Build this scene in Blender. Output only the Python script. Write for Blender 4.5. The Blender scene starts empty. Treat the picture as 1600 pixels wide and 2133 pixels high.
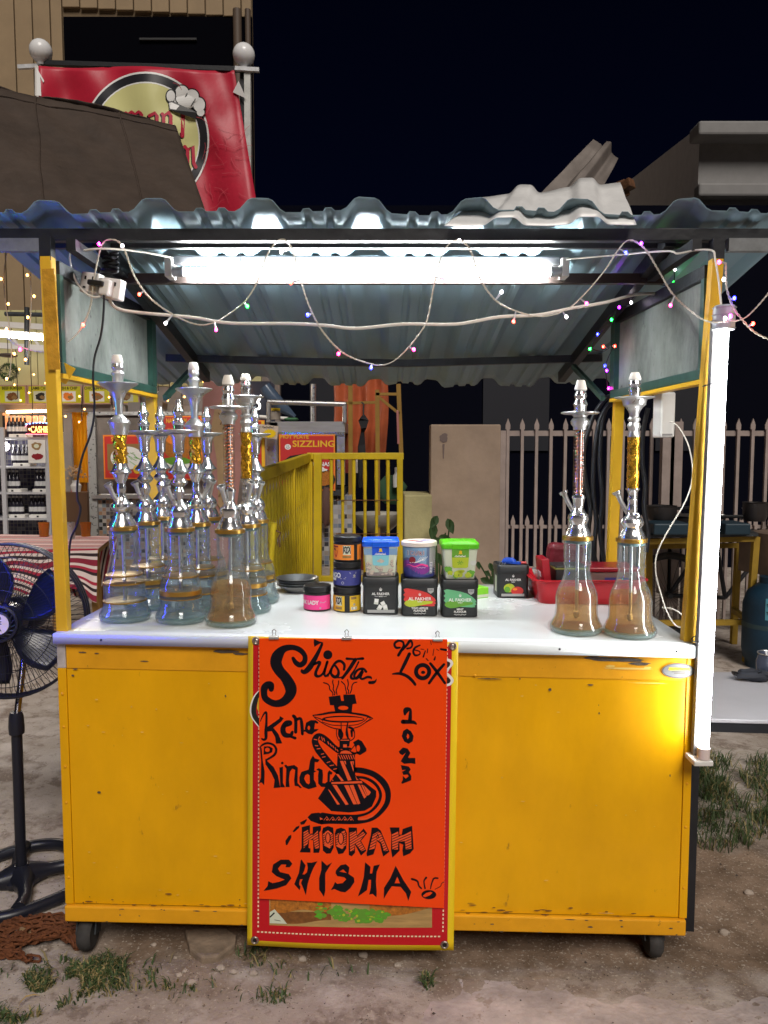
import bpy, math, random
from mathutils import Vector, Matrix
from mathutils.geometry import tessellate_polygon
random.seed(11)
R = math.radians
S = bpy.context.scene
COL = S.collection
PITCH = R(4.5)
CAM_Z = 1.39

# ---------------------------------------------------------------- camera, sky, sun, exposure
cd = bpy.data.cameras.new('camera'); cam = bpy.data.objects.new('camera', cd); COL.objects.link(cam)
cam.location = (0, 0, CAM_Z); cam.rotation_euler = (R(90) - PITCH, 0, 0)
cd.sensor_fit = 'HORIZONTAL'; cd.sensor_width = 36; cd.lens = 36; cd.clip_start = 0.05; cd.clip_end = 400
S.camera = cam
SUN_EL, SUN_AZ = 44, 14          # degrees above the ground, degrees to the right behind the viewer
w = bpy.data.worlds.new('World'); S.world = w; w.use_nodes = True
nt = w.node_tree; bg = nt.nodes['Background']
sky = nt.nodes.new('ShaderNodeTexSky'); sky.sky_type = 'NISHITA'; sky.sun_disc = False
sky.sun_elevation = R(SUN_EL); sky.sun_rotation = R(180 - SUN_AZ)
tint = nt.nodes.new('ShaderNodeMix'); tint.data_type = 'RGBA'; tint.blend_type = 'MULTIPLY'; tint.inputs[0].default_value = 1
tint.inputs[7].default_value = (0.30, 0.34, 1.0, 1)          # a deep night blue over the whole sky
nt.links.new(sky.outputs[0], tint.inputs[6]); nt.links.new(tint.outputs[2], bg.inputs[0]); bg.inputs[1].default_value = 0.0011
sl = bpy.data.lights.new('sun', 'SUN'); sun = bpy.data.objects.new('sun', sl); COL.objects.link(sun)
sl.energy = 2.35; sl.angle = R(24); sl.color = (1.0, 0.93, 0.86)
sd = Vector((-math.sin(R(SUN_AZ)) * math.cos(R(SUN_EL)), math.cos(R(SUN_AZ)) * math.cos(R(SUN_EL)), -math.sin(R(SUN_EL))))
sun.rotation_euler = sd.to_track_quat('-Z', 'Y').to_euler()
S.view_settings.view_transform = 'Standard'; S.view_settings.look = 'None'
S.view_settings.exposure = 0.12; S.view_settings.gamma = 1.0
S.cycles.max_bounces = 14; S.cycles.transparent_max_bounces = 40; S.cycles.transmission_bounces = 12
S.cycles.glossy_bounces = 5; S.cycles.diffuse_bounces = 4; S.cycles.sample_clamp_indirect = 4.0
S.cycles.caustics_reflective = False; S.cycles.caustics_refractive = False

# ---------------------------------------------------------------- helpers
CT, ST = math.cos(PITCH), math.sin(PITCH)
def ray(px, py):
    x = (px - 800) / 1600; y = -(py - 1066.5) / 1600
    return Vector((x, CT + y * ST, -ST + y * CT))
def P(px, py, Y):                       # the place seen at that pixel, Y metres ahead
    d = ray(px, py); return Vector((0, 0, CAM_Z)) + d * (Y / d.y)
def G(px, py, z=0.0):                   # the place seen at that pixel at height z
    d = ray(px, py); return Vector((0, 0, CAM_Z)) + d * ((z - CAM_Z) / d.z)

def tag(o, label=None, cat=None, group=None, kind=None):
    if label: o['label'] = label
    if cat: o['category'] = cat
    if group: o['group'] = group
    if kind: o['kind'] = kind
    return o
def thing(name, label, cat, loc=(0, 0, 0), group=None):
    o = bpy.data.objects.new(name, None); COL.objects.link(o); o.location = loc; o.empty_display_size = 0.05
    return tag(o, label, cat, group)

class MB:
    def __init__(s, xf=None): s.v = []; s.f = []; s.mi = []; s.m = 0; s.xf = xf
    def add(s, vs, fs):
        b = len(s.v)
        s.v += [tuple(s.xf(*v)) if s.xf else tuple(v) for v in vs]
        for f in fs: s.f.append([b + i for i in f]); s.mi.append(s.m)
        return s
    def box(s, c, d, rot=None):
        x, y, z = d[0] / 2, d[1] / 2, d[2] / 2
        vs = [Vector(p) for p in ((-x, -y, -z), (x, -y, -z), (x, y, -z), (-x, y, -z), (-x, -y, z), (x, -y, z), (x, y, z), (-x, y, z))]
        if rot is not None: vs = [rot @ p for p in vs]
        c = Vector(c)
        return s.add([c + p for p in vs], BOXF)
    def span(s, a, b): return s.box([(a[i] + b[i]) / 2 for i in range(3)], [abs(b[i] - a[i]) for i in range(3)])
    def beam(s, a, b, wd, ht, up=(0, 0, 1)):
        a, b = Vector(a), Vector(b); d = (b - a).normalized(); u = Vector(up)
        r = d.cross(u).normalized() * (wd / 2); u = r.cross(d).normalized() * (ht / 2)
        vs = [a - r - u, a + r - u, b + r - u, b - r - u, a - r + u, a + r + u, b + r + u, b - r + u]
        return s.add(vs, BOXF)
    def tube(s, pts, r, n=8, caps=True, closed=False):
        pts = [Vector(p) for p in pts]; m = len(pts)
        rs = r if isinstance(r, (list, tuple)) else [r] * m
        vs = []; fs = []; nrm = None
        for i, p in enumerate(pts):
            if closed: t = pts[(i + 1) % m] - pts[i - 1]
            else: t = pts[min(i + 1, m - 1)] - pts[max(i - 1, 0)]
            t = t.normalized() if t.length > 1e-9 else Vector((0, 0, 1))
            if nrm is None:
                nrm = t.cross(Vector((0.31, 0.2, 0.93)))
                if nrm.length < 1e-3: nrm = t.cross(Vector((1, 0, 0)))
            nrm = (nrm - t * nrm.dot(t)).normalized(); bn = t.cross(nrm)
            for k in range(n):
                a = 2 * math.pi * k / n
                vs.append(p + (nrm * math.cos(a) + bn * math.sin(a)) * rs[i])
        for i in range(m if closed else m - 1):
            j = (i + 1) % m
            for k in range(n):
                k2 = (k + 1) % n; fs.append([i * n + k, i * n + k2, j * n + k2, j * n + k])
        if caps and not closed:
            fs.append(list(range(n - 1, -1, -1))); fs.append([(m - 1) * n + k for k in range(n)])
        return s.add(vs, fs)
    def lathe(s, prof, n=24, c=(0, 0, 0), ax=None):
        vs = []; fs = []; m = len(prof)
        for r, z in prof:
            for k in range(n):
                a = 2 * math.pi * k / n; p = Vector((r * math.cos(a), r * math.sin(a), z))
                if ax is not None: p = ax @ p
                vs.append(p + Vector(c))
        for i in range(m - 1):
            for k in range(n):
                k2 = (k + 1) % n; fs.append([i * n + k, i * n + k2, (i + 1) * n + k2, (i + 1) * n + k])
        if prof[0][0] > 1e-6: fs.append(list(range(n - 1, -1, -1)))
        if prof[-1][0] > 1e-6: fs.append([(m - 1) * n + k for k in range(n)])
        return s.add(vs, fs)
    def ball(s, c, r, n=12, sc=(1, 1, 1)):
        m = max(6, n // 2)
        pr = [(math.sin(math.pi * i / m), -math.cos(math.pi * i / m)) for i in range(m + 1)]
        b = len(s.v); x = s.xf; s.xf = None
        s.lathe([(q[0] * r, q[1] * r) for q in pr], n)
        s.xf = x
        for i in range(b, len(s.v)):
            p = (s.v[i][0] * sc[0] + c[0], s.v[i][1] * sc[1] + c[1], s.v[i][2] * sc[2] + c[2]); s.v[i] = tuple(x(*p)) if x else p
        return s
    def poly(s, outl, fm, holes=()):       # flat shape; fm maps 2-D to 3-D
        loops = [[Vector((p[0], p[1], 0)) for p in outl]] + [[Vector((p[0], p[1], 0)) for p in h] for h in holes]
        flat = [p for l in loops for p in l]
        return s.add([fm(p.x, p.y) for p in flat], [list(t) for t in tessellate_polygon(loops)])
    def stroke(s, pts, fm, smooth=True, closed=False):   # pen stroke (x, y, width)
        if smooth and len(pts) > 2: pts = catmull(pts, 5, closed)
        n = len(pts); L = []; Rr = []
        for i, p in enumerate(pts):
            a = pts[max(i - 1, 0)]; b = pts[min(i + 1, n - 1)]
            if closed: a, b = pts[i - 1], pts[(i + 1) % n]
            dx, dy = b[0] - a[0], b[1] - a[1]; l = math.hypot(dx, dy) or 1
            h = p[2] / 2; L.append((p[0] - dy / l * h, p[1] + dx / l * h)); Rr.append((p[0] + dy / l * h, p[1] - dx / l * h))
        vs = L + Rr; fs = [[i, i + 1, n + i + 1, n + i] for i in range(n - 1)]
        if closed: fs.append([n - 1, 0, n, 2 * n - 1])
        s.add([fm(*v) for v in vs], fs)
        if not closed:
            for p in (pts[0], pts[-1]):
                h = p[2] / 2; k = [(p[0] + h * math.cos(a * math.pi / 4), p[1] + h * math.sin(a * math.pi / 4)) for a in range(8)]
                s.add([fm(*q) for q in k], [list(range(8))])
        return s
    def grid(s, nu, nv, fm):
        vs = [fm(i / nu, j / nv) for j in range(nv + 1) for i in range(nu + 1)]
        return s.add(vs, [[j * (nu + 1) + i, j * (nu + 1) + i + 1, (j + 1) * (nu + 1) + i + 1, (j + 1) * (nu + 1) + i] for j in range(nv) for i in range(nu)])
    def text(s, txt, fm, size, x=0, y=0, align='CENTER', bold=0.0, sx=1.0, shear=0.0):
        key = (txt, align, bold, shear)
        if key not in TEXTS:
            cu = bpy.data.curves.new('t', 'FONT'); cu.body = txt; cu.align_x = align; cu.align_y = 'CENTER'; cu.size = 1
            cu.offset = bold; cu.shear = shear; cu.resolution_u = 3
            o = bpy.data.objects.new('t', cu); COL.objects.link(o)
            dg = bpy.context.evaluated_depsgraph_get(); me = bpy.data.meshes.new_from_object(o.evaluated_get(dg))
            TEXTS[key] = ([tuple(v.co) for v in me.vertices], [list(p.vertices) for p in me.polygons])
            bpy.data.objects.remove(o); bpy.data.meshes.remove(me); bpy.data.curves.remove(cu)
        v, f = TEXTS[key]
        return s.add([fm(x + p[0] * size * sx, y + p[1] * size) for p in v], f)
    def build(s, name, mats, parent=None, smooth=0, bevel=0, solid=0, kind=None):
        me = bpy.data.meshes.new(name); me.from_pydata(s.v, [], s.f)
        for mm in (mats if isinstance(mats, (list, tuple)) else [mats]): me.materials.append(mm)
        me.polygons.foreach_set('material_index', s.mi)
        if smooth:
            me.polygons.foreach_set('use_smooth', [True] * len(me.polygons)); me.set_sharp_from_angle(angle=R(smooth))
        me.update()
        o = bpy.data.objects.new(name, me); COL.objects.link(o)
        if parent is not None: adopt(o, parent)
        if solid: md = o.modifiers.new('thick', 'SOLIDIFY'); md.thickness = solid; md.offset = 0
        if bevel: md = o.modifiers.new('bevel', 'BEVEL'); md.width = bevel; md.segments = 2; md.limit_method = 'ANGLE'
        if kind: o['kind'] = kind
        return o
BOXF = [[0, 3, 2, 1], [4, 5, 6, 7], [0, 1, 5, 4], [1, 2, 6, 5], [2, 3, 7, 6], [3, 0, 4, 7]]
TEXTS = {}
def adopt(o, parent):                     # meshes are written in place, so a child undoes its thing's offset
    o.parent = parent
    o.matrix_parent_inverse = Matrix.Translation(-Vector(parent.location)) if parent.type == 'EMPTY' else Matrix.Identity(4)
def catmull(pts, k=6, closed=False):
    out = []; n = len(pts); m = len(pts[0])
    for i in range(n if closed else n - 1):
        if closed: a, b, c, d = pts[i - 1], pts[i], pts[(i + 1) % n], pts[(i + 2) % n]
        else: a, b, c, d = pts[max(i - 1, 0)], pts[i], pts[i + 1], pts[min(i + 2, n - 1)]
        for j in range(k):
            t = j / k; t2 = t * t; t3 = t2 * t
            out.append(tuple(0.5 * (2 * b[q] + (c[q] - a[q]) * t + (2 * a[q] - 5 * b[q] + 4 * c[q] - d[q]) * t2 + (3 * b[q] - a[q] - 3 * c[q] + d[q]) * t3) for q in range(m)))
    if not closed: out.append(tuple(pts[-1]))
    return out
def copy_tree(o, parent=None):
    c = o.copy(); COL.objects.link(c)
    if parent is not None: c.parent = parent; c.matrix_parent_inverse = o.matrix_parent_inverse.copy()
    for ch in list(o.children): copy_tree(ch, c)
    return c
def plane(o, ux, uy):                    # 2-D to 3-D map on a plane
    o, ux, uy = Vector(o), Vector(ux), Vector(uy)
    return lambda x, y, d=0: o + ux * x + uy * y
def circle(cx, cy, rx, ry=None, n=24):
    ry = rx if ry is None else ry
    return [(cx + rx * math.cos(2 * math.pi * i / n), cy + ry * math.sin(2 * math.pi * i / n)) for i in range(n)]

# ---------------------------------------------------------------- materials
def M(name, col, rough=0.5, metal=0.0, var=0.0, scale=6.0, bump=0.0, bscale=60.0, emit=None, es=0.0, trans=0.0, ior=1.45, alpha=1.0, spot=None, spots=0.0, sscale=20.0, coat=0.0, rvar=0.0, stretch=None, spec=0.5):
    m = bpy.data.materials.new(name); m.use_nodes = True; t = m.node_tree; b = t.nodes['Principled BSDF']
    N = t.nodes.new; Lk = t.links.new
    b.inputs['Base Color'].default_value = (*col, 1); b.inputs['Roughness'].default_value = rough; b.inputs['Metallic'].default_value = metal
    b.inputs['IOR'].default_value = ior; b.inputs['Transmission Weight'].default_value = trans; b.inputs['Alpha'].default_value = alpha
    b.inputs['Coat Weight'].default_value = coat; b.inputs['Specular IOR Level'].default_value = spec
    if emit: b.inputs['Emission Color'].default_value = (*emit, 1); b.inputs['Emission Strength'].default_value = es
    if var or bump or spots or rvar:
        tc = N('ShaderNodeTexCoord'); src = tc.outputs['Object']
        if stretch:
            mp = N('ShaderNodeMapping'); mp.inputs['Scale'].default_value = stretch; Lk(src, mp.inputs[0]); src = mp.outputs[0]
    col_out = None
    if var:
        n1 = N('ShaderNodeTexNoise'); n1.inputs['Scale'].default_value = scale; n1.inputs['Detail'].default_value = 7; n1.inputs['Roughness'].default_value = 0.65
        Lk(src, n1.inputs['Vector'])
        rp = N('ShaderNodeMapRange'); rp.inputs[1].default_value = 0.3; rp.inputs[2].default_value = 0.72; rp.inputs[3].default_value = 1 - var; rp.inputs[4].default_value = 1 + var * 0.6
        Lk(n1.outputs['Fac'], rp.inputs[0])
        mx = N('ShaderNodeMix'); mx.data_type = 'RGBA'; mx.blend_type = 'MULTIPLY'; mx.inputs[0].default_value = 1
        mx.inputs[6].default_value = (*col, 1); Lk(rp.outputs[0], mx.inputs[7]); col_out = mx.outputs[2]
    if spots:
        n2 = N('ShaderNodeTexNoise'); n2.inputs['Scale'].default_value = sscale; n2.inputs['Detail'].default_value = 9; n2.inputs['Roughness'].default_value = 0.7
        Lk(src, n2.inputs['Vector'])
        r2 = N('ShaderNodeMapRange'); r2.inputs[1].default_value = 0.5 + (1 - spots) * 0.22; r2.inputs[2].default_value = r2.inputs[1].default_value + 0.05
        Lk(n2.outputs['Fac'], r2.inputs[0])
        m2 = N('ShaderNodeMix'); m2.data_type = 'RGBA'; Lk(r2.outputs[0], m2.inputs[0])
        m2.inputs[6].default_value = (*col, 1); m2.inputs[7].default_value = (*spot, 1)
        if col_out: Lk(col_out, m2.inputs[6])
        col_out = m2.outputs[2]
    if col_out: Lk(col_out, b.inputs['Base Color'])
    if rvar:
        n4 = N('ShaderNodeTexNoise'); n4.inputs['Scale'].default_value = scale * 1.7; n4.inputs['Detail'].default_value = 5; Lk(src, n4.inputs['Vector'])
        r4 = N('ShaderNodeMapRange'); r4.inputs[1].default_value = 0.3; r4.inputs[2].default_value = 0.7; r4.inputs[3].default_value = max(0.02, rough - rvar); r4.inputs[4].default_value = min(1, rough + rvar)
        Lk(n4.outputs['Fac'], r4.inputs[0]); Lk(r4.outputs[0], b.inputs['Roughness'])
    if bump:
        n3 = N('ShaderNodeTexNoise'); n3.inputs['Scale'].default_value = bscale; n3.inputs['Detail'].default_value = 6; Lk(src, n3.inputs['Vector'])
        bp = N('ShaderNodeBump'); bp.inputs['Strength'].default_value = bump; bp.inputs['Distance'].default_value = 0.01; Lk(n3.outputs['Fac'], bp.inputs['Height']); Lk(bp.outputs[0], b.inputs['Normal'])
    return m
def glow(name, col, es): return M(name, (0.8, 0.8, 0.8), 0.4, emit=col, es=es)
def thin_glass(name, tint, gloss=1.35, rough=0.02):
    m = bpy.data.materials.new(name); m.use_nodes = True; t = m.node_tree; t.nodes.clear()
    o = t.nodes.new('ShaderNodeOutputMaterial'); mx = t.nodes.new('ShaderNodeMixShader'); tr = t.nodes.new('ShaderNodeBsdfTransparent'); gl = t.nodes.new('ShaderNodeBsdfGlossy')
    lw = t.nodes.new('ShaderNodeLayerWeight'); lw.inputs[0].default_value = 0.5
    pw = t.nodes.new('ShaderNodeMath'); pw.operation = 'POWER'; pw.inputs[1].default_value = 3.2; t.links.new(lw.outputs['Facing'], pw.inputs[0])
    ma = t.nodes.new('ShaderNodeMath'); ma.operation = 'MULTIPLY_ADD'; ma.inputs[1].default_value = 0.62; ma.inputs[2].default_value = 0.045; t.links.new(pw.outputs[0], ma.inputs[0])
    tr.inputs[0].default_value = (*tint, 1); gl.inputs['Roughness'].default_value = rough
    t.links.new(ma.outputs[0], mx.inputs[0]); t.links.new(tr.outputs[0], mx.inputs[1]); t.links.new(gl.outputs[0], mx.inputs[2]); t.links.new(mx.outputs[0], o.inputs[0])
    return m
def hazy_glass(name, tint, haze, hcol, edge=0.62, base=0.05, power=3.2, rough=0.03):
    m = thin_glass(name, tint, 1.4, rough); t = m.node_tree; o = [n for n in t.nodes if n.type == 'OUTPUT_MATERIAL'][0]; mx = [n for n in t.nodes if n.type == 'MIX_SHADER'][0]
    for n in t.nodes:
        if n.type == 'MATH' and n.operation == 'MULTIPLY_ADD': n.inputs[1].default_value = edge; n.inputs[2].default_value = base
        if n.type == 'MATH' and n.operation == 'POWER': n.inputs[1].default_value = power
    df = t.nodes.new('ShaderNodeBsdfDiffuse'); tl = t.nodes.new('ShaderNodeBsdfTranslucent'); m2 = t.nodes.new('ShaderNodeMixShader'); m3 = t.nodes.new('ShaderNodeMixShader')
    df.inputs[0].default_value = (*hcol, 1); tl.inputs[0].default_value = (*hcol, 1); t.links.new(df.outputs[0], m2.inputs[1]); t.links.new(tl.outputs[0], m2.inputs[2])
    tc = t.nodes.new('ShaderNodeTexCoord'); nn = t.nodes.new('ShaderNodeTexNoise'); nn.inputs['Scale'].default_value = 45; nn.inputs['Detail'].default_value = 6; t.links.new(tc.outputs['Object'], nn.inputs['Vector'])
    mr = t.nodes.new('ShaderNodeMapRange'); mr.inputs[1].default_value = 0.3; mr.inputs[2].default_value = 0.7; mr.inputs[3].default_value = haze * 0.8; mr.inputs[4].default_value = min(1, haze * 1.2); t.links.new(nn.outputs['Fac'], mr.inputs[0])
    t.links.new(mr.outputs[0], m3.inputs[0]); t.links.new(mx.outputs[0], m3.inputs[1]); t.links.new(m2.outputs[0], m3.inputs[2]); t.links.new(m3.outputs[0], o.inputs[0])
    return m
def mosaic(name, scale, cols):
    m = bpy.data.materials.new(name); m.use_nodes = True; t = m.node_tree; b = t.nodes['Principled BSDF']; N = t.nodes.new; Lk = t.links.new
    tc = N('ShaderNodeTexCoord'); vm = N('ShaderNodeVectorMath'); vm.operation = 'MULTIPLY'; vm.inputs[1].default_value = (scale, 0, scale); Lk(tc.outputs['Object'], vm.inputs[0])
    fl = N('ShaderNodeVectorMath'); fl.operation = 'FLOOR'; Lk(vm.outputs[0], fl.inputs[0])
    fr = N('ShaderNodeVectorMath'); fr.operation = 'FRACTION'; Lk(vm.outputs[0], fr.inputs[0])
    wn = N('ShaderNodeTexWhiteNoise'); wn.noise_dimensions = '3D'; Lk(fl.outputs[0], wn.inputs['Vector'])
    cr = N('ShaderNodeValToRGB'); cr.color_ramp.interpolation = 'CONSTANT'; e = cr.color_ramp.elements
    while len(e) < len(cols): e.new(0.5)
    for i, c in enumerate(cols): e[i].position = i / len(cols); e[i].color = (*c, 1)
    Lk(wn.outputs['Value'], cr.inputs[0])
    sp = N('ShaderNodeSeparateXYZ'); Lk(fr.outputs[0], sp.inputs[0])
    g = []
    for ch in ('X', 'Z'):
        gt = N('ShaderNodeMath'); gt.operation = 'GREATER_THAN'; gt.inputs[1].default_value = 0.1; Lk(sp.outputs[ch], gt.inputs[0]); g.append(gt)
    mu = N('ShaderNodeMath'); mu.operation = 'MULTIPLY'; Lk(g[0].outputs[0], mu.inputs[0]); Lk(g[1].outputs[0], mu.inputs[1])
    mx = N('ShaderNodeMix'); mx.data_type = 'RGBA'; mx.inputs[6].default_value = (0.35, 0.33, 0.3, 1); Lk(mu.outputs[0], mx.inputs[0]); Lk(cr.outputs[0], mx.inputs[7]); Lk(mx.outputs[2], b.inputs['Base Color'])
    b.inputs['Roughness'].default_value = 0.25
    return m

YEL = (0.80, 0.395, 0.001)
m_yel = M('yellow_paint', YEL, 0.45, var=0.17, scale=2.6, bump=0.3, bscale=9, spot=(0.46, 0.22, 0.01), spots=0.34, sscale=22, rvar=0.16, spec=0.3, stretch=(1, 1, 0.45))
m_yel_worn = M('yellow_paint_worn', (0.78, 0.36, 0.01), 0.5, var=0.16, scale=6, bump=0.14, bscale=25, spot=(0.13, 0.07, 0.02), spots=0.30, sscale=30, spec=0.3)
m_yel2 = M('yellow_gate_paint', (0.64, 0.46, 0.012), 0.5, var=0.25, scale=4, bump=0.1, spot=(0.06, 0.05, 0.02), spots=0.2, sscale=30)
m_post = M('yellow_post_paint', (0.74, 0.42, 0.02), 0.4, var=0.12, scale=5, spot=(0.04, 0.05, 0.03), spots=0.12, sscale=30, bump=0.08, bscale=30)
m_white = M('white_laminate', (0.62, 0.64, 0.635), 0.22, var=0.04, scale=3, spot=(0.35, 0.33, 0.3), spots=0.03, sscale=60, rvar=0.08)
m_black = M('black_metal', (0.012, 0.013, 0.016), 0.45, var=0.3, scale=20, bump=0.1)
m_dgrey = M('dark_steel', (0.05, 0.055, 0.06), 0.5, 0.3, var=0.3, scale=15, bump=0.1)
m_board = M('grey_board', (0.235, 0.25, 0.225), 0.8, var=0.55, scale=6, bump=0.2, bscale=70, spot=(0.085, 0.09, 0.08), spots=0.42, sscale=30, stretch=(1, 1, 0.55), spec=0.2)
m_green = M('dark_green_paint', (0.03, 0.085, 0.065), 0.45, var=0.25, scale=20, spot=(0.3, 0.28, 0.2), spots=0.05, sscale=60)
m_roof = M('blue_grey_roof_sheet', (0.235, 0.345, 0.40), 0.42, 0.1, var=0.22, scale=3, bump=0.06, bscale=12, spot=(0.45, 0.48, 0.47), spots=0.1, sscale=35, stretch=(1, 0.3, 1))
m_galv = M('galvanised', (0.66, 0.67, 0.68), 0.38, 0.25, var=0.25, scale=25, bump=0.12, bscale=30)
m_rusty = M('rusty_steel', (0.16, 0.07, 0.03), 0.8, 0.2, var=0.4, scale=30, bump=0.4, bscale=120)
m_rust_chain = M('chain_rust', (0.17, 0.055, 0.018), 0.85, 0.0, var=0.5, scale=60, bump=0.5, bscale=200)
m_chrome = M('chrome', (0.72, 0.72, 0.72), 0.20, 0.92, rvar=0.05, scale=30)
m_alu = M('brushed_alu', (0.62, 0.62, 0.61), 0.34, 0.88, rvar=0.1, scale=25)
m_gold = M('gold_band', (0.62, 0.36, 0.08), 0.3, 0.9)
m_goldcol = M('gold_column', (0.86, 0.46, 0.04), 0.2, 0.85, bump=0.35, bscale=50)
m_copper = M('copper', (0.85, 0.33, 0.16), 0.25, 0.9)
m_clay = M('white_clay', (0.78, 0.74, 0.66), 0.6, var=0.08)
m_glass = hazy_glass('bottle_glass', (0.93, 0.97, 0.975), 0.09, (0.70, 0.84, 0.88), 0.9, 0.06, 2.6, 0.05)  # pale haze in bottle glasses and water paints in refracted counter light
m_glass_clear = thin_glass('clear_glass', (0.96, 0.97, 0.97), 1.4)
m_glass_thick = hazy_glass('thick_glass', (0.72, 0.88, 0.86), 0.34, (0.52, 0.70, 0.69), 0.8, 0.10, 1.6)
m_water = hazy_glass('bottle_water', (0.93, 0.97, 0.985), 0.13, (0.66, 0.80, 0.88), 0.5, 0.05, 2.2)
m_amber = hazy_glass('amber_residue', (0.92, 0.68, 0.36), 0.21, (0.78, 0.42, 0.13), 0.3, 0.03, 2.5)
m_rubber = M('tyre_rubber', (0.045, 0.042, 0.04), 0.8, var=0.35, scale=30, bump=0.2)
m_plastic_w = M('white_plastic', (0.72, 0.70, 0.66), 0.4, var=0.08)
m_cable_w = M('white_cable', (0.70, 0.66, 0.58), 0.45)
m_cable_y = M('clear_cable', (0.55, 0.50, 0.40), 0.4)
m_cable_b = M('black_cable', (0.01, 0.01, 0.012), 0.4)
m_blackp = M('black_plastic', (0.013, 0.013, 0.014), 0.38, bump=0.05)
m_fanp = M('fan_black_plastic', (0.012, 0.013, 0.02), 0.35)
m_fanblade = M('fan_blue_blade', (0.008, 0.011, 0.026), 0.3, coat=0.2)
m_tube = glow('tube_light_glow', (0.93, 0.98, 1.0), 190.0)
m_tube2 = glow('vertical_tube_glow', (0.93, 0.97, 1.0), 46.0)
m_clearp = M('frosted_clear_plastic', (0.8, 0.82, 0.85), 0.3, trans=0.6, ior=1.3)
m_orange = M('orange_poster', (0.95, 0.066, 0.001), 0.34, var=0.06, scale=3, spec=0.3, bump=0.12, bscale=4)
m_red = M('red_vinyl', (0.52, 0.010, 0.016), 0.4, spec=0.3)
m_yelv = M('yellow_vinyl', (0.80, 0.55, 0.01), 0.4)
m_ink = M('black_marker_ink', (0.006, 0.004, 0.008), 0.5, spec=0.2)
m_cream = M('cream_print', (0.85, 0.68, 0.45), 0.5)
m_whitep = M('white_print', (0.82, 0.82, 0.80), 0.5)
m_blackprint = M('black_print', (0.012, 0.012, 0.012), 0.5)
m_tin = M('black_tin', (0.020, 0.021, 0.022), 0.42)
m_silver = M('silver_print', (0.45, 0.45, 0.44), 0.35, 0.3)
def flat(name, col, rough=0.45, **k): return M(name, col, rough, **k)
# ================================================================ SETTING
def gz(x, y):                            # gentle fall of the ground to the right
    return -0.012 * max(-3, min(3, x))
def ground_height(x, y):
    from mathutils import noise as nz
    z = gz(x, y)
    if 0.6 < y < 4.5 and abs(x) < 3:
        z += 0.012 * nz.noise((x * 3.1, y * 3.1, 0)) + 0.006 * nz.noise((x * 11, y * 11, 3)) + 0.003 * nz.noise((x * 37, y * 37, 5)) - 0.006
    return z
def axis(dense0, dense1, step, far0, far1):
    a = [far0]; x = far0
    while a[-1] < dense0 - 0.5: a.append(min(dense0 - 0.4, a[-1] + max(0.8, (dense0 - a[-1]) * 0.45)))
    x = dense0
    while x < dense1: a.append(x); x += step
    while a[-1] < far1: a.append(a[-1] + max(0.5, (a[-1] - dense1) * 0.5))
    return a
gx = axis(-1.7, 1.9, 0.025, -60, 60); gy = axis(1.3, 4.0, 0.025, -12, 150)
mb = MB(); mb.add([(x, y, ground_height(x, y)) for y in gy for x in gx], [[j * len(gx) + i, j * len(gx) + i + 1, (j + 1) * len(gx) + i + 1, (j + 1) * len(gx) + i] for j in range(len(gy) - 1) for i in range(len(gx) - 1)])
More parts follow.
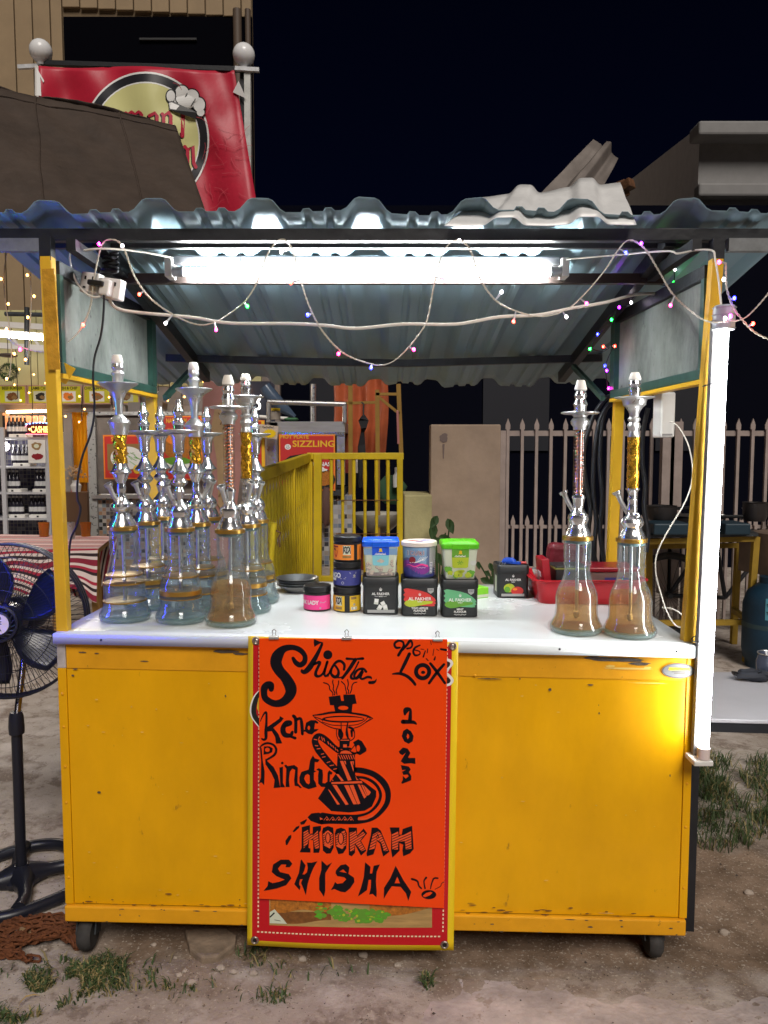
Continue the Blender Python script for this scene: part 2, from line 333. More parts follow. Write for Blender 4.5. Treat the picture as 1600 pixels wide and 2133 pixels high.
def ground_mat():
    m = bpy.data.materials.new('packed_dirt'); m.use_nodes = True; t = m.node_tree; b = t.nodes['Principled BSDF']; N = t.nodes.new; Lk = t.links.new
    tc = N('ShaderNodeTexCoord'); v = tc.outputs['Object']
    def noise(sc, det=8, ro=0.65):
        n = N('ShaderNodeTexNoise'); n.inputs['Scale'].default_value = sc; n.inputs['Detail'].default_value = det; n.inputs['Roughness'].default_value = ro; Lk(v, n.inputs['Vector']); return n.outputs['Fac']
    def mr(s, a, c, lo=0, hi=1):
        r = N('ShaderNodeMapRange'); r.inputs[1].default_value = a; r.inputs[2].default_value = c; r.inputs[3].default_value = lo; r.inputs[4].default_value = hi; Lk(s, r.inputs[0]); return r.outputs[0]
    def mix(f, a, c):
        x = N('ShaderNodeMix'); x.data_type = 'RGBA'
        for i, q in ((0, f), (6, a), (7, c)):
            if hasattr(q, 'links'): Lk(q, x.inputs[i])
            else: x.inputs[i].default_value = q if i == 0 else (*q, 1)
        return x.outputs[2]
    base = mix(mr(noise(1.1), 0.38, 0.62), (0.32, 0.26, 0.21), (0.51, 0.44, 0.385))
    base = mix(mr(noise(2.6), 0.55, 0.60), base, (0.235, 0.18, 0.145))
    base = mix(mr(noise(14), 0.52, 0.60), base, (0.26, 0.205, 0.165))
    base = mix(mr(noise(5), 0.5, 0.7), base, (0.60, 0.53, 0.475))
    # shade under and before the cart, painted as darker soil
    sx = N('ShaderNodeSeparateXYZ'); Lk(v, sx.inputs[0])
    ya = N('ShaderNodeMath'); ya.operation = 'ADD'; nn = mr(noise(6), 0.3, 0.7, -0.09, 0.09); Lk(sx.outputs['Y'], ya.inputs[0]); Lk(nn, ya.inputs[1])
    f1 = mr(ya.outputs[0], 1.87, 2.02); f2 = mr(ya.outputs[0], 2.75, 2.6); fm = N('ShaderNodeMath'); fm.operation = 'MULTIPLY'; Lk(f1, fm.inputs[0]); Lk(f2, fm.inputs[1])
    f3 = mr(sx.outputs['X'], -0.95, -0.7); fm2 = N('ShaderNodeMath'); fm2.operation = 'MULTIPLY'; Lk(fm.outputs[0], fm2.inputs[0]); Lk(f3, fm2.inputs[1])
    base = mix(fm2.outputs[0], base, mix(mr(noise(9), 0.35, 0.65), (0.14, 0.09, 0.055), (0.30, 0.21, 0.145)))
    gr = mr(noise(110, 3), 0.58, 0.68); base = mix(gr, base, (0.50, 0.43, 0.35))
    gk = mr(noise(95, 4), 0.36, 0.28); base = mix(gk, base, (0.05, 0.035, 0.025))
    Lk(base, b.inputs['Base Color']); b.inputs['Roughness'].default_value = 0.92
    bp = N('ShaderNodeBump'); bp.inputs['Strength'].default_value = 0.8; bp.inputs['Distance'].default_value = 0.008; Lk(noise(55, 10, 0.75), bp.inputs['Height']); Lk(bp.outputs[0], b.inputs['Normal'])
    return m
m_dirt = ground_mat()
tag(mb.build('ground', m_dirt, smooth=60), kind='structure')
# worn concrete apron in front on the right; paleness also paints in lit ground
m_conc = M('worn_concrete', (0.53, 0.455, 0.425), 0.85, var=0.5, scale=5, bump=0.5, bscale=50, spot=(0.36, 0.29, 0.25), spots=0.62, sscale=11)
from mathutils import noise as nz
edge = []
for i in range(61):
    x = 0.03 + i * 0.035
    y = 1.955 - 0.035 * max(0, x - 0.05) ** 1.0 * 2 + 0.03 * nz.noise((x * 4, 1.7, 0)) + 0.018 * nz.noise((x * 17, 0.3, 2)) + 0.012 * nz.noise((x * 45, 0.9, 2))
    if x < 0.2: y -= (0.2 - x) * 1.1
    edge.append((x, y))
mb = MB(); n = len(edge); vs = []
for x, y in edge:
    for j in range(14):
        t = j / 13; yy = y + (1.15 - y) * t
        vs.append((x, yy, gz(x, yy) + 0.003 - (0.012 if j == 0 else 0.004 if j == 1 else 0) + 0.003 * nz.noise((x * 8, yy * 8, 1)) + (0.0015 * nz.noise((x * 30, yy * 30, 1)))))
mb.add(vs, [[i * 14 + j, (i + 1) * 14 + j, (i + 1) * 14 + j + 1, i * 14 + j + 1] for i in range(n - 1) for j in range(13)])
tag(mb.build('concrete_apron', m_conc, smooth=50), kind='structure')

# grass: blades in loose clumps (nobody could count them)
m_grass = M('grass_blade', (0.060, 0.098, 0.030), 0.6, var=0.5, scale=25)
m_straw = M('dry_blade', (0.30, 0.24, 0.10), 0.7, var=0.3, scale=25)
def blades(mb, cx, cy, rx, ry, num, h0, h1, straw=0.15):
    for _ in range(num):
        a = random.random() * 6.283; q = math.sqrt(random.random()) ; x = cx + rx * q * math.cos(a); y = cy + ry * q * math.sin(a)
        if nz.noise((x * 9, y * 9, 4)) < -0.12: continue
        z = ground_height(x, y) - 0.002; h = random.uniform(h0, h1); d = random.random() * 6.283; ln = random.uniform(0.3, 1.3) * h
        dx, dy = math.cos(d) * ln, math.sin(d) * ln; wd = random.uniform(0.0012, 0.0028); ox, oy = -math.sin(d) * wd, math.cos(d) * wd
        mb.m = 1 if random.random() < straw else 0
        mb.add([(x - ox, y - oy, z), (x + ox, y + oy, z), (x + dx * .45 + ox * .8, y + dy * .45 + oy * .8, z + h * .7), (x + dx * .45 - ox * .8, y + dy * .45 - oy * .8, z + h * .7), (x + dx, y + dy, z + h * .78)], [[0, 1, 2, 3], [3, 2, 4]])
mb = MB()
for px, py, rx, ry, num in ((60, 2062, .065, .05, 800), (40, 2100, .07, .045, 700), (110, 2078, .05, .04, 300), (15, 2125, .05, .03, 160), (200, 2020, .08, .05, 700), (170, 2050, .06, .05, 400), (230, 2045, .05, .04, 160), (150, 1998, .03, .02, 60), (355, 2040, .06, .02, 60), (545, 1992, .07, .03, 110), (560, 2010, .05, .03, 60), (572, 2078, .05, .02, 90), (350, 2060, .02, .02, 30), (410, 2058, .02, .02, 30), (890, 2040, .018, .035, 70), (300, 2035, .10, .06, 70), (120, 2050, .2, .09, 260), (430, 2060, .2, .06, 60), (620, 2020, .2, .05, 40)):
    c = G(px, py, 0); blades(mb, c.x, c.y, rx, ry, num, 0.008, 0.036, 0.3)
for cx, cy, rx, ry, num in ((1.55, 3.1, .55, .32, 4200), (1.3, 2.75, .3, .14, 700), (1.8, 2.85, .35, .2, 1300), (1.25, 3.2, .25, .25, 800)):
    blades(mb, cx, cy, rx, ry, num, 0.03, 0.09, 0.22)
tag(mb.build('grass', [m_grass, m_straw]), 'short grass tufts growing out of the dirt', 'grass', kind='stuff')
mb = MB()
for _ in range(6500):
    x = random.uniform(-1.35, 1.5); y = random.uniform(1.42, 2.6) if random.random() < .75 else random.uniform(2.2, 4)
    if x > 0.1 and y < 1.9 and random.random() < .8: continue
    r = random.uniform(0.001, 0.0030) * (1.9 if random.random() < .07 else 1); z = ground_height(x, y) + (0.014 if x > 0.1 and y < 1.9 else 0) + r * .3
    vs = [(x + r * random.uniform(.6, 1.3) * a, y + r * random.uniform(.6, 1.3) * b, z + r * random.uniform(.5, .9) * c) for a, b, c in ((1, 0, 0), (-1, 0, 0), (0, 1, 0), (0, -1, 0), (0, 0, 1), (0, 0, -1))]
    mb.m = random.choice((0, 1, 1, 2)); mb.add(vs, [[0, 2, 4], [2, 1, 4], [1, 3, 4], [3, 0, 4], [2, 0, 5], [1, 2, 5], [3, 1, 5], [0, 3, 5]])
tag(mb.build('gravel', [M('gravel_pale', (0.33, 0.27, 0.21), .9), M('gravel_brown', (0.20, 0.15, 0.115), .9), M('gravel_dark', (0.08, 0.06, 0.05), .9)]), 'scattered fine gravel on the dirt', 'gravel', kind='stuff')
m_stone = M('stone', (0.40, 0.33, 0.27), .9, var=.25, scale=40, bump=.4, bscale=80)
for i, (px, py, r) in enumerate(((640, 1961, .011), (630, 1997, .010), (528, 2030, .010), (366, 2000, .005), (373, 2035, .008), (398, 2050, .011), (385, 2027, .006), (756, 1987, .011), (829, 2004, .009), (95, 1985, .006), (320, 1975, .007), (459, 2025, .011), (486, 2030, .009), (1510, 1930, .012), (1560, 1850, .012))):
    p = G(px, py, 0); mb = MB(); mb.ball((0, 0, 0), 1, 10)
    mb.v = [tuple(Vector(q) * r * (1 + .35 * nz.noise(Vector(q) * 1.3 + Vector((i * 3.1, 0, 0))))) for q in mb.v]
    mb.v = [(q[0] * 1.25 + p.x, q[1] + p.y, q[2] * .7 + ground_height(p.x, p.y) + r * .35) for q in mb.v]
    tag(mb.build('stone', m_stone, smooth=40), 'small pale stone lying loose on the dirt below the cart', 'stone', 'loose stones')
mb = MB(); o2 = [(385, 1945), (470, 1940), (493, 1955), (490, 1975), (455, 2000), (420, 2003), (395, 1985)]
pts = [G(a, b, 0.012) for a, b in o2]
mb.add([(p.x, p.y, gz(p.x, p.y) + .02) for p in pts] + [(p.x * 1.0, p.y, gz(p.x, p.y) - .03) for p in pts], [list(range(6, -1, -1))] + [[i, (i + 1) % 7, 7 + (i + 1) % 7, 7 + i] for i in range(7)])
tag(mb.build('concrete_chunk', M('concrete_chunk', (0.27, 0.20, 0.14), .9, var=.4, scale=20, bump=.4, bscale=60), bevel=.006), 'flat broken slab of concrete half buried under the yellow cart', 'rubble')

# ================================================================ CART
def C(u, v, z): return Vector((u + .016 * v, 2.0 + v - .012 * u, z - .017 * u))
UL, UR = -.868, .820
CTOP = .8955
def ctop(x): return CTOP - .017 * x
cart = thing('food_cart', 'yellow street food cart with white counter and corrugated roof', 'food cart', (0, 2.4, 0))
cb = lambda: MB(C)
# body shell
cb().span((UL + .02, .012, .118), (UR - .02, .85, .86)).build('body', M('cart_inner_shell', (.5, .24, .01), .5, var=.1), cart)
# front skin: lower sheet and upper strip, seam between
def dent_sheet(name, u0, u1, w0, w1, v0, mat, amp=.0065):
    nu, nw = 60, 30
    def fm(a, b):
        u = u0 + (u1 - u0) * a; z = w0 + (w1 - w0) * b
        e = min(a, 1 - a, b, 1 - b) * 10; e = min(1, e)
        return C(u, v0 - amp * e * nz.noise((u * 3.3, z * 4.1, 2.5)) - amp * .5 * e * nz.noise((u * 9, z * 8, 7)), z)
    mb = MB(); mb.grid(nu, nw, fm); return mb.build(name, mat, cart, smooth=60)
dent_sheet('front_panel', UL + .022, UR - .022, .145, .802, 0.0, m_yel)
cb().span((UL + .022, -.0025, .800), (UR - .022, .01, .872)).build('front_strip', m_yel_worn, cart, bevel=.0012)
cb().span((UL - .002, -.012, .098), (UR - .004, .012, .142)).build('bottom_rail', m_yel_worn, cart, bevel=.004)
cb().span((UL - .002, -.004, .144), (UL + .021, .02, .80)).build('corner_trim', m_yel, cart, bevel=.0015)
cb().span((UL - .002, -.004, .8005), (UL + .021, .02, .872)).build('corner_trim', M('bare_trim', (.55, .5, .46), .5, .3, var=.3, scale=30), cart, bevel=.0015)
cb().span((UR - .021, -.004, .144), (UR, .02, .872)).build('corner_trim', m_yel, cart, bevel=.0015)
for side, uu in (('l', UL), ('r', UR)):
    cb().span((uu - .004, .022, .1), (uu + .004, .86, .87)).build('side_panel', m_yel, cart)
cb().span((UR + .008, .03, .085), (UR + .034, .06, .74)).build('side_board', m_black, cart)
cb().span((UL, .852, .1), (UR, .862, .87)).build('back_panel', m_yel, cart)
# rivets
rv = [(UL + .010, z) for z in (.73, .64, .53, .43, .22)] + [(UR - .011, z) for z in (.52, .40, .23)] + [(-.30, .866), (.24, .803)]
for u, z in rv:
    c = C(u, -.0045, z); MB().ball((c.x, c.y, c.z), .0042, 10, (1, .5, 1)).build('rivet', m_yel_worn, cart, smooth=60)
# chipped paint patches with shapes of their own
def blob(cx, cz, rx, rz, seed, n=26):
    return [(cx + rx * math.cos(a) * (1 + .45 * nz.noise((math.cos(a) * 1.7 + seed, math.sin(a) * 1.7, seed))), cz + rz * math.sin(a) * (1 + .45 * nz.noise((math.cos(a) * 2 + seed, math.sin(a) * 2, 5 + seed)))) for a in [2 * math.pi * i / n for i in range(n)]]
m_chip = M('chipped_paint_patch', (.10, .075, .055), .7, var=.4, scale=60, bump=.3)
m_scratch = M('pale_scratch', (.80, .55, .14), .55, var=.2)
mb = MB()
fr = lambda u, z: C(u, -.0046, z)
for i, (px, py, a, b) in enumerate(((1290, 1372, .075, .005), (1240, 1368, .03, .004), (1330, 1380, .03, .004), (1160, 1360, .012, .003), (155, 1395, .006, .002), (150, 1408, .004, .002), (1144, 1434, .004, .004), (1246, 1483, .002, .003), (1245, 1466, .001, .002), (1392, 1611, .0015, .003), (1228, 1424, .008, .002), (1082, 1412, .002, .002), (170, 1360, .01, .002), (200, 1362, .006, .0015), (1020, 1412, .03, .0015), (470, 1357, .03, .004), (500, 1362, .02, .003), (300, 1378, .012, .0015), (205, 1652, .005, .003), (470, 1450, .002, .003))):
    p = P(px, py, 2.0); mb.poly(blob(p.x, p.z + .017 * p.x, a, b, i * 1.37), fr)
mb.build('paint_chips', m_chip, cart, kind='stuff')
mb = MB()
for i, (px, py, a, b) in enumerate(((1310, 1390, .06, .0025), (1270, 1385, .012, .003), (1345, 1388, .01, .003), (1350, 1420, .05, .0012), (273, 1473, .0022, .0016), (325, 1478, .0016, .0024), (183, 1513, .001, .001), (254, 1533, .001, .0015), (1262, 1897, .02, .001), (1045, 1617, .0015, .002))):
    p = P(px, py, 2.0); mb.poly(blob(p.x, p.z + .017 * p.x, a, b, i * 2.1 + 9), fr)
for i in range(46):
    u = random.uniform(-.8, .78); z = random.choice((.16, .2, .3, .45, .6, .75)) + random.uniform(-.05, .05)
    if -.36 < u < .2: continue
    mb.poly(blob(u, z, random.uniform(.0008, .006), random.uniform(.0006, .0014), i * .77 + 40, 12), lambda a, b: C(a, -.0078, b))
mb.build('paint_scratches', m_scratch, cart, kind='stuff')
mb = MB()
for i in range(60):
    u = random.uniform(-.83, .78); z = .147 + abs(random.gauss(0, .012))
    if -.36 < u < .2: continue
    mb.poly(blob(u, z, random.uniform(.001, .012), random.uniform(.0006, .0022), i * 1.3 + 70, 12), lambda a, b: C(a, -.0079, b))
mb.build('rust_marks', M('rust_mark', (.20, .085, .015), .8, var=.4, scale=60), cart, kind='stuff')
mb = MB(); fr2 = lambda u, z: C(u, -.0128, z)
for i in range(26):
    u = random.uniform(.08, .8) if i % 3 else random.uniform(-.8, -.3)
    mb.poly(blob(u, random.choice((.139, .101, .12)) + random.uniform(-.002, .002), random.uniform(.002, .016 if i < 6 else .006), random.uniform(.0008, .0022), i * 1.9 + 3), fr2)
mb.build('rail_chips', m_chip, cart, kind='stuff')
# oval maker's plate
pl = P(1409, 1394, 2.0); fp = lambda x, y, d=.0052: C(pl.x + x, -d, pl.z + .017 * pl.x + y)
mb = MB(); mb.poly(circle(0, 0, .040, .0175, 36), lambda x, y: fp(x, y, .0062)); mb.m = 1
mb.poly(circle(0, 0, .0435, .0205, 36), lambda x, y: fp(x, y, .0056)); mb.m = 2
mb.add([fp(-.027, .0015, .007), fp(.03, .0015, .007), fp(.028, .009, .007), fp(-.025, .009, .007)], [[0, 1, 2, 3]]); mb.m = 1
for a, b, h in ((-.018, .022, -.0035), (-.012, .018, -.0075)):
    mb.add([fp(a, h, .007), fp(b, h, .007), fp(b, h + .0022, .007), fp(a, h + .0022, .007)], [[0, 1, 2, 3]])
mb.stroke([(-.018 + k * .004, .0053 + .002 * math.sin(k * 2.1), .0011) for k in range(11)], lambda x, y: fp(x, y, .0076)); mb.stroke([(-.0235, .0028, .0009), (-.0235, .0078, .0009)], lambda x, y: fp(x, y, .0076))
mb.build('maker_plate', [M('plate_metal', (.20, .20, .20), .45, .3), M('plate_rim', (.12, .10, .08), .5), m_yelv], cart)
# counter top with wrapped lip
mb = MB(C)
def ct(a, b):
    u = UL - .004 + (UR + .008 - UL) * a; v = -.016 + .886 * b
    return (u, v, CTOP - .0012 * nz.noise((u * 4, v * 4, 0)) * min(1, b * 12))
mb.grid(40, 20, ct)
mb.add([(UL - .004, -.016, CTOP), (UR + .004, -.016, CTOP), (UR + .004, -.017, CTOP - .03), (UL - .004, -.017, CTOP - .026),
        (UL - .004, .87, CTOP), (UR + .004, .87, CTOP), (UR + .004, .87, CTOP - .03), (UL - .004, .87, CTOP - .028)],
       [[3, 2, 1, 0], [0, 4, 7, 3], [1, 2, 6, 5], [4, 5, 6, 7]])
mb.build('countertop', m_white, cart, smooth=30, solid=.003)
for u in (-.745, .46, .765, -.1):
    c = C(u, -.0195, CTOP - .013); MB().ball((c.x, c.y, c.z), .0032, 8).build('screw', m_dgrey, cart)
# casters
for px, py in ((180, 1990), (1380, 2022)):
    g = G(px, py, 0); u = g.x
    fork = MB().span((u - .034, 2.03, .075 - .017 * u + .02), (u + .034, 2.10, .083 - .017 * u + .02))
    for sgn in (-1, 1): fork.beam((u + sgn * .026, 2.06, .10 - .017 * u), (u + sgn * .026, 2.04, .045 - .012 * u), .004, .04, (0, 1, 0))
    cw = fork.build('caster', m_dgrey, cart)
    rot = Matrix.Rotation(R(90), 3, 'Y'); c = (u, 2.04, .046 - .012 * u)
    MB().lathe([(.02, -.018), (.038, -.019), (.045, -.012), (.047, 0), (.045, .012), (.038, .019), (.02, .018)], 24, c, rot).build('wheel', m_rubber, cw, smooth=40)
for u in (-.7, .7):
    rot = Matrix.Rotation(R(90), 3, 'Y')
    MB().lathe([(.02, -.018), (.046, -.014), (.046, .014), (.02, .018)], 20, (u, 2.75, .046 - .012 * u), rot).build('wheel', m_rubber, cart, smooth=40)
# posts
def post(a, b, wd=.034, mat=m_post): return MB().beam(a, b, wd, wd, (0, 1, 0)).build('post', mat, cart, bevel=.002)
Lt, Lb = P(99, 535, 2.045), P(134, 1322, 2.035); post(Lb, Lt, .030)
Rt, Rb = P(1492, 540, 2.045), P(1431, 1345, 2.035); post(Rb, Rt, .030)
bl = Vector((-.845, 2.84, .88)); post(bl, bl + Vector((-.01, 0, .90))); br = Vector((.846, 2.84, .87)); post(br, br + Vector((.02, 0, .94)))
# dark top ends and peeled tape
MB().beam(Lt + Vector((0, 0, -.012)), Lt + Vector((0, 0, .05)), .03, .03, (0, 1, 0)).build('post_tip', m_black, cart)
MB().beam(Rt + Vector((0, 0, -.012)), Rt + Vector((0, 0, .05)), .03, .03, (0, 1, 0)).build('post_tip', m_black, cart)
a = P(96, 600, 2.0235); mb = MB()
tp0, tp1 = P(100, 560, 2.0235), P(113, 770, 2.0205)
mb.beam(tp0, tp1, .0315, .004, (0, 1, 0)); mb.build('tape_wrap', M('brown_tape', (.60, .30, .03), .18, var=.3, scale=30, bump=.4, bscale=80), cart)
# side boards with green frames
def side(sg):
    x0, x1 = (-.868, -.842) if sg < 0 else (.858, .838)
    y0, y1 = 2.066, 2.83; z0, z1 = 1.60, 1.855
    if sg > 0: z0, z1 = 1.585, 1.845
    def q(y, z, d=0): t = (y - y0) / (y1 - y0); return (x0 + (x1 - x0) * t - sg * d, y, z)
    mb = MB(); mb.add([q(y0, z0), q(y1, z0), q(y1, z1), q(y0, z1), q(y0, z0, -.012), q(y1, z0, -.012), q(y1, z1, -.012), q(y0, z1, -.012)], BOXF if False else [[0, 1, 2, 3], [4, 7, 6, 5], [0, 4, 5, 1], [3, 2, 6, 7]])
    brd = mb.build('side_board', m_board, cart)
    up = (0, 0, 1)
    MB().beam(q(y0, z0 + .012, .006), q(y1, z0 + .012, .006), .014, .026, up).build('board_frame', m_green, cart)
    MB().beam(q(y1 - .03, z0 + .026, .008), q(y1 - .03, z1 + .01, .008), .018, .05, (0, 1, 0)).build('board_frame', m_green, cart)
    MB().beam(q(y0 + .012, z0 + .026, .006), q(y0 + .012, z1 + .03, .006), .014, .024, (0, 1, 0)).build('board_frame', m_green, cart)
    MB().beam(q(y0, z1 + .018, .004), q(y1, z1 + .018, .004), .02, .034, up).build('board_frame', m_black, cart)
    MB().beam(q(y0, z0 - .009, 0), q(y1, z0 - .009, 0), .03, .012, up).build('yellow_rail', m_post, cart)
side(-1); side(1)
p0 = P(122, 782, 2.07); MB().beam(p0 + Vector((-.01, 0, .02)), p0 + Vector((.02, .03, .0)), .05, .004, (0, 1, 0)).build('gusset', m_post, cart)
# roof
def RZ(y, k=0): return 2.030 - .2 * (y - 2.12) + k
RX0, RX1 = -1.13, 1.16
prof = []
PITCHX = .286; x = -.3315 - PITCHX * 3
ribs = []
while x < RX1 + .2:
    ribs.append(x); x += PITCHX
prof = [(RX0, 0)]
for xr in ribs:
    for dx, dz in ((-.070, 0), (-.055, .008), (-.034, .031), (-.022, .036), (.020, .036), (.032, .031), (.052, .008), (.066, 0), (.108, 0), (.114, .009), (.130, .009), (.140, 0), (.168, 0), (.174, .009), (.190, .009), (.200, 0)):
        if RX0 < xr + dx < RX1: prof.append((xr + dx, dz))
prof.append((RX1, 0))
nY = 26; mb = MB(); vs = []
for j in range(nY + 1):
    t = j / nY; y = 2.12 + 1.61 * t
    for (xx, dz) in prof:
        yy = y + (.012 * nz.noise((xx * 5, 0, 0)) if j == 0 else 0) + (.03 * nz.noise((xx * 4, 3, 0)) if j == nY else 0)
        wob = .006 * nz.noise((xx * 2.2, y * 1.7, 0)) + (.010 * nz.noise((xx * 4, 1, 9)) + .0012 * nz.noise((xx * 23, 1, 9)) if j == 0 else 0) + (.02 * nz.noise((xx * 5, 1, 4)) if j == nY else 0)
        vs.append((xx * (1 - .05 * t), yy, RZ(y) + dz + wob))
k = len(prof); mb.add(vs, [[j * k + i, j * k + i + 1, (j + 1) * k + i + 1, (j + 1) * k + i] for j in range(nY) for i in range(k - 1)])
mb.build('roof_sheet', [m_roof], cart, smooth=25, solid=.0012)
MB().span((-1.22, 2.155, 1.9665), (1.22, 2.183, 1.999)).build('front_beam', m_black, cart, bevel=.002)
MB().span((-1.0, 2.262, 1.974), (1.0, 2.28, 1.994)).build('purlin', m_dgrey, cart)
MB().span((-.86, 2.405, 1.905), (.86, 2.43, 1.935)).build('purlin', M('brown_steel', (.05, .035, .03), .5, .2, var=.2), cart)
pl = [(-.92, 3.29, RZ(3.29) - .012), (-.3, 3.29, RZ(3.29) - .028), (.1, 3.29, RZ(3.29) - .034), (.92, 3.29, RZ(3.29) - .012)]
mb = MB()
for a, b in zip(pl, pl[1:]): mb.beam(a, b, .03, .03)
mb.build('purlin', m_dgrey, cart)
for sg in (-1, 1):
    MB().beam((sg * .80, 2.20, RZ(2.20) - .03), (sg * .80, 3.5, RZ(3.5) - .03), .03, .045).build('rafter', m_black, cart)
    MB().beam((sg * .80, 2.83, 1.585), (sg * .80 - sg * .02, 3.2, 1.74), .016, .02).build('brace', m_green, cart)
    MB().span((sg * .90, 2.052, 1.912), (sg * 1.3, 2.072, 1.945)).build('side_bar', M('grey_bar', (.20, .21, .21), .5, .3, var=.3, scale=20), cart)
    MB().beam((sg * .82, 2.06, 1.93), (sg * .82, 2.42, 1.925), .025, .03).build('side_bar', m_black, cart)
# ================================================================ LAMPS AND CABLES ON THE CART
# horizontal tube under the roof
tl = thing('tube_light', 'lit horizontal fluorescent tube light under the front of the roof', 'tube light', P(765, 545, 2.38))
a, b = P(358, 543, 2.385), P(1174, 545, 2.385)
MB().beam(a, b, .03, .026).build('batten', M('grey_white_batten', (.10, .10, .105), .5), tl, bevel=.004)
a, b = P(384, 566, 2.36), P(1145, 566, 2.36); dx = (b - a).normalized()
MB().tube([a, b], .0115, 16).build('glass_tube', m_tube, tl, smooth=40)
for e, sg in ((a, -1), (b, 1)):
    MB().tube([e + dx * sg * .002, e + dx * sg * .036], [.0145, .0145], 16).build('end_cap', m_clearp, tl, smooth=40)
    q = e + dx * sg * .045; MB().span((q.x - .011, 2.345, q.z - .017), (q.x + .011, 2.40, q.z + .04)).build('lamp_holder', m_plastic_w, tl, bevel=.003)
for px in (500, 1039):
    q = P(px, 535, 2.365); MB().tube([q + Vector((0, 0, .04)), q + Vector((.002, 0, -.03))], .0012, 6).build('cable_tie', m_black, tl)
# vertical tube on the right post
tv = thing('tube_light', 'lit vertical fluorescent tube light on the right-hand front post', 'tube light', P(1465, 1580, 1.98))
a, b = P(1507, 688, 1.950), P(1466, 1556, 1.940); d = (b - a).normalized()
MB().tube([a, b], .0130, 16).build('glass_tube', m_tube2, tv, smooth=40)
off = Vector((-.008, .030, 0))
MB().beam(a + off - d * .03, b + off + d * .035, .020, .022, (0, 1, 0)).build('batten', M('vertical_batten', (.14, .13, .125), .5), tv, bevel=.003)
MB().tube([a - d * .06, a - d * .05, a - d * .001], [.024, .027, .027], 16).build('end_cap', m_clearp, tv, smooth=40)
for t in (.0, .35, .7, 1.0):
    MB().tube([a - d * (.055 - .05 * t) + Vector((.0278 * math.cos(k / 16 * 6.2832), .0278 * math.sin(k / 16 * 6.2832), 0)) for k in range(16)], .0012, 5, closed=True).build('cap_ring', m_clearp, tv)
MB().tube([b + d * .001, b + d * .03], .016, 14).build('end_cap', M('pinkish_cap', (.7, .58, .54), .4), tv, smooth=40)
q = b + d * .037; MB().span((q.x - .030, q.y - .018, q.z - .008), (q.x + .02, q.y + .045, q.z + .006)).build('lamp_holder', m_plastic_w, tv, bevel=.003)
for py in (800, 1335):
    q = P(1505 - (py - 690) * .047, py, 1.960)
    MB().tube([q + Vector((.022 * math.cos(k / 10 * 6.28) - .012, .012 + .034 * math.sin(k / 10 * 6.28), .004 * math.sin(k))) for k in range(10)], .0016, 5, closed=True).build('tie_wire', m_black, tv)

FC = {'w': (.5, .45, .47), 'r': (1, .02, .008), 'p': (1, .012, .16), 'm': (.9, .008, .6), 'b': (.008, .012, 1), 'g': (.004, .8, .035), 'v': (.30, .008, 1), 'y': (1, .42, .09)}
m_fairy = {k: glow('fairy_glow_' + n, c, 34.0 if k != 'y' else 12.0) for (k, c), n in zip(FC.items(), ('white', 'red', 'pink', 'magenta', 'blue', 'green', 'violet', 'amber'))}
def cable(pts, r, mat, name, parent, n=7, k=6, twist=0):
    cp = [Vector(p) for p in catmull([tuple(p) for p in pts], k)]
    mb = MB()
    if twist:
        for ph in (0, math.pi):
            q = []
            L = 0
            for i, p in enumerate(cp):
                if i: L += (p - cp[i - 1]).length
                q.append(p + Vector((math.cos(L * twist + ph), .6 * math.sin(L * twist + ph), .5 * math.cos(L * twist + ph))) * r * .8)
            mb.tube(q, r * .62, 5)
    else: mb.tube(cp, r, n)
    return mb.build(name, mat, parent, smooth=60)
def nearest(cp, p): return min(cp, key=lambda q: (q - p).length)
def fairy(name, label, path, Y, bulbs, r=.0022, br=.0042, mat=m_cable_y, group=None, twist=260, Yf=None):
    Yf = Yf or (lambda px, py: Y)
    pts = [P(a, b, Yf(a, b)) for a, b in path]
    t = thing(name, label, 'string lights', pts[0], group)
    cable(pts, r, mat, 'wire', t, twist=twist, k=14)
    cp = [Vector(p) for p in catmull([tuple(p) for p in pts], 12)]
    for px, py, c in bulbs:
        e = P(px, py, Yf(px, py) - .012); s0 = nearest(cp, e); d = (e - s0)
        if d.length < .006: d = Vector((0, -.01, -.012))
        s1 = e - d.normalized() * min(d.length, .028)
        if (e - s0).length > .003: MB().tube([s0, s1, e - d.normalized() * br], [r * .7, r * .9, br * .75], 6).build('bulb_stem', m_clearp, t)
        MB().ball(tuple(e), br, 6, (1, 1, 1.2)).build('bulb', m_fairy[c], t, smooth=60)
    return t
main = [(-40, 670), (0, 692), (42, 722), (95, 733), (128, 722), (165, 690), (188, 640), (196, 580), (212, 512), (233, 499), (256, 514), (280, 575), (312, 620), (360, 655), (410, 676), (450, 670), (500, 637), (522, 612), (540, 578), (556, 532), (583, 499), (606, 514), (620, 560), (642, 632), (672, 690), (715, 735), (765, 756), (800, 760), (832, 743), (870, 700), (890, 665), (905, 590), (925, 522), (955, 500), (980, 522), (1000, 580), (1032, 625), (1075, 648), (1130, 659), (1180, 645), (1222, 608), (1262, 560), (1290, 518), (1312, 500), (1342, 517), (1370, 560), (1400, 610), (1432, 642), (1470, 668), (1512, 670), (1548, 664), (1576, 640), (1605, 605), (1650, 540)]
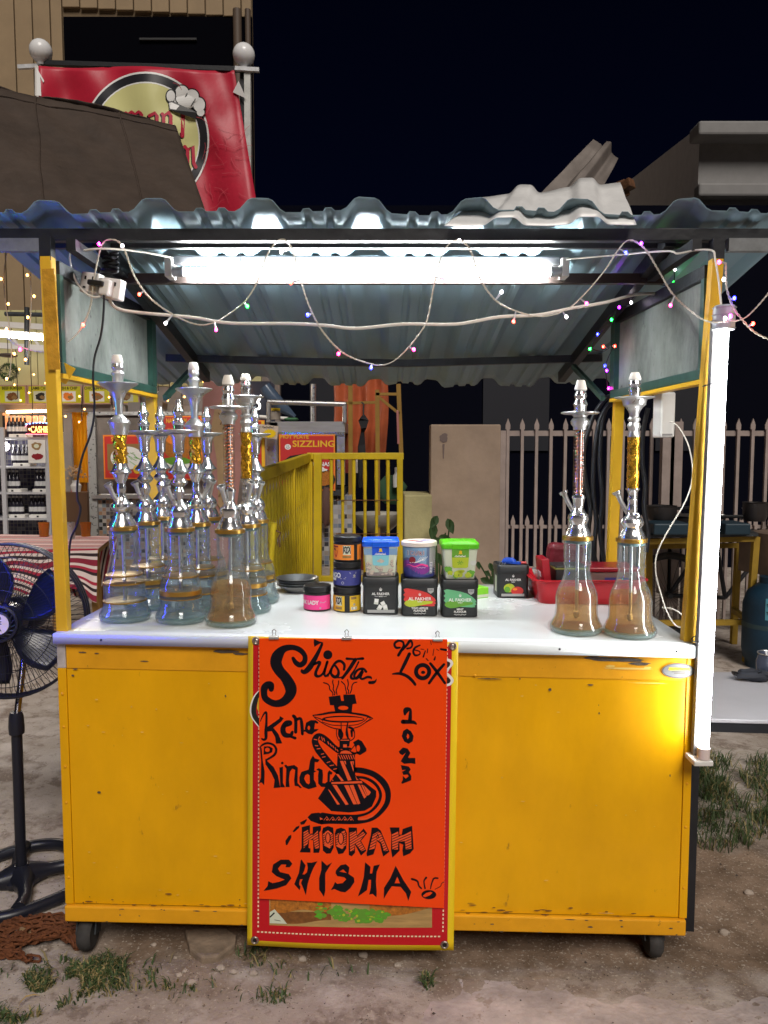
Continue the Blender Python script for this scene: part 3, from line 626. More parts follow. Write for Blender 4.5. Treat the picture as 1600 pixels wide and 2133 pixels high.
fairy('fairy_light_string', 'multicolour fairy lights looped in swags along the front roof beam', main, 2.135,
      [(206, 508, 'm'), (255, 512, 'w'), (290, 613, 'r'), (345, 673, 'w'), (173, 677, 'r'), (131, 735, 'w'), (42, 728, 'p'), (450, 687, 'p'), (515, 638, 'g'), (586, 525, 'w'), (606, 589, 'r'), (641, 656, 'b'), (705, 737, 'p'), (773, 766, 'b'), (862, 728, 'p'), (957, 501, 'w'), (926, 581, 'p'), (1045, 608, 'w'), (1070, 670, 'r'), (1180, 660, 'w'), (1222, 632, 'p'), (1336, 507, 'v'), (1304, 526, 'b'), (1397, 636, 'p'), (1511, 663, 'w'), (1522, 658, 'm')],
      Yf=lambda a, b: 2.135 if a < 1440 else 1.905)
fairy('fairy_light_string', 'fairy lights hanging past the top of the vertical tube on the right', [(1512, 548), (1514, 600), (1528, 640), (1548, 668), (1570, 690), (1600, 706), (1650, 720)], 1.90, [(1498, 546, 'p'), (1508, 582, 'w'), (1530, 621, 'b'), (1569, 674, 'r')])
fairy('fairy_light_string', 'fairy lights wound down the right rafter under the roof', [(1392, 538), (1404, 560), (1400, 592), (1360, 592), (1318, 592), (1312, 632), (1288, 642), (1274, 668), (1252, 692), (1232, 722), (1256, 732), (1276, 722), (1262, 762), (1266, 806)], 2.6,
      [(1400, 549, 'v'), (1406, 561, 'w'), (1404, 589, 'g'), (1293, 587, 'v'), (1319, 590, 'r'), (1290, 640, 'v'), (1315, 630, 'w'), (1274, 666, 'g'), (1245, 696, 'b'), (1257, 722, 'r'), (1229, 727, 'g'), (1281, 721, 'r'), (1260, 762, 'b'), (1264, 772, 'v'), (1268, 809, 'm')], Yf=lambda a, b: 2.50 if b < 600 else 2.50 + (b - 600) * .0016, mat=m_cable_b, twist=0, r=.0014)
# white power cable across the opening
wc = thing('power_cable', 'thick white power cable slung across under the roof', 'cable', P(215, 615, 2.2))
cable([P(a, b, Y) for a, b, Y in ((224, 603, 2.18), (232, 632, 2.17), (252, 645, 2.17), (300, 652, 2.18), (400, 661, 2.2), (480, 673, 2.2), (600, 674, 2.2), (680, 678, 2.2), (742, 684, 2.2), (840, 675, 2.2), (950, 675, 2.2), (1040, 660, 2.2), (1120, 656, 2.2), (1190, 642, 2.22), (1260, 630, 2.25), (1320, 614, 2.35), (1366, 611, 2.42))], .0048, m_cable_w, 'cable_run', wc)
wc = thing('power_cable', 'thin white cord from the socket looped over the left beam', 'cable', P(145, 525, 2.1))
cable([P(a, b, Y) for a, b, Y in ((360, 537, 2.3), (290, 524, 2.2), (215, 518, 2.12), (160, 524, 2.12), (146, 530, 2.13), (148, 555, 2.15), (158, 585, 2.15), (175, 608, 2.14), (195, 619, 2.13), (212, 616, 2.14))], .0028, m_cable_w, 'cable_run', wc)
wc = thing('power_cable', 'thin white cord feeding the vertical tube from the roof beam', 'cable', P(1395, 523, 2.1))
cable([P(a, b, Y) for a, b, Y in ((1180, 540, 2.3), (1300, 530, 2.2), (1390, 523, 2.1), (1412, 528, 2.08), (1450, 521, 2.06), (1484, 522, 2.02), (1490, 540, 2.0), (1498, 590, 1.98), (1503, 640, 1.955))], .0025, m_cable_w, 'cable_run', wc)
wc = thing('power_cable', 'black cord hanging from the socket past the hookahs to the ground', 'cable', P(216, 600, 2.14))
cable([P(a, b, Y) for a, b, Y in ((205, 592, 2.14), (216, 604, 2.13), (216, 650, 2.13), (210, 700, 2.13), (197, 745, 2.13), (194, 790, 2.13), (197, 850, 2.13), (190, 900, 2.13), (172, 950, 2.13), (162, 1000, 2.13), (162, 1040, 2.13), (168, 1060, 2.13), (160, 1095, 2.13), (146, 1132, 2.14), (142, 1230, 2.14), (141, 1320, 2.1))], .0030, m_cable_b, 'cable_run', wc)
wc = thing('power_cable', 'coil of black wire tied above the white socket', 'cable', P(225, 545, 2.25))
mb = MB()
for k in range(6): c = P(226, 532 + k * 7, 2.26); mb.tube([c + Vector((.028 * math.cos(t / 14 * 6.283), .01 * math.sin(t / 14 * 6.283), .008 * math.cos(t / 14 * 6.283 + k))) for t in range(14)], .0035, 6, closed=True)
mb.build('wire_coil', m_cable_b, wc, smooth=60)
# power strip
ps = thing('power_strip', 'white double power socket fixed at the top of the left board', 'socket', P(212, 595, 2.15))
rot = Matrix.Rotation(R(10), 3, 'Y') @ Matrix.Rotation(R(-14), 3, 'Z')
for px, py in ((192, 591), (237, 603)):
    c = P(px, py, 2.165); sk = MB().box(c, (.056, .03, .056), rot).build('socket_box', m_plastic_w, ps, bevel=.004)
    mb = MB()
    for ox, oz, sw, sh in ((-.012, .012, .005, .009), (.012, .012, .006, .01), (-.012, -.014, .008, .005)):
        mb.box(c + rot @ Vector((ox, -.0155, oz)), (sw, .003, sh), rot)
    mb.build('socket_hole', m_blackp, ps)
c = P(204, 591, 2.14); MB().box(c, (.05, .03, .015), rot).build('plug', m_blackp, ps, bevel=.004)
c = P(222, 600, 2.14); MB().box(c, (.03, .03, .045), rot).build('plug', m_plastic_w, ps, bevel=.006)
# white router box and cord under the right board
rb = thing('white_device_box', 'white plastic box hanging under the right-hand grey board', 'device', P(1383, 910, 2.45))
MB().span((.93 - .025 - .03, 2.44, 1.435), (.93 + .02 - .03, 2.52, 1.577)).build('casing', m_plastic_w, rb, bevel=.006)
MB().span((.93 - .02 - .03, 2.4385, 1.441), (.93 + .012 - .03, 2.4395, 1.446)).build('vent_line', M('vent', (.3, .29, .28), .5), rb)
wc = thing('power_cable', 'white cord dangling in a loop from the box onto the counter', 'cable', P(1400, 880, 2.4))
cable([P(a, b, Y) for a, b, Y in ((1392, 880, 2.46), (1402, 880, 2.42), (1418, 895, 2.40), (1435, 930, 2.38), (1443, 975, 2.37), (1440, 1010, 2.36), (1425, 1050, 2.35), (1395, 1100, 2.33), (1370, 1150, 2.32), (1366, 1190, 2.31), (1378, 1240, 2.3), (1390, 1275, 2.26), (1405, 1300, 2.2), (1420, 1307, 2.16), (1429, 1297, 2.18), (1420, 1280, 2.22), (1400, 1268, 2.26), (1380, 1266, 2.3))], .0021, m_cable_w, 'cable_run', wc)
hs = [[(1285, 822), (1262, 830), (1240, 860), (1225, 900), (1215, 950), (1220, 1000), (1230, 1060), (1225, 1120), (1240, 1180)],
      [(1290, 828), (1270, 840), (1248, 880), (1238, 950), (1236, 1020), (1242, 1090), (1236, 1150), (1250, 1190)],
      [(1285, 838), (1262, 852), (1252, 900), (1250, 970), (1255, 1040), (1250, 1110), (1262, 1185)],
      [(1350, 850), (1340, 900), (1338, 960), (1344, 1010), (1342, 1060), (1350, 1110), (1346, 1150)]]
for i, h in enumerate(hs):
    wc = thing('water_hose', ('outermost black hose curving beside the right rear post', 'middle black hose hanging beside the right rear post', 'black hose closest to the right rear post', 'black hose hanging behind the rightmost hookah')[i], 'hose', P(*h[0], 2.95))
    cable([P(a, b, 2.95) for a, b in h], .009, M('black_hose', (.016, .017, .02), .4), 'hose_run', wc)
# blue and green LED batten on the side bar's left end (its light falls on the fan, the glass and the counter's left end)
sp = thing('led_batten', 'blue and green LED batten hanging from the left end of the side bar', 'LED light', (-1.25, 1.98, 1.93))
MB().beam((-1.25, 1.985, 1.93), (-1.25, 1.985, .93), .02, .012, (0, 1, 0)).build('batten', m_blackp, sp)
for z0, z1, mt in ((.95, 1.36, 'b'), (1.37, 1.50, 'g'), (1.51, 1.62, 'b'), (1.63, 1.72, 'g'), (1.73, 1.90, 'b')):
    MB().tube([(-1.236, 1.98, z0), (-1.236, 1.98, z1)], .008, 8).build('led_strip', bpy.data.materials.get('led_' + mt) or glow('led_' + mt, (.02, .035, 1) if mt == 'b' else (.02, .8, .18), 95.0 if mt == 'b' else 36.0), sp, smooth=60)

# ================================================================ HOOKAHS
SC = .00136
JAR_H = 198 * SC
def jar(t, water, amber):
    pr = [(.0, 0), (46, 0), (51, 3), (53, 9), (52, 16), (47, 25), (43.5, 35), (42.5, 48), (42.5, 72), (41, 82), (37, 93), (31, 105), (27, 118), (25.5, 130), (25.5, 137), (28, 140), (28, 143), (26, 146), (27.5, 155), (28, 190), (28.5, 196)]
    out = [(r * SC, z * SC) for r, z in pr]
    inn = [(max(0, r - 2.2) * SC, z * SC) for r, z in pr if z > 13][::-1] + [(0, 13 * SC)]
    g = MB().lathe(out[1:], 36).build('glass_base', m_glass, t, smooth=60)
    MB().lathe([(0, 1 * SC), (45 * SC, 1 * SC), (49 * SC, 5 * SC), (49 * SC, 9 * SC), (44 * SC, 12.5 * SC), (0, 11 * SC)], 32).build('glass_foot', m_glass_thick, t, smooth=50)
    def rin(z):
        for (a, za), (b, zb) in zip(pr, pr[1:]):
            if za <= z <= zb and zb > za: return (a + (b - a) * (z - za) / (zb - za) - 3) * SC
        return 20 * SC
    zs = [14, 20, 28, 38, 50, 62, 72] + ([80, 88] if amber else [])
    MB().lathe([(0, 13.8 * SC)] + [(rin(z), z * SC) for z in zs] + [(0, zs[-1] * SC)], 28).build('liquid', m_amber if amber else m_water, g, smooth=40)
    bands = [(190, 198, 30.5)] + ([] if amber else random.sample([(58, 68, 43.2), (78, 82, 42.2), (40, 43, 44), (95, 98, 37.2), (50, 52, 43.2)], 3))
    for z0, z1, r in bands:
        MB().lathe([(r * SC - .001, z0 * SC), (r * SC + .0006, z0 * SC + .0004), (r * SC + .0006, z1 * SC - .0004), (r * SC - .001, z1 * SC)], 32).build('gold_band', m_gold, g, smooth=40)
    MB().lathe([(16 * SC, 182 * SC), (25 * SC, 184 * SC), (26.5 * SC, 196 * SC), (16 * SC, 198 * SC)], 24).build('grommet', M('grommet_teal', (.16, .26, .25), .4) if 'grommet_teal' not in bpy.data.materials else bpy.data.materials['grommet_teal'], g, smooth=40)
    MB().tube([(0, 0, 200 * SC), (.001, 0, 34 * SC)], 3.6 * SC, 10).build('down_pipe', m_alu, t, smooth=40)
    MB().lathe([(4 * SC, 30 * SC), (6 * SC, 33 * SC), (6 * SC, 42 * SC), (4 * SC, 45 * SC)], 12).build('diffuser', m_alu, t, smooth=30)
def prof_px(lst, y0): return [(r * SC, JAR_H + (y0 - y) * SC) for r, y in lst]
def port(t, ang, z, tilt=1.0):
    dx, dy = math.sin(ang), -math.cos(ang)
    a = Vector((dx * .006, dy * .006, z - .012)); b = Vector((dx * .030, dy * .030, z + .028 * tilt)); c = Vector((dx * .040, dy * .040, z + .050 * tilt)); d = (c - b).normalized()
    mb = MB(); mb.tube([a, b, c], [.0065, .0065, .007], 12, caps=False)
    mb.tube([c - d * .002, c + d * .004, c + d * .007], [.0105, .0125, .0125], 14, caps=False)
    mb.tube([c + d * .007, c + d * .0072], [.0125, .0078], 14, caps=False); mb.tube([c + d * .0072, c - d * .01], [.0078, .0072], 14, caps=False)
    o = mb.build('hose_port', m_alu, t, smooth=40)
    q = c - d * .008; e = c - d * .0102
    MB().tube([q, e], [.0073, .001], 12).build('port_hole', m_blackp, o)
    # small release valve
    dx, dy = math.sin(ang + 2.2), -math.cos(ang + 2.2)
    MB().ball((dx * .026, dy * .026, z - .006), .008, 10).build('valve', m_chrome, t, smooth=60)
def hookah(kind, water=True, amber=False, pang=-.6):
    t = bpy.data.objects.new('hookah', None); COL.objects.link(t)
    jar(t, water, amber)
    if kind == 'short':
        low = [(0, 1108), (26, 1106), (27, 1104), (26, 1100), (23, 1092), (19, 1084), (19, 1081), (22, 1076), (22, 1070), (19, 1062), (13, 1056), (7, 1047), (9.5, 1040), (12, 1030), (8, 1021), (15, 1015), (18, 1011), (15, 1006), (11, 1001), (13, 995), (22, 990), (22, 988), (14, 978), (9, 968), (6.5, 962), (8, 957), (7, 953), (11.5, 949), (12, 932), (14, 920), (19, 912), (0, 911)]
        tray = [(0, 911.5), (18, 911.5), (30, 908.5), (37, 906), (38, 904), (37, 903), (28, 906.5), (0, 908)]
        top = [(0, 908), (11, 907), (11, 893), (12.5, 891), (13.5, 887), (10, 883), (8.5, 879), (8.5, 874), (12, 868), (12, 864), (9, 859), (7.2, 856), (5.4, 842), (4.4, 841), (0, 841)]
        MB().lathe(prof_px(low, 1105), 28).build('stem', m_chrome, t, smooth=32); MB().lathe(prof_px(tray, 1105), 32).build('ash_tray', m_alu, t, smooth=32)
        MB().lathe(prof_px(top, 1105), 24).build('bowl_stem', m_chrome, t, smooth=32)
        port(t, pang, JAR_H + (1105 - 1058) * SC)
    elif kind == 'gold':
        low = [(0, 1108), (27, 1106), (28, 1103), (26, 1097), (20, 1086), (15, 1078), (15, 1075), (20, 1070), (22.5, 1064), (21, 1058), (14, 1053), (11, 1046), (8, 1037), (9.5, 1030), (9.5, 1024), (8.5, 1015), (12, 1008), (15, 1001), (17, 996), (22, 994), (22.5, 992), (18, 987), (15, 981), (13, 974), (0, 973)]
        tray = [(0, 916), (16, 915), (18, 905), (20, 896), (23, 891.5), (23.5, 890), (20, 885), (13, 879), (8, 874), (7.6, 868), (8, 861), (9, 850), (11, 840), (16, 829), (25, 820), (36, 814), (40, 811), (40.5, 809.5), (39, 808.5), (28, 812), (0, 813)]
        top = [(0, 813), (11, 812), (11, 796), (14, 790), (13, 788), (9.5, 784), (12.5, 778), (12, 773), (10.5, 769), (0, 768)]
        MB().lathe(prof_px(low, 1105), 28).build('stem', m_chrome, t, smooth=32); MB().lathe(prof_px(tray, 1105), 32).build('ash_tray', m_alu, t, smooth=32)
        MB().lathe(prof_px(top, 1105), 24).build('bowl_stem', m_alu, t, smooth=32)
        # twisted gold column
        mb = MB(); n = 24; m = 26; vs = []
        for j in range(m + 1):
            z = JAR_H + (1105 - 974 + 59 * j / m) * SC
            for k in range(n):
                a = 2 * math.pi * k / n; r = (13 + 1.3 * math.sin(3 * a + j * .55)) * SC; vs.append((r * math.cos(a), r * math.sin(a), z))
        mb.add(vs, [[j * n + k, j * n + (k + 1) % n, (j + 1) * n + (k + 1) % n, (j + 1) * n + k] for j in range(m) for k in range(n)]); mb.build('gold_column', m_goldcol, t, smooth=60)
        MB().lathe(prof_px([(0, 769), (11.5, 769), (12, 766), (9.3, 754), (8, 752), (0, 752)], 1105), 24).build('clay_bowl', m_clay, t, smooth=40)
        port(t, pang, JAR_H + (1105 - 1056) * SC)
    elif kind == 'spring':
        low = [(0, 1108), (26, 1106), (27, 1103), (24, 1098), (24, 1096), (21.5, 1092), (21.5, 1090), (19, 1086), (17, 1081), (19.5, 1075), (21, 1069), (20, 1062), (13, 1055), (9.5, 1048), (10.5, 1040), (12, 1030), (13.5, 1027), (13, 1023), (0, 1022)]
        tray = [(0, 890), (13, 890), (13.5, 884), (18, 878), (19, 873), (16, 868), (13, 865), (15, 861), (20, 859), (34, 858.5), (38, 857), (38.5, 855.5), (37, 854.5), (22, 857), (0, 857)]
        top = [(0, 857), (12, 856), (12.5, 843), (14.5, 839), (13, 836), (10, 829), (12.5, 822), (11, 816), (9, 812), (0, 811)]
        MB().lathe(prof_px(low, 1105), 28).build('stem', m_chrome, t, smooth=32); MB().lathe(prof_px(tray, 1105), 32).build('ash_tray', m_alu, t, smooth=32)
        MB().lathe(prof_px(top, 1105), 24).build('bowl_stem', m_chrome, t, smooth=32)
        z0, z1 = JAR_H + (1105 - 1022) * SC, JAR_H + (1105 - 890) * SC
        MB().lathe([(12 * SC, z0), (12 * SC, z1)], 24).build('glass_sleeve', m_glass_clear, t, smooth=60)
        MB().tube([(0, 0, z0), (0, 0, z1)], 5.5 * SC, 12).build('inner_pipe', m_chrome, t, smooth=60)
        mb = MB(); pts = []
        for j in range(19 * 14):
            a = j / 14 * 6.283; f = j / (19 * 14)
            if .42 < f < .54: f2 = f
            pts.append((8.6 * SC * math.cos(a), 8.6 * SC * math.sin(a), z0 + (z1 - z0) * f))
        mb.tube(pts, 1.15 * SC, 6); mb.build('copper_spring', m_copper, t, smooth=60)
        MB().lathe(prof_px([(0, 812), (10, 812), (12.5, 810), (12, 806), (8.5, 793), (7.5, 791), (0, 791)], 1105), 24).build('clay_bowl', m_clay, t, smooth=40)
        port(t, pang, JAR_H + (1105 - 1056) * SC)
    elif kind == 'tall':
        low = [(0, 1113), (26, 1111), (26.5, 1108), (24, 1101), (20, 1094), (19, 1088), (22, 1083), (23.5, 1078), (21, 1071), (13, 1065), (9, 1059), (10.5, 1050), (9, 1044), (9, 1038), (10.5, 1032), (8.5, 1026), (8.5, 1021), (11, 1015), (14, 1012), (14, 1010), (0, 1009)]
        tray = [(0, 909), (12.5, 908), (12, 904), (9.5, 897), (11, 892), (13.5, 887), (11.5, 881), (9, 878.5), (12, 875), (12.5, 872), (9, 868), (9.5, 862), (12, 856), (17, 849), (22, 845), (23, 838), (25, 834), (38, 831.5), (39.5, 830), (38, 829), (25, 832), (0, 832)]
        top = [(0, 832), (10, 831), (12, 814), (12, 812), (8.5, 809), (12, 804), (10, 797), (0, 796)]
        MB().lathe(prof_px(low, 1110), 28).build('stem', m_chrome, t, smooth=32); MB().lathe(prof_px(tray, 1110), 32).build('ash_tray', m_alu, t, smooth=32)
        MB().lathe(prof_px(top, 1110), 24).build('bowl_stem', m_chrome, t, smooth=32)
        mb = MB(); n = 24; m = 36; vs = []
        for j in range(m + 1):
            z = JAR_H + (1110 - 1010 + 102 * j / m) * SC
            for k in range(n):
                a = 2 * math.pi * k / n; r = (12 + .8 * math.sin(4 * a + 1.5 * math.sin(j * .5))) * SC; vs.append((r * math.cos(a), r * math.sin(a), z))
        mb.add(vs, [[j * n + k, j * n + (k + 1) % n, (j + 1) * n + (k + 1) % n, (j + 1) * n + k] for j in range(m) for k in range(n)]); mb.build('gold_column', m_goldcol, t, smooth=60)
        MB().lathe(prof_px([(0, 797), (10, 797), (12, 795), (11.5, 791), (8, 782), (7, 781), (0, 781)], 1110), 24).build('clay_bowl', m_clay, t, smooth=40)
        port(t, pang, JAR_H + (1110 - 1058) * SC)
    return t
def on_counter(px, py):
    p = G(px, py, CTOP); return Vector((p.x, p.y, ctop(p.x) + .0012))
protos = {k: None for k in ('short', 'gold', 'spring', 'tall')}
HK = [('gold', False, 262, 1291, -.6, 'tall hookah with twisted gold column, leftmost in the front row'),
      ('short', False, 378, 1292, -.7, 'short silver hookah in the middle of the front row on the left'),
      ('spring', True, 482, 1296, -.35, 'copper spring hookah with amber base at the right end of the left group'),
      ('short', False, 310, 1266, -.5, 'short silver hookah just behind the leftmost gold one'),
      ('gold', False, 415, 1268, 2.0, 'tall gold-column hookah behind the short silver one in the middle'),
      ('tall', False, 516, 1270, .5, 'tall slim gold hookah right behind the copper spring one on the left'),
      ('short', False, 341, 1243, .7, 'short silver hookah at the left end of the back row'),
      ('short', False, 437, 1243, .6, 'short silver hookah in the middle of the back row'),
      ('short', False, 536, 1250, .6, 'short silver hookah at the right end of the back row'),
      ('spring', True, 1200, 1301, -2.0, 'copper spring hookah with amber base by the red basket, left of the right pair'),
      ('tall', True, 1312, 1306, -2.0, 'tall gold-column hookah with amber base at the right end of the counter')]
for kind, amber, px, py, ang, lab in HK:
    key = (kind, amber)
    if key not in protos: protos[key] = hookah(kind, True, amber, -.6); t = protos[key]
    else: t = copy_tree(protos[key])
    t.location = on_counter(px, py + 9); t.rotation_euler = (random.uniform(-.006, .006), random.uniform(-.006, .006), ang + .6)
    tag(t, lab, 'hookah', 'hookahs on the counter')
# ================================================================ GOODS ON THE COUNTER
def rrect(hw, hd, r, n=5):
    o = []
    for cx, cy, a0 in ((hw - r, hd - r, 0), (-hw + r, hd - r, 90), (-hw + r, -hd + r, 180), (hw - r, -hd + r, 270)):
        for i in range(n + 1): a = R(a0 + 90 * i / n); o.append((cx + r * math.cos(a), cy + r * math.sin(a)))
    return o
def rbox(mb, c, prof, r=.01, rot=0):     # prof: (half width, half depth, z)
    c = Vector(c); cr, sr = math.cos(rot), math.sin(rot); vs = []; k = None
    for hw, hd, z in prof:
        o = rrect(hw, hd, min(r, hw * .95, hd * .95)); k = len(o); vs += [(c.x + x * cr - y * sr, c.y + x * sr + y * cr, c.z + z) for x, y in o]
    m = len(prof); fs = [[i * k + j, i * k + (j + 1) % k, (i + 1) * k + (j + 1) % k, (i + 1) * k + j] for i in range(m - 1) for j in range(k)]
    fs += [list(range(k - 1, -1, -1)), [(m - 1) * k + j for j in range(k)]]
    return mb.add(vs, fs)
def rect(x0, y0, x1, y1): return [(x0, y0), (x1, y0), (x1, y1), (x0, y1)]
def crown(mb, fm, x, y, s):
    for i, (a, h) in enumerate(((-32, .8), (-15, 1), (0, 1.15), (15, 1), (32, .8))):
        d = R(a); mb.stroke([(x + math.sin(d) * s * .35, y + math.cos(d) * s * .2, s * .14), (x + math.sin(d) * s * h, y + math.cos(d) * s * h, s * .10)], fm, smooth=False)
def squiggle(mb, fm, x, y, wd, h):       # a short line of cursive script
    n = 9; mb.stroke([(x - wd / 2 + wd * i / n, y + h * math.sin(i * 2.3) * .5, h * .32) for i in range(n + 1)], fm)
    for i in range(4): mb.poly(circle(x - wd * .4 + wd * .27 * i, y - h * .8, h * .16, n=8), fm)
m_pr = {'red': flat('print_red', (.55, .035, .03)), 'lime': flat('print_lime', (.42, .5, .03)), 'mint': flat('print_mint', (.13, .42, .20)), 'leaf': flat('print_leaf', (.12, .32, .03)), 'gum': flat('print_gum', (.62, .64, .58)), 'orange': flat('print_orange', (.85, .25, .03)), 'navy': flat('print_navy', (.045, .05, .22)), 'yellow': flat('print_yellow', (.80, .50, .03)), 'pink': flat('print_pink', (.85, .06, .28)), 'blue': flat('print_blue', (.01, .08, .58)), 'cyan': flat('print_cyan', (.22, .55, .62)), 'sky': flat('print_sky', (.20, .33, .50)), 'purple': flat('print_purple', (.20, .03, .24)), 'white': m_whitep, 'black': m_blackprint, 'cream': flat('print_cream', (.62, .66, .52)), 'nut': flat('print_nut', (.60, .50, .40), var=.25, scale=90), 'nutshade': flat('print_nutshade', (.30, .25, .24), var=.4, scale=60), 'tan': flat('print_tan', (.28, .17, .06)), 'green': flat('print_green', (.10, .42, .02)), 'maroon': flat('print_maroon', (.22, .012, .02)), 'silver': m_silver, 'brown': flat('print_brown', (.22, .085, .02), var=.5, scale=60), 'fried': flat('print_fried', (.48, .17, .02), var=.6, scale=90), 'wood': flat('print_wood', (.45, .28, .10), var=.3, scale=12, stretch=(1, 1, 8))}
def printer(t, prefix='print'):
    layers = {}
    def get(c):
        if c not in layers: layers[c] = MB()
        return layers[c]
    def done(parent=None, name='label_print', kind=None):
        for c, mb in layers.items(): mb.build(name, m_pr[c], parent or t, kind='stuff' if name == 'banner_print' else kind)
    return get, done
TW = .0555
def tin(px, py, lab, design):
    p = on_counter(px, py); p.y += TW; t = thing('tobacco_tin', lab, 'tin', p)
    MB().add([], []); mb = MB(); rbox(mb, p, [(TW - .006, TW - .006, 0), (TW - .002, TW - .002, .003), (TW - .002, TW - .002, .088), (TW - .002, TW - .002, .0885)], .012); mb.build('tin_body', m_tin, t, smooth=40)
    mb = MB(); rbox(mb, p, [(TW, TW, .089), (TW, TW, .112), (TW - .002, TW - .002, .1145), (TW - .006, TW - .006, .1145), (TW - .007, TW - .007, .112)], .013); mb.build('lid', m_tin, t, smooth=40)
    k = [0]
    def layer(d): return lambda x, y: Vector((p.x + x, p.y - TW + .002 - .0004 * d, p.z + y))
    g, done = printer(t)
    design(g, layer); done(); return t, p
def brush(g, f, c1, c2):
    g(c1).poly([(-.049, .083), (-.04, .086), (-.02, .083), (0, .079), (.02, .073), (.035, .064), (.045, .055), (.049, .047), (.044, .046), (.049, .040), (.043, .036), (.046, .032), (.035, .031), (.0, .033), (-.03, .034), (-.046, .036), (-.043, .045), (-.049, .052), (-.044, .06), (-.05, .066), (-.044, .072)], f(1))
    g(c2).poly([(-.047, .041), (-.04, .048), (-.028, .052), (-.01, .05), (.01, .0475), (.03, .047), (.04, .046), (.037, .040), (.02, .037), (.0, .0335), (-.015, .030), (-.03, .029), (-.042, .033)], f(2))
def d_gum(g, f):
    crown(g('white'), f(1), 0, .072, .010); g('white').text('AL FAKHER', f(1), .0105, 0, .064, bold=.02); squiggle(g('white'), f(1), 0, .057, .012, .003)
    g('white').stroke([(-.018, .0565, .0007), (-.008, .0565, .0007)], f(1)); g('white').stroke([(.008, .0565, .0007), (.018, .0565, .0007)], f(1))
    for x, y, a in ((-.013, .041, -8), (.008, .033, 28), (-.003, .022, -30), (.014, .022, 12)):
        ca, sa = math.cos(R(a)), math.sin(R(a)); r = [(x + u * ca - v * sa, y + u * sa + v * ca) for u, v in rect(-.0065, -.0085, .0065, .0085)]
        g('gum').poly(r, f(1 + abs(a) % 3 * .4)); r = [(x + u * ca - v * sa, y + u * sa + v * ca) for u, v in rect(-.005, -.002, .0055, .0075)]; g('white').poly(r, f(3))
    g('silver').poly(rect(-.040, .0065, .042, .0155), f(1))
def d_apples(g, f):
    brush(g, f, 'red', 'lime'); common(g, f, 'TWO APPLES')
def d_mint(g, f):
    brush(g, f, 'mint', 'leaf'); common(g, f, 'MINT')
def common(g, f, a):
    crown(g('white'), f(3), 0, .062, .009); g('white').text('AL FAKHER', f(3), .0135, 0, .0535, bold=.02); squiggle(g('white'), f(3), 0, .0455, .014, .003)
    g('white').text(a, f(3), .0085, 0, .025, bold=.03); g('white').text('FLAVOUR', f(3), .0085, 0, .0175, bold=.03); squiggle(g('white'), f(3), 0, .0095, .036, .0035)
    g('silver').poly([(.023, .086), (.042, .086), (.041, .075), (.0325, .069), (.024, .075)], f(1)); squiggle(g('black'), f(2), .0325, .081, .013, .003)
def d_two(g, f):
    crown(g('white'), f(1), 0, .072, .009); g('white').text('AL FAKHER', f(1), .0105, 0, .064, bold=.02); squiggle(g('white'), f(1), 0, .057, .012, .003)
    g('lime').poly(circle(-.013, .036, .019, .015), f(1)); g('leaf').poly(circle(-.020, .031, .010, .010), f(2)); g('red').poly(circle(.014, .026, .021, .015), f(3)); g('orange').poly(circle(.006, .032, .008, .004), f(4)); g('brown').stroke([(-.012, .045, .001), (-.010, .053, .001)], f(3))
    g('silver').poly(rect(-.040, .0075, .038, .0165), f(4))
t1, q1 = tin(793, 1282, 'black flavour tin showing white gum cubes, leftmost of three under the tubs', d_gum)
t2, q2 = tin(874.5, 1284, 'black flavour tin with red and lime brush stroke reading TWO APPLES', d_apples)
t3, q3 = tin(958.5, 1285, 'black flavour tin with green brush stroke reading MINT', d_mint)
t4, q4 = tin(1069, 1243, 'black flavour tin with two printed apples, standing alone by the red basket', d_two)
mb = MB(); fs_ = lambda x, y: Vector((q4.x - TW + .0015, q4.y - .02 + x, q4.z + y)); mb.poly(rect(-.015, .02, .02, .075), fs_); mb.build('side_label', m_pr['cream'], t4)
# small things on the lone tin
tt = thing('lighter', 'blue plastic lighter lying on the lone black tin', 'lighter', q4 + Vector((0, 0, .116)))
mb = MB(); rbox(mb, q4 + Vector((-.008, -.012, .115)), [(.024, .010, 0), (.026, .012, .004), (.022, .010, .014), (.014, .008, .02)], .008, -.5); rbox(mb, q4 + Vector((.012, -.03, .1155)), [(.018, .006, 0), (.018, .006, .008)], .004, -.45); mb.build('lighter_body', flat('lighter_blue', (.02, .07, .42), .3), tt, smooth=40)
tt = thing('lighter', 'red lighter lying at the right of the lone black tin lid', 'lighter', q4 + Vector((.035, 0, .116)))
MB().box(q4 + Vector((.036, -.03, .1195)), (.026, .012, .008)).build('lighter_body', flat('lighter_red', (.45, .03, .03), .3), tt, bevel=.003)
tt = thing('metal_tongs', 'small silver tongs lying on the lone black tin', 'tongs', q4 + Vector((-.035, 0, .116)))
mb = MB()
for k in range(3): mb.tube([q4 + Vector((-.048 + k * .009, -.05, .1165)), q4 + Vector((-.036 + k * .009, .0, .1175))], .0016, 6)
mb.build('prongs', m_alu, tt)
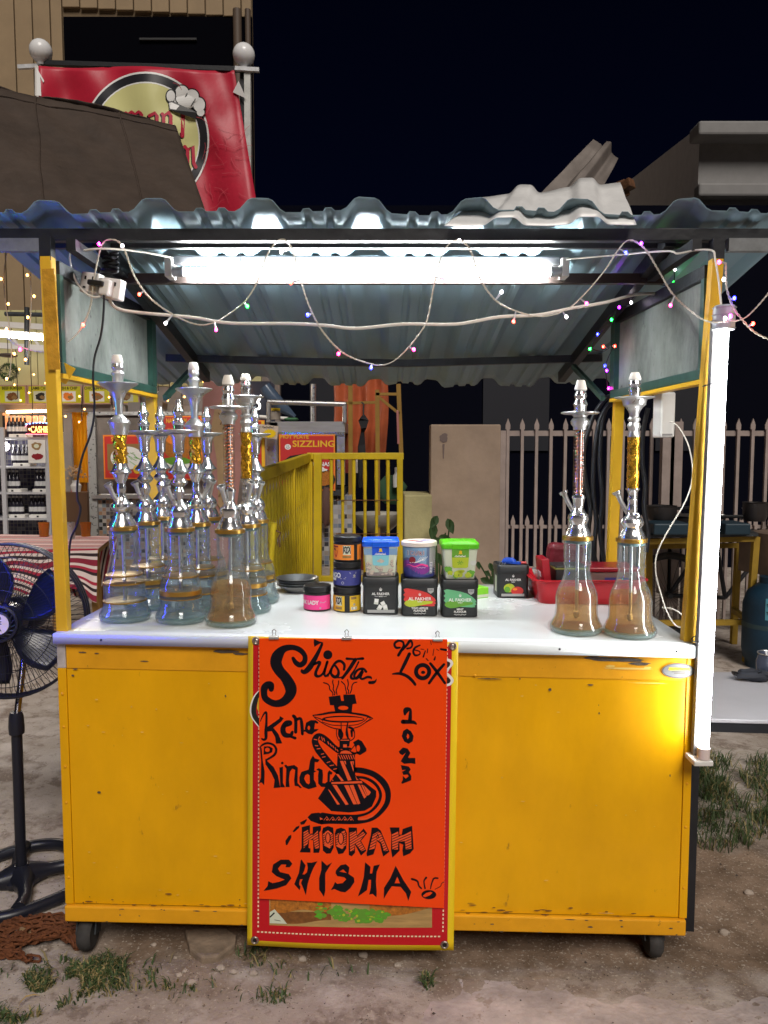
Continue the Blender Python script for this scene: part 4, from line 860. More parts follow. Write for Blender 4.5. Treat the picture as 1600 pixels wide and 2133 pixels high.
# square tubs standing on the tins
def tub(q, lab, lidc, dark, mid, cols, nuts):
    p = q + Vector((0, 0, .1146)); t = thing('tobacco_tub', lab, 'tub', p)
    W0, W1 = .044, .0545
    mb = MB(); rbox(mb, p, [(W0 - .002, W0 - .002, 0), (W0, W0, .002), (W1 - .002, W1 - .002, .096)], .010); mb.build('tub_body', m_pr[cols[0]], t, smooth=40)
    lid = flat('lid_' + lidc, {'blue': (.008, .10, .66), 'green': (.10, .50, .012)}[lidc], .3)
    mb = MB(); rbox(mb, p, [(W1 + .001, W1 + .001, .093), (W1 + .002, W1 + .002, .095), (W1 + .002, W1 + .002, .108), (W1 - .001, W1 - .001, .112), (W1 - .01, W1 - .01, .112), (W1 - .012, W1 - .012, .114)], .011); mb.build('lid', lid, t, smooth=40)
    MB().span((p.x - .026, p.y - W1 - .004, p.z + .092), (p.x + .026, p.y - W1 + .004, p.z + .1095)).build('lid_clip', lid, t, bevel=.002)
    def f(d): return lambda x, y: Vector((p.x + x, p.y - (W0 + (W1 - .002 - W0) * (y - .002) / .094) - .0005 - .0004 * d, p.z + y))
    g, done = printer(t)
    g(dark).poly(rect(-.0255, .067, .0255, .0935), f(3)); g(mid).poly([(-.0255, .067), (.0255, .067), (.0235, .038), (.018, .035), (-.018, .035), (-.0235, .038)], f(3))
    g('yellow').poly(circle(0, .084, .0045, n=12), f(4)); g('yellow').poly([(-.006, .0775), (.006, .0775), (.004, .081), (-.004, .081)], f(4)); squiggle(g('white'), f(4), 0, .072, .03, .004); g('white').stroke([(-.017, .0695, .0016), (.016, .0695, .0016)], f(4))
    if nuts:
        g('nutshade').poly(rect(-.042, .003, .042, .014), f(0)); g('sky').poly(rect(-.050, .068, -.0255, .088), f(0)); g('sky').poly(rect(.0255, .068, .050, .088), f(0))
        random.seed(5)
        for i in range(46):
            x = random.uniform(-.040, .040); y = random.uniform(.008, .052)
            if abs(x) < .026 and y > .033: continue
            a = random.random() * 3.14; ca, sa = math.cos(a), math.sin(a)
            g('nutshade').poly([(x + .0055 * math.cos(k) * ca - .0038 * math.sin(k) * sa - .0006, y - .0012 + .0055 * math.cos(k) * sa + .0038 * math.sin(k) * ca) for k in [j * .628 for j in range(10)]], f(1 + i * .02))
            g('nut').poly([(x + .005 * math.cos(k) * ca - .003 * math.sin(k) * sa, y + .005 * math.cos(k) * sa + .003 * math.sin(k) * ca) for k in [j * .628 for j in range(10)]], f(1.012 + i * .02))
        for x, y in ((0, .053), (-.006, .049), (.006, .049), (.002, .0465)): g('nut').poly(circle(x, y, .0055, .003, 10), f(4))
    else:
        for x, y, r, c in ((-.036, .03, .012, 'leaf'), (-.03, .02, .008, 'lime'), (.032, .018, .013, 'leaf'), (.024, .013, .011, 'lime'), (-.004, .016, .013, 'lime'), (-.012, .010, .009, 'leaf'), (.004, .024, .008, 'lime'), (.04, .05, .01, 'gum')):
            g(c).poly(blob(x, y, r, r * .8, x * 90), f(1 if c != 'lime' else 2))
        for a in range(6): g('leaf').stroke([(0, .051, .0005), (.008 * math.cos(a), .051 + .006 * math.sin(a), .0028)], f(4), smooth=False)
        g('black').poly(circle(-.004, .0135, .002, n=8), f(5))
    done(); return t
tub(q1, 'square flavour tub with blue lid and printed nuts on the gum tin', 'blue', 'blue', 'cyan', ('cream',), True)
tub(q3, 'square flavour tub with bright green lid on the mint tin', 'green', 'leaf', 'lime', ('cream',), False)
p = q2 + Vector((0, 0, .1146)); t = thing('tobacco_tub', 'round flavour tub with blue and purple print on the two apples tin', 'tub', p)
m_can = M('can_print_base', (.10, .14, .26), .35)
MB().lathe([(0, 0), (.0445, 0), (.046, .003), (.0505, .098), (0, .098)], 40, p).build('tub_body', m_can, t, smooth=40)
MB().lathe([(.051, .094), (.0545, .096), (.0545, .107), (.052, .1095), (.0, .1095)], 40, p).build('lid', M('pale_lid', (.72, .62, .55), .35), t, smooth=40)
def fcan(d): return lambda x, y: Vector((p.x + (.046 + (.0505 - .046) * y / .098 + .0004 + d * .0003) * math.sin(x / .048), p.y - (.046 + (.0505 - .046) * y / .098 + .0004 + d * .0003) * math.cos(x / .048), p.z + y))
def gridpoly(mb, x0, x1, lo, hi, f, n=16):
    mb.add([f(x0 + (x1 - x0) * i / n, (lo, hi)[j](i / n)) for j in (0, 1) for i in range(n + 1)], [[i, i + 1, n + 2 + i, n + 1 + i] for i in range(n)])
g, done = printer(t)
gridpoly(g('sky'), -.07, .02, lambda s: .05 + .012 * math.sin(s * 5), lambda s: .093, fcan(1)); gridpoly(g('purple'), -.07, .045, lambda s: .022 + .01 * math.sin(s * 7), lambda s: .045 + .01 * math.sin(s * 5), fcan(2)); gridpoly(g('navy'), -.07, .07, lambda s: .004, lambda s: .022 + .012 * math.sin(s * 7), fcan(2))
gridpoly(g('pink'), -.045, .025, lambda s: .037 + .003 * math.sin(s * 11), lambda s: .0385 + .005 * s + .003 * math.sin(s * 11), fcan(4))
gridpoly(g('silver'), .03, .075, lambda s: .03, lambda s: .093, fcan(1)); gridpoly(g('white'), .032, .043, lambda s: .014, lambda s: .048, fcan(5))
for k in range(7): gridpoly(g('navy'), .0325, .0425, lambda s, k=k: .016 + k * .0045, lambda s, k=k: .0178 + k * .0045, fcan(6), 4)
for k in range(7): gridpoly(g('white'), .052, .06, lambda s, k=k: .016 + k * .006, lambda s, k=k: .0175 + k * .006, fcan(6), 4)
[g(c).stroke([(-.036 + k * .009 + dx * .006, .077 + dy * .006, wd) for dx, dy in sh], fcan(d), smooth=False) for c, wd, d in (('white', .0034, 6), ('maroon', .0018, 8)) for k, sh in enumerate((((0, -1), (0, 1)), ((1, .8), (0, 1), (0, -1), (1, -.8)), ((0, -1), (.4, 1), (.9, -1)), ((0, -1), (0, 1), (.8, -1), (.8, 1)), ((0, -1), (0, 1), (.8, .5), (.2, 0), (.9, -1)), ((.3, -1), (.3, 1))))]; g('maroon').poly(circle(-.022, .056, .010, n=18), fcan(8)); g('white').stroke([(-.030, .047, .002), (-.008, .050, .003), (.012, .06, .002)], fcan(7)); squiggle(g('white'), fcan(7), .004, .033, .026, .0024)
for k in range(5): g('white').stroke([(-.006 + k * .004, .053, .0012), (.002 + k * .005, .066, .0012)], fcan(8), smooth=False)
for x, y, r, c in ((-.02, .0, .016, 'red'), (.02, .01, .014, 'blue'), (.0, -.03, .012, 'purple')):
    g(c).poly(blob(x, y, r, r * .7, x * 70), lambda a, b: Vector((p.x + a, p.y + b, p.z + .1099)))
done(kind='stuff')
# round jars
def jar_tub(base, lab, colour, kind, rot=0.0):
    t = thing('flavour_jar', lab, 'jar', base); r = .0425
    MB().lathe([(0, 0), (r - .003, 0), (r, .003), (r, .056), (r - .002, .058)], 40, base).build('jar_body', m_blackp, t, smooth=40)
    MB().lathe([(r - .001, .0585), (r + .0008, .060), (r + .0008, .075), (r - .0015, .0775), (r - .006, .0778), (0, .0765)], 40, base).build('lid', m_blackp, t, smooth=40)
    f = lambda d: (lambda x, y: Vector((base.x + (r + .0005 + d * .0003) * math.sin(x / r + rot), base.y - (r + .0005 + d * .0003) * math.cos(x / r + rot), base.z + y)))
    g, done = printer(t)
    def box(c, x0, x1, y0, y1, d, n=14): gridpoly(g(c), x0, x1, lambda s: y0, lambda s: y1, f(d), n)
    def emblem(x):
        box('cream', x - .012, x + .012, .022, .050, 2); box('black', x - .004, x + .004, .026, .046, 3)
        for s in (-1, 1):
            g('black').stroke([(x + s * .010, .048, .0018), (x + s * .009, .038, .003), (x + s * .011, .026, .0018)], f(3)); g('black').stroke([(x + s * .004, .047, .003), (x + s * .008, .040, .0022), (x + s * .004, .030, .003)], f(3)); g('white').stroke([(x + s * .002, .042, .0012), (x + s * .0025, .031, .0016)], f(4))
    if kind == 'orange':
        box(colour, -.062, .022, .006, .052, 1); box(colour, .034, .062, .006, .052, 1, 6); emblem(.0); box('tan', -.013, .013, .012, .019, 2); g('red').poly(blob(-.038, .026, .008, .011, 3), f(2)); g('black').poly(circle(-.044, .038, .004, n=10), f(3)); box('maroon', -.05, -.028, .044, .049, 2, 4)
    if kind == 'blue':
        box(colour, -.066, .066, .006, .052, 1, 24); g('white').text('MANGO', f(3), .021, -.050, .036, bold=.04, sx=.8); box('white', -.066, -.036, .020, .028, 2, 5)
        for x, y, wd in ((-.012, .031, .02), (.02, .046, .022), (.02, .043, .02), (.024, .031, .01), (-.012, .027, .016)): g('silver').stroke([(x - wd / 2, y, .0016), (x + wd / 2, y, .0016)], f(3), smooth=False)
        g('silver').poly(circle(-.012, .014, .0045, n=14), f(3), [circle(-.012, .014, .003, n=10)[::-1]]); g('silver').poly(circle(.024, .036, .004, n=10), f(3))
    if kind == 'pink':
        box(colour, -.066, .050, .006, .050, 1, 24); g('white').text('PINK LADY', f(3), .017, -.028, .028, bold=.035, sx=.82); g('silver').stroke([(.012, .031, .0016), (.03, .031, .0016)], f(3)); g('silver').stroke([(.012, .028, .0014), (.026, .028, .0014)], f(3)); g('silver').poly(circle(.012, .012, .003, n=10), f(3))
    if kind == 'yellow':
        box(colour, -.062, -.006, .005, .052, 1, 10); box(colour, .010, .060, .005, .052, 1, 10); emblem(-.026); box('tan', -.038, -.014, .010, .018, 2); box('white', .014, .034, .009, .018, 2, 4); box('tan', .014, .032, .041, .049, 2, 4); g('tan').stroke([(.016, .036, .0014), (.03, .036, .0014)], f(2)); g('silver').poly(circle(.024, .025, .004, n=10), f(2))
        for k in range(3): g('black').stroke([(.016, .011 + k * .0025, .001), (.032, .011 + k * .0025, .001)], f(4), smooth=False)
    done(kind='stuff' if kind == 'yellow' else None); return t
b = on_counter(722, 1279); b.y += .0425
jar_tub(b, 'black jar with yellow label at the bottom of the three-jar stack', 'yellow', 'yellow')
b2 = b + Vector((.0005, .001, .0782)); jar_tub(b2, 'black jar with dark blue label in the middle of the three-jar stack', 'navy', 'blue')
b3 = b2 + Vector((.001, 0, .0782)); jar_tub(b3, 'black jar with orange label on top of the three-jar stack', 'orange', 'orange')
b = on_counter(659, 1278); b.y += .0425; jar_tub(b, 'black jar with pink label standing left of the jar stack', 'pink', 'pink')
# stack of metal plates
c0 = on_counter(620, 1236); m_steel = M('grey_steel_dish', (.36, .36, .36), .28, .9)
labs = ('grey metal dish at the bottom of the dish stack', 'second grey metal dish up in the dish stack', 'third grey metal dish up in the dish stack', 'topmost grey metal dish of the stack beside the pink jar')
for k in range(4):
    t = thing('metal_dish', labs[k], 'dish', c0 + Vector((0, 0, k * .0085)), 'stacked metal dishes')
    MB().lathe([(0, 0), (.040, 0), (.062, .016), (.071, .024), (.074, .0245), (.074, .026), (.070, .0258), (.060, .018), (.039, .002), (0, .002)], 36, c0 + Vector((random.uniform(-.003, .003), random.uniform(-.003, .003), k * .0085))).build('dish', m_steel, t, smooth=30)
# green box behind the mint tin
c = on_counter(1004, 1244); t = thing('cardboard_box', 'small bright green box peeking out behind the mint tin', 'box', c)
MB().box(c + Vector((-.012, .03, .018)), (.05, .06, .036), Matrix.Rotation(.5, 3, 'Z')).build('carton', flat('green_card', (.22, .62, .03)), t, bevel=.001); MB().box(c + Vector((-.012, .03, .008)), (.0506, .0606, .010), Matrix.Rotation(.5, 3, 'Z')).build('cream_band', m_pr['cream'], t)
# red basket
A = on_counter(1232, 1256); t = thing('red_basket', 'red plastic basket full of boxes at the back of the counter', 'basket', A + Vector((0, .12, 0)))
m_bask = flat('red_plastic', (.52, .012, .022), .3)
def bask(hw, hd, z): return rrect(hw, hd, .03, 6)
cx, cy, cz = A.x, A.y + .13, A.z; lv = [(.155, .105, 0), (.160, .11, .004), (.178, .122, .078), (.192, .134, .082), (.192, .134, .086), (.176, .12, .084), (.156, .106, .006)]
mb = MB(); vs = []
for hw, hd, z in lv: o = rrect(hw, hd, .03, 6); k = len(o); vs += [(cx + x, cy + y, cz + z) for x, y in o]
mb.add(vs, [[i * k + j, i * k + (j + 1) % k, (i + 1) * k + (j + 1) % k, (i + 1) * k + j] for i in range(len(lv) - 1) for j in range(k)] + [list(range(k - 1, -1, -1)), [(len(lv) - 1) * k + j for j in range(k)]]); mb.build('basket_shell', m_bask, t, smooth=50)
def inbox(name, lab, cat, c, d, mat, rz=0, ry=0, bev=.003, extra=None):
    t = thing(name, lab, cat, c); rot = Matrix.Rotation(rz, 3, 'Z') @ Matrix.Rotation(ry, 3, 'Y'); MB().box(c, d, rot).build('casing', mat, t, bevel=bev)
    if extra: extra(t, Vector(c), rot)
    return t
def xred(t, c, rot):
    mb = MB(); f = lambda x, y: c + rot @ Vector((-.0127, -x, y)) ; mb.poly(rect(-.03, .0, .02, .02), f); mb.build('label_print', m_whitep, t)
inbox('cigar_box', 'tall narrow red box leaning at the left of the red basket', 'box', (cx - .138, cy - .04, cz + .085), (.025, .11, .13), flat('deep_red_card', (.33, .01, .02), .35), 0, -.12, extra=xred)
def xblk(t, c, rot): MB().box(c + Vector((0, -.0005, .041)), (.112, .105, .005)).build('olive_lid_edge', flat('olive_edge', (.22, .24, .05)), t)
inbox('charcoal_box', 'black box with an olive edge inside the red basket', 'box', (cx - .055, cy - .03, cz + .075), (.11, .1, .1), m_tin, 0.05, extra=xblk)
inbox('charcoal_bag', 'dark maroon bag of charcoal behind the black box in the basket', 'bag', (cx - .05, cy + .06, cz + .1), (.13, .05, .17), flat('maroon_bag', (.14, .012, .02), .4, bump=.5, bscale=40), .1, .1, .02)
def xmar(t, c, rot):
    MB().box(c + Vector((0, 0, .038)), (.17, .14, .016)).build('lid', flat('maroon_lid', (.22, .006, .015), .3), t, bevel=.004)
    mb = MB(); f = lambda x, y: c + Vector((x, -.0653, y)); mb.poly(rect(-.03, -.02, .05, .012), f); mb.build('label_print', m_pr['navy'], t); mb = MB(); mb.poly(circle(.02, 0, .008, n=14), lambda x, y: c + Vector((x, -.0658, y))); mb.build('label_print', m_pr['orange'], t)
inbox('plastic_box', 'clear box with maroon lid inside the right half of the basket', 'box', (cx + .085, cy - .02, cz + .075), (.155, .13, .07), flat('clear_box', (.30, .22, .2), .25, trans=.3), extra=xmar)
t = thing('metal_scoop', 'silver scoop handle sticking up at the left of the red basket', 'scoop', (cx - .17, cy - .04, cz + .06)); MB().tube([(cx - .155, cy - .07, cz + .06), (cx - .175, cy - .09, cz + .105), (cx - .183, cy - .092, cz + .12)], [.004, .009, .007], 10).build('handle', m_alu, t, smooth=60)

# ================================================================ BANNER AND POSTER ON THE FRONT
def wave(px, py): t = max(0, min(1, (py - 1340) / 640)); return .0022 * math.sin(px * .021 + 1) * t + .0015 * math.sin(py * .013) + .004 * t * t
def bpx(px, py): t = max(0, min(1, (py - 1330) / 650)); return px, py + t * 6 * math.cos((px - 640) / 170) - t * 3
def surf(px, py, d=0):
    a, b = bpx(px, py); return P(a, b, 1.972 - wave(px, py) - d)
bn = thing('vinyl_banner', 'yellow and red vinyl food banner hanging behind the orange sign', 'banner', P(730, 1980, 1.97))
def bil(a, b): # banner corners
    x = (517 + (955 - 517) * a) * (1 - b) + (515 + (945 - 515) * a) * b; y = (1325 + 13 * a) * (1 - b) + (1967 + 17 * a) * b
    return x, y
mb = MB(); mb.grid(30, 40, lambda a, b: surf(*bil(a, b), -.0012 if False else 0)); mb.build('banner_sheet', m_yelv, bn, smooth=60, solid=.0008)
mb = MB(); mb.grid(30, 40, lambda a, b: surf(*bil(.0235 + a * .946, .014 + b * .970), .0009)); mb.build('red_field', m_red, bn, smooth=60)
mb = MB()
for k in range(72):
    for a in (.053, .947):
        x, y = bil(a, .012 + k / 72 * .938); mb.poly(rect(x - 1.5, y - 2.2, x + 1.5, y + 2.2), lambda u, v: surf(u, v, .0015))
for k in range(48):
    x, y = bil(.053 + k / 48 * .894, .9555); mb.poly(rect(x - 2.4, y - 1.5, x + 2.4, y + 1.5), lambda u, v: surf(u, v, .0015))
mb.build('stitch_print', m_cream, bn)
g, done = printer(bn)
sf = lambda d: (lambda x, y: surf(x, y, d))
def strip(c, x0, x1, lo, hi, d, n=20): gridpoly(g(c), x0, x1, lo, hi, sf(d), n)
strip('wood', 561, 900, lambda s: 1872, lambda s: 1925 + s * 10, .0013); strip('fried', 563, 690, lambda s: 1872, lambda s: 1897 - 3 * s + 3 * math.sin(s * 9), .0015); strip('fried', 770, 892, lambda s: 1872, lambda s: 1905 + 8 * math.sin(s * 3) - s * 12, .0015); strip('brown', 575, 690, lambda s: 1897, lambda s: 1918 + 4 * math.sin(s * 5), .0014)
random.seed(3)
for k in range(120):
    u = random.random(); x = 660 + u * 150; y = 1878 + 10 * math.sin(u * 2.6) + u * 14 + random.uniform(0, 30) * (1 - .45 * u); dk = k < 40; g('leaf' if dk else random.choice(('leaf', 'leaf', 'leaf', 'green', 'green', 'lime'))).poly(blob(x, y, random.uniform(5, 10) if dk else random.uniform(2, 5.5), random.uniform(4, 7) if dk else random.uniform(1.2, 3), k * 1.7), sf(.0017 + k * .000008))
g('cream').poly([(562, 1898), (572, 1892), (590, 1912), (598, 1922), (562, 1921)], sf(.0018)); g('black').stroke([(563, 1908, 3), (571, 1900, 3)], sf(.002), smooth=False); g('black').stroke([(572, 1914, 1.2), (584, 1916, 1.2)], sf(.002), smooth=False)
# hidden lettering of the banner showing at the edges
arc = [(546, 1438), (533, 1452), (526, 1472), (528, 1492), (545, 1514)]
g('white').stroke([(x, y, 10) for x, y in arc], sf(.0016)); g('black').stroke([(x + 3, y, 10) for x, y in arc], sf(.0019)); g('yellow').poly([(546, 1440), (538, 1455), (535, 1475), (546, 1495)], sf(.0022))
g('white').stroke([(929, 1374, 6), (938, 1377, 6), (941, 1383, 6), (935, 1391, 6), (931, 1398, 6)], sf(.0016)); g('black').stroke([(928, 1381, 9), (934, 1384, 8), (930, 1390, 6)], sf(.0018))
g('white').stroke([(931, 1404, 6), (939, 1412, 6), (942, 1419, 6), (936, 1426, 6), (929, 1426, 6)], sf(.0016)); g('black').stroke([(930, 1414, 7), (935, 1419, 8), (929, 1422, 7)], sf(.0018))
done(bn, 'banner_print')
for px, py, up in ((534, 1335, 0), (943, 1346, 0), (531, 1957, 1), (926, 1972, 1)):
    c = surf(px, py, .0015); mb = MB(); mb.tube([c + Vector((.0085 * math.cos(a), 0, .0085 * math.sin(a))) for a in [k / 16 * 6.283 for k in range(16)]], .003, 7, closed=True); mb.build('eyelet', M('eyelet', (.4, .33, .28), .35, .9) if 'eyelet' not in bpy.data.materials else bpy.data.materials['eyelet'], bn, smooth=60)
    if up: MB().lathe([(.0075, 0), (0, 0.0002)], 14, c + Vector((0, .0006, 0)), Matrix.Rotation(R(90), 3, 'X')).build('eyelet_hole', m_blackprint, bn)
    else: MB().ball(tuple(c), .006, 10, (1, .5, 1)).build('screw_head', m_alu, bn, smooth=60)
# orange hand painted board
YP = 1.9585
pp = thing('poster_board', 'orange hand painted shisha sign clipped to the front of the counter', 'sign', P(735, 1882, YP))
cor = [(540, 1330), (932, 1332), (925, 1892), (540, 1872)]
mb = MB(); fr_ = [P(x, y, YP) for x, y in cor]; bk_ = [v + Vector((0, .003, 0)) for v in fr_]; mb.add(fr_ + bk_, [[0, 3, 2, 1], [4, 5, 6, 7], [0, 1, 5, 4], [1, 2, 6, 5], [2, 3, 7, 6], [3, 0, 4, 7]]); mb.build('board', m_orange, pp)
class Pen:                              # collects the painted marks word by word
    def __init__(s): s.parts = {}; s.cur = None
    def word(s, n): s.cur = s.parts.setdefault(n, MB())
    def poly(s, *a): s.cur.poly(*a)
    def stroke(s, *a, **k): s.cur.stroke(*a, **k)
INK = Pen(); ORG = Pen(); INK.word('painted_word'); ORG.word('pale_strokes')
def Z(ox, oy, sc, d=.0006): return lambda x, y: P(ox + x / sc, oy + y / sc, YP - d)
z1 = Z(535, 1325, 10); z2 = Z(620, 1325, 8.889); z3 = Z(800, 1325, 10); z4 = Z(535, 1475, 10); z5 = Z(640, 1460, 8); z6 = Z(640, 1560, 8); z7 = Z(590, 1700, 8.889); z8 = Z(750, 1700, 8.889); z9 = Z(820, 1460, 11.857)
o5 = Z(640, 1460, 8, .0011); o6 = Z(640, 1560, 8, .0011); o7 = Z(590, 1700, 8.889, .0011); o8 = Z(750, 1700, 8.889, .0011); o4 = Z(535, 1475, 10, .0011)
st = INK.stroke
# Shisha
st([(300, 1105, 115), (290, 1020, 140), (225, 1005, 125), (165, 1070, 150), (150, 1180, 135), (190, 1310, 135), (370, 1405, 140), (560, 1365, 175), (690, 1220, 215), (705, 1070, 245), (600, 870, 215), (470, 720, 215), (400, 560, 240), (440, 400, 230), (560, 270, 150), (740, 235, 110), (900, 290, 110), (1000, 410, 100), (990, 540, 110), (900, 600, 110), (810, 550, 100), (755, 460, 70)], z1)
INK.poly([(1190, 60), (1300, 110), (1380, 130), (1382, 190), (1330, 150), (1295, 165), (1200, 225), (1185, 140)], z1)
st([(1355, 180, 55), (1250, 400, 85), (1110, 640, 120), (1010, 740, 100), (950, 735, 80), (938, 710, 45)], z1)
st([(1185, 590, 50), (1290, 545, 60), (1312, 570, 60), (1240, 720, 60), (1230, 815, 70), (1300, 835, 50), (1390, 760, 50), (1470, 535, 55)], z1); st([(1470, 535, 50), (1410, 760, 50), (1440, 835, 45), (1540, 740, 40)], z1); INK.poly(circle(1480, 390, 95, n=24), z1)
st([(560, 740, 30), (640, 580, 45), (720, 480, 50), (800, 465, 50), (865, 530, 50), (860, 620, 45)], z2); st([(700, 550, 40), (755, 640, 45), (745, 730, 60), (680, 755, 60), (620, 690, 45), (640, 590, 30)], z2); st([(745, 770, 25), (800, 765, 25), (850, 740, 20)], z2)
st([(910, 418, 48), (1060, 428, 34), (1210, 415, 50)], z2, smooth=False); st([(1070, 435, 70), (950, 620, 65), (830, 780, 50)], z2); st([(1130, 480, 32), (1060, 620, 30), (990, 740, 50), (1020, 790, 45), (1100, 760, 35), (1200, 630, 40)], z2)
st([(1270, 660, 45), (1210, 605, 45), (1110, 630, 45), (1050, 730, 45), (1080, 790, 40), (1160, 740, 35), (1210, 650, 45), (1165, 760, 45), (1200, 795, 40), (1290, 760, 45), (1350, 765, 45), (1370, 795, 15)], z2); st([(1330, 860, 55), (1400, 858, 58), (1440, 835, 35), (1462, 795, 10)], z2)
INK.word('painted_steam')
for s_ in ([(480, 862), (550, 885), (590, 930), (595, 985), (650, 1050), (650, 1095)], [(655, 815), (650, 860), (668, 930), (660, 990), (690, 1050), (680, 1090)], [(760, 830), (755, 890), (735, 950), (715, 1010), (730, 1080)], [(810, 840), (870, 900), (890, 980), (905, 1055), (900, 1070)], [(925, 805), (940, 890), (925, 970), (945, 1010), (935, 1065)], [(1095, 855), (1040, 870), (1005, 930), (1000, 990), (970, 1060)]):
    st([(x, y, 20) for x, y in s_], z2)
INK.word('painted_hookah'); INK.poly([(575, 1125), (790, 1095), (808, 1200), (858, 1200), (845, 1085), (1060, 1080), (1095, 1250), (1020, 1260), (1000, 1430), (700, 1420), (670, 1280), (600, 1280)], z2, [circle(845, 1330, 95, 40, 20)[::-1]])
INK.word('painted_hookah')
st([(95, 240, 14), (230, 225, 30), (400, 195, 36), (600, 190, 30), (800, 212, 32), (980, 245, 34), (1092, 292, 12)], z5); st([(1092, 292, 14), (1000, 345, 14), (880, 420, 14), (780, 455, 14)], z5); st([(95, 240, 16), (150, 300, 14), (280, 385, 14), (420, 450, 16), (560, 475, 16)], z5)
INK.poly(circle(600, 305, 355, 58, 36), z5, [circle(620, 302, 320, 34, 30)[::-1]]); st([(250, 350, 12), (400, 400, 12), (560, 412, 12)], z5); st([(700, 410, 12), (850, 390, 12), (960, 330, 12), (1010, 270, 14)], z5); st([(1010, 270, 10), (1050, 300, 10), (980, 345, 10)], z5); st([(120, 265, 10), (220, 300, 16), (260, 330, 10)], z5)
# stem
for s_ in ([(565, 350, 16), (568, 480, 16), (585, 560, 40), (570, 640, 20)], [(680, 350, 18), (660, 470, 30), (665, 560, 45), (690, 640, 20)], [(560, 410, 10), (690, 410, 10)], [(490, 470, 14), (490, 570, 14), (525, 660, 14)], [(545, 490, 55), (540, 570, 50), (560, 640, 12)], [(700, 440, 40), (760, 470, 36), (790, 540, 16), (780, 620, 16), (720, 665, 14)], [(740, 500, 44), (745, 590, 30)]): st(s_, z5)
INK.poly([(535, 635), (720, 625), (715, 660), (700, 760), (540, 770)], z5); ORG.poly(rect(600, 725, 660, 775), o5); ORG.poly(rect(555, 648, 700, 662), o5)
st([(535, 880, 16), (560, 835, 20), (640, 815, 22), (720, 840, 20), (760, 890, 16)], z5); st([(535, 780, 30), (640, 790, 50), (730, 800, 30)], z5); st([(510, 890, 14), (640, 888, 14), (790, 900, 14)], z5)
st([(720, 830, 14), (790, 740, 14)], z5, smooth=False); st([(770, 880, 30), (850, 860, 30)], z5, smooth=False); INK.poly([(765, 690), (850, 640), (910, 670), (990, 800), (985, 840), (880, 905), (830, 880), (800, 760)], z5, [circle(850, 790, 30, 55, 14)[::-1]]); st([(740, 850, 16), (800, 880, 30)], z5, smooth=False)
# left hose with pale segments
hose = [(520, 830, 95), (430, 760, 95), (330, 670, 110), (230, 600, 110), (160, 600, 100), (130, 680, 110), (180, 800, 120), (270, 920, 120), (370, 1040, 115), (470, 1140, 100), (500, 1190, 60)]
st(hose, z5)
for a, b in (((205, 600), (190, 640)), ((240, 600), (255, 660)), ((275, 620), (290, 670)), ((345, 680), (360, 720)), ((385, 715), (405, 755)), ((425, 745), (440, 780)), ((465, 780), (480, 820)), ((500, 810), (512, 840)), ((115, 640), (165, 650)), ((135, 745), (175, 750)), ((165, 800), (215, 795)), ((235, 890), (275, 880)), ((255, 940), (300, 930)), ((330, 1030), (380, 1010)), ((380, 1080), (440, 1070)), ((440, 1140), (490, 1130))):
    ORG.stroke([(a[0], a[1], 14), (b[0], b[1], 14)], o5, smooth=False)
# body: black shape, then pale stripes
INK.poly([(505, 890), (795, 895), (805, 1090), (800, 1230), (880, 1310), (960, 1360), (1150, 1500), (1150, 1600), (1080, 1760), (960, 1830), (700, 1860), (400, 1835), (180, 1625), (300, 1440), (390, 1340), (480, 1210), (495, 1100)], z5)
for s_ in ([(545, 1000), (600, 1000), (740, 1320), (680, 1330)], [(610, 1000), (640, 1000), (650, 1060), (640, 1060)], [(480, 1220), (520, 1220), (610, 1330), (570, 1340)], [(715, 1010), (745, 1005), (775, 1140), (770, 1180)], [(750, 1005), (775, 1005), (778, 1080)], [(800, 1240), (835, 1300), (860, 1320), (825, 1320)], [(410, 1300), (440, 1330), (420, 1335)], [(420, 1400), (490, 1400), (690, 1725), (640, 1735)], [(345, 1470), (375, 1490), (545, 1725), (500, 1730)], [(615, 1405), (690, 1405), (830, 1720), (770, 1725)], [(705, 1405), (770, 1400), (885, 1710), (840, 1725)], [(840, 1395), (880, 1395), (985, 1600), (950, 1630)], [(900, 1400), (930, 1400), (1000, 1570), (985, 1590)], [(940, 1400), (1060, 1520), (1040, 1560), (1005, 1580)], [(405, 1355), (910, 1335), (920, 1372), (405, 1385)]):
    ORG.poly(s_, o5)
for k in range(7): ORG.stroke([(525 + k * 40, 905, 13), (560 + k * 38, 970, 13)], o5, smooth=False)
ORG.poly([(545, 875), (580, 840), (640, 828), (700, 840), (745, 880)], o5)
st([(800, 350, 90), (950, 370, 95), (1120, 430, 95), (1270, 560, 105), (1345, 720, 95), (1330, 900, 85), (1220, 1060, 70), (1080, 1170, 55), (900, 1215, 60), (700, 1225, 60), (500, 1220, 60), (350, 1215, 70), (230, 1215, 90)], z6)
st([(830, 470, 40), (980, 490, 45), (1120, 570, 50), (1200, 680, 50), (1220, 800, 50), (1160, 940, 50), (1030, 1060, 40), (850, 1115, 45), (650, 1120, 50), (450, 1115, 50), (250, 1090, 60)], z6)
INK.poly([(5, 1140), (70, 1075), (190, 1062), (300, 1100), (320, 1180), (280, 1230), (200, 1252), (60, 1200)], z6); INK.poly([(260, 1090), (850, 1110), (850, 1200), (260, 1220)], z6)
ORG.poly([(210, 1140), (265, 1170), (215, 1185)], o6)
for k in range(5): x = 300 + k * 100; ORG.stroke([(x - 20, 1185, 8), (x + 25, 1130, 8)], o6, smooth=False); ORG.stroke([(x + 30, 1135, 8), (x + 70, 1195, 8)], o6, smooth=False); ORG.poly([(x + 10, 1190), (x + 50, 1190), (x + 30, 1160)], o6)
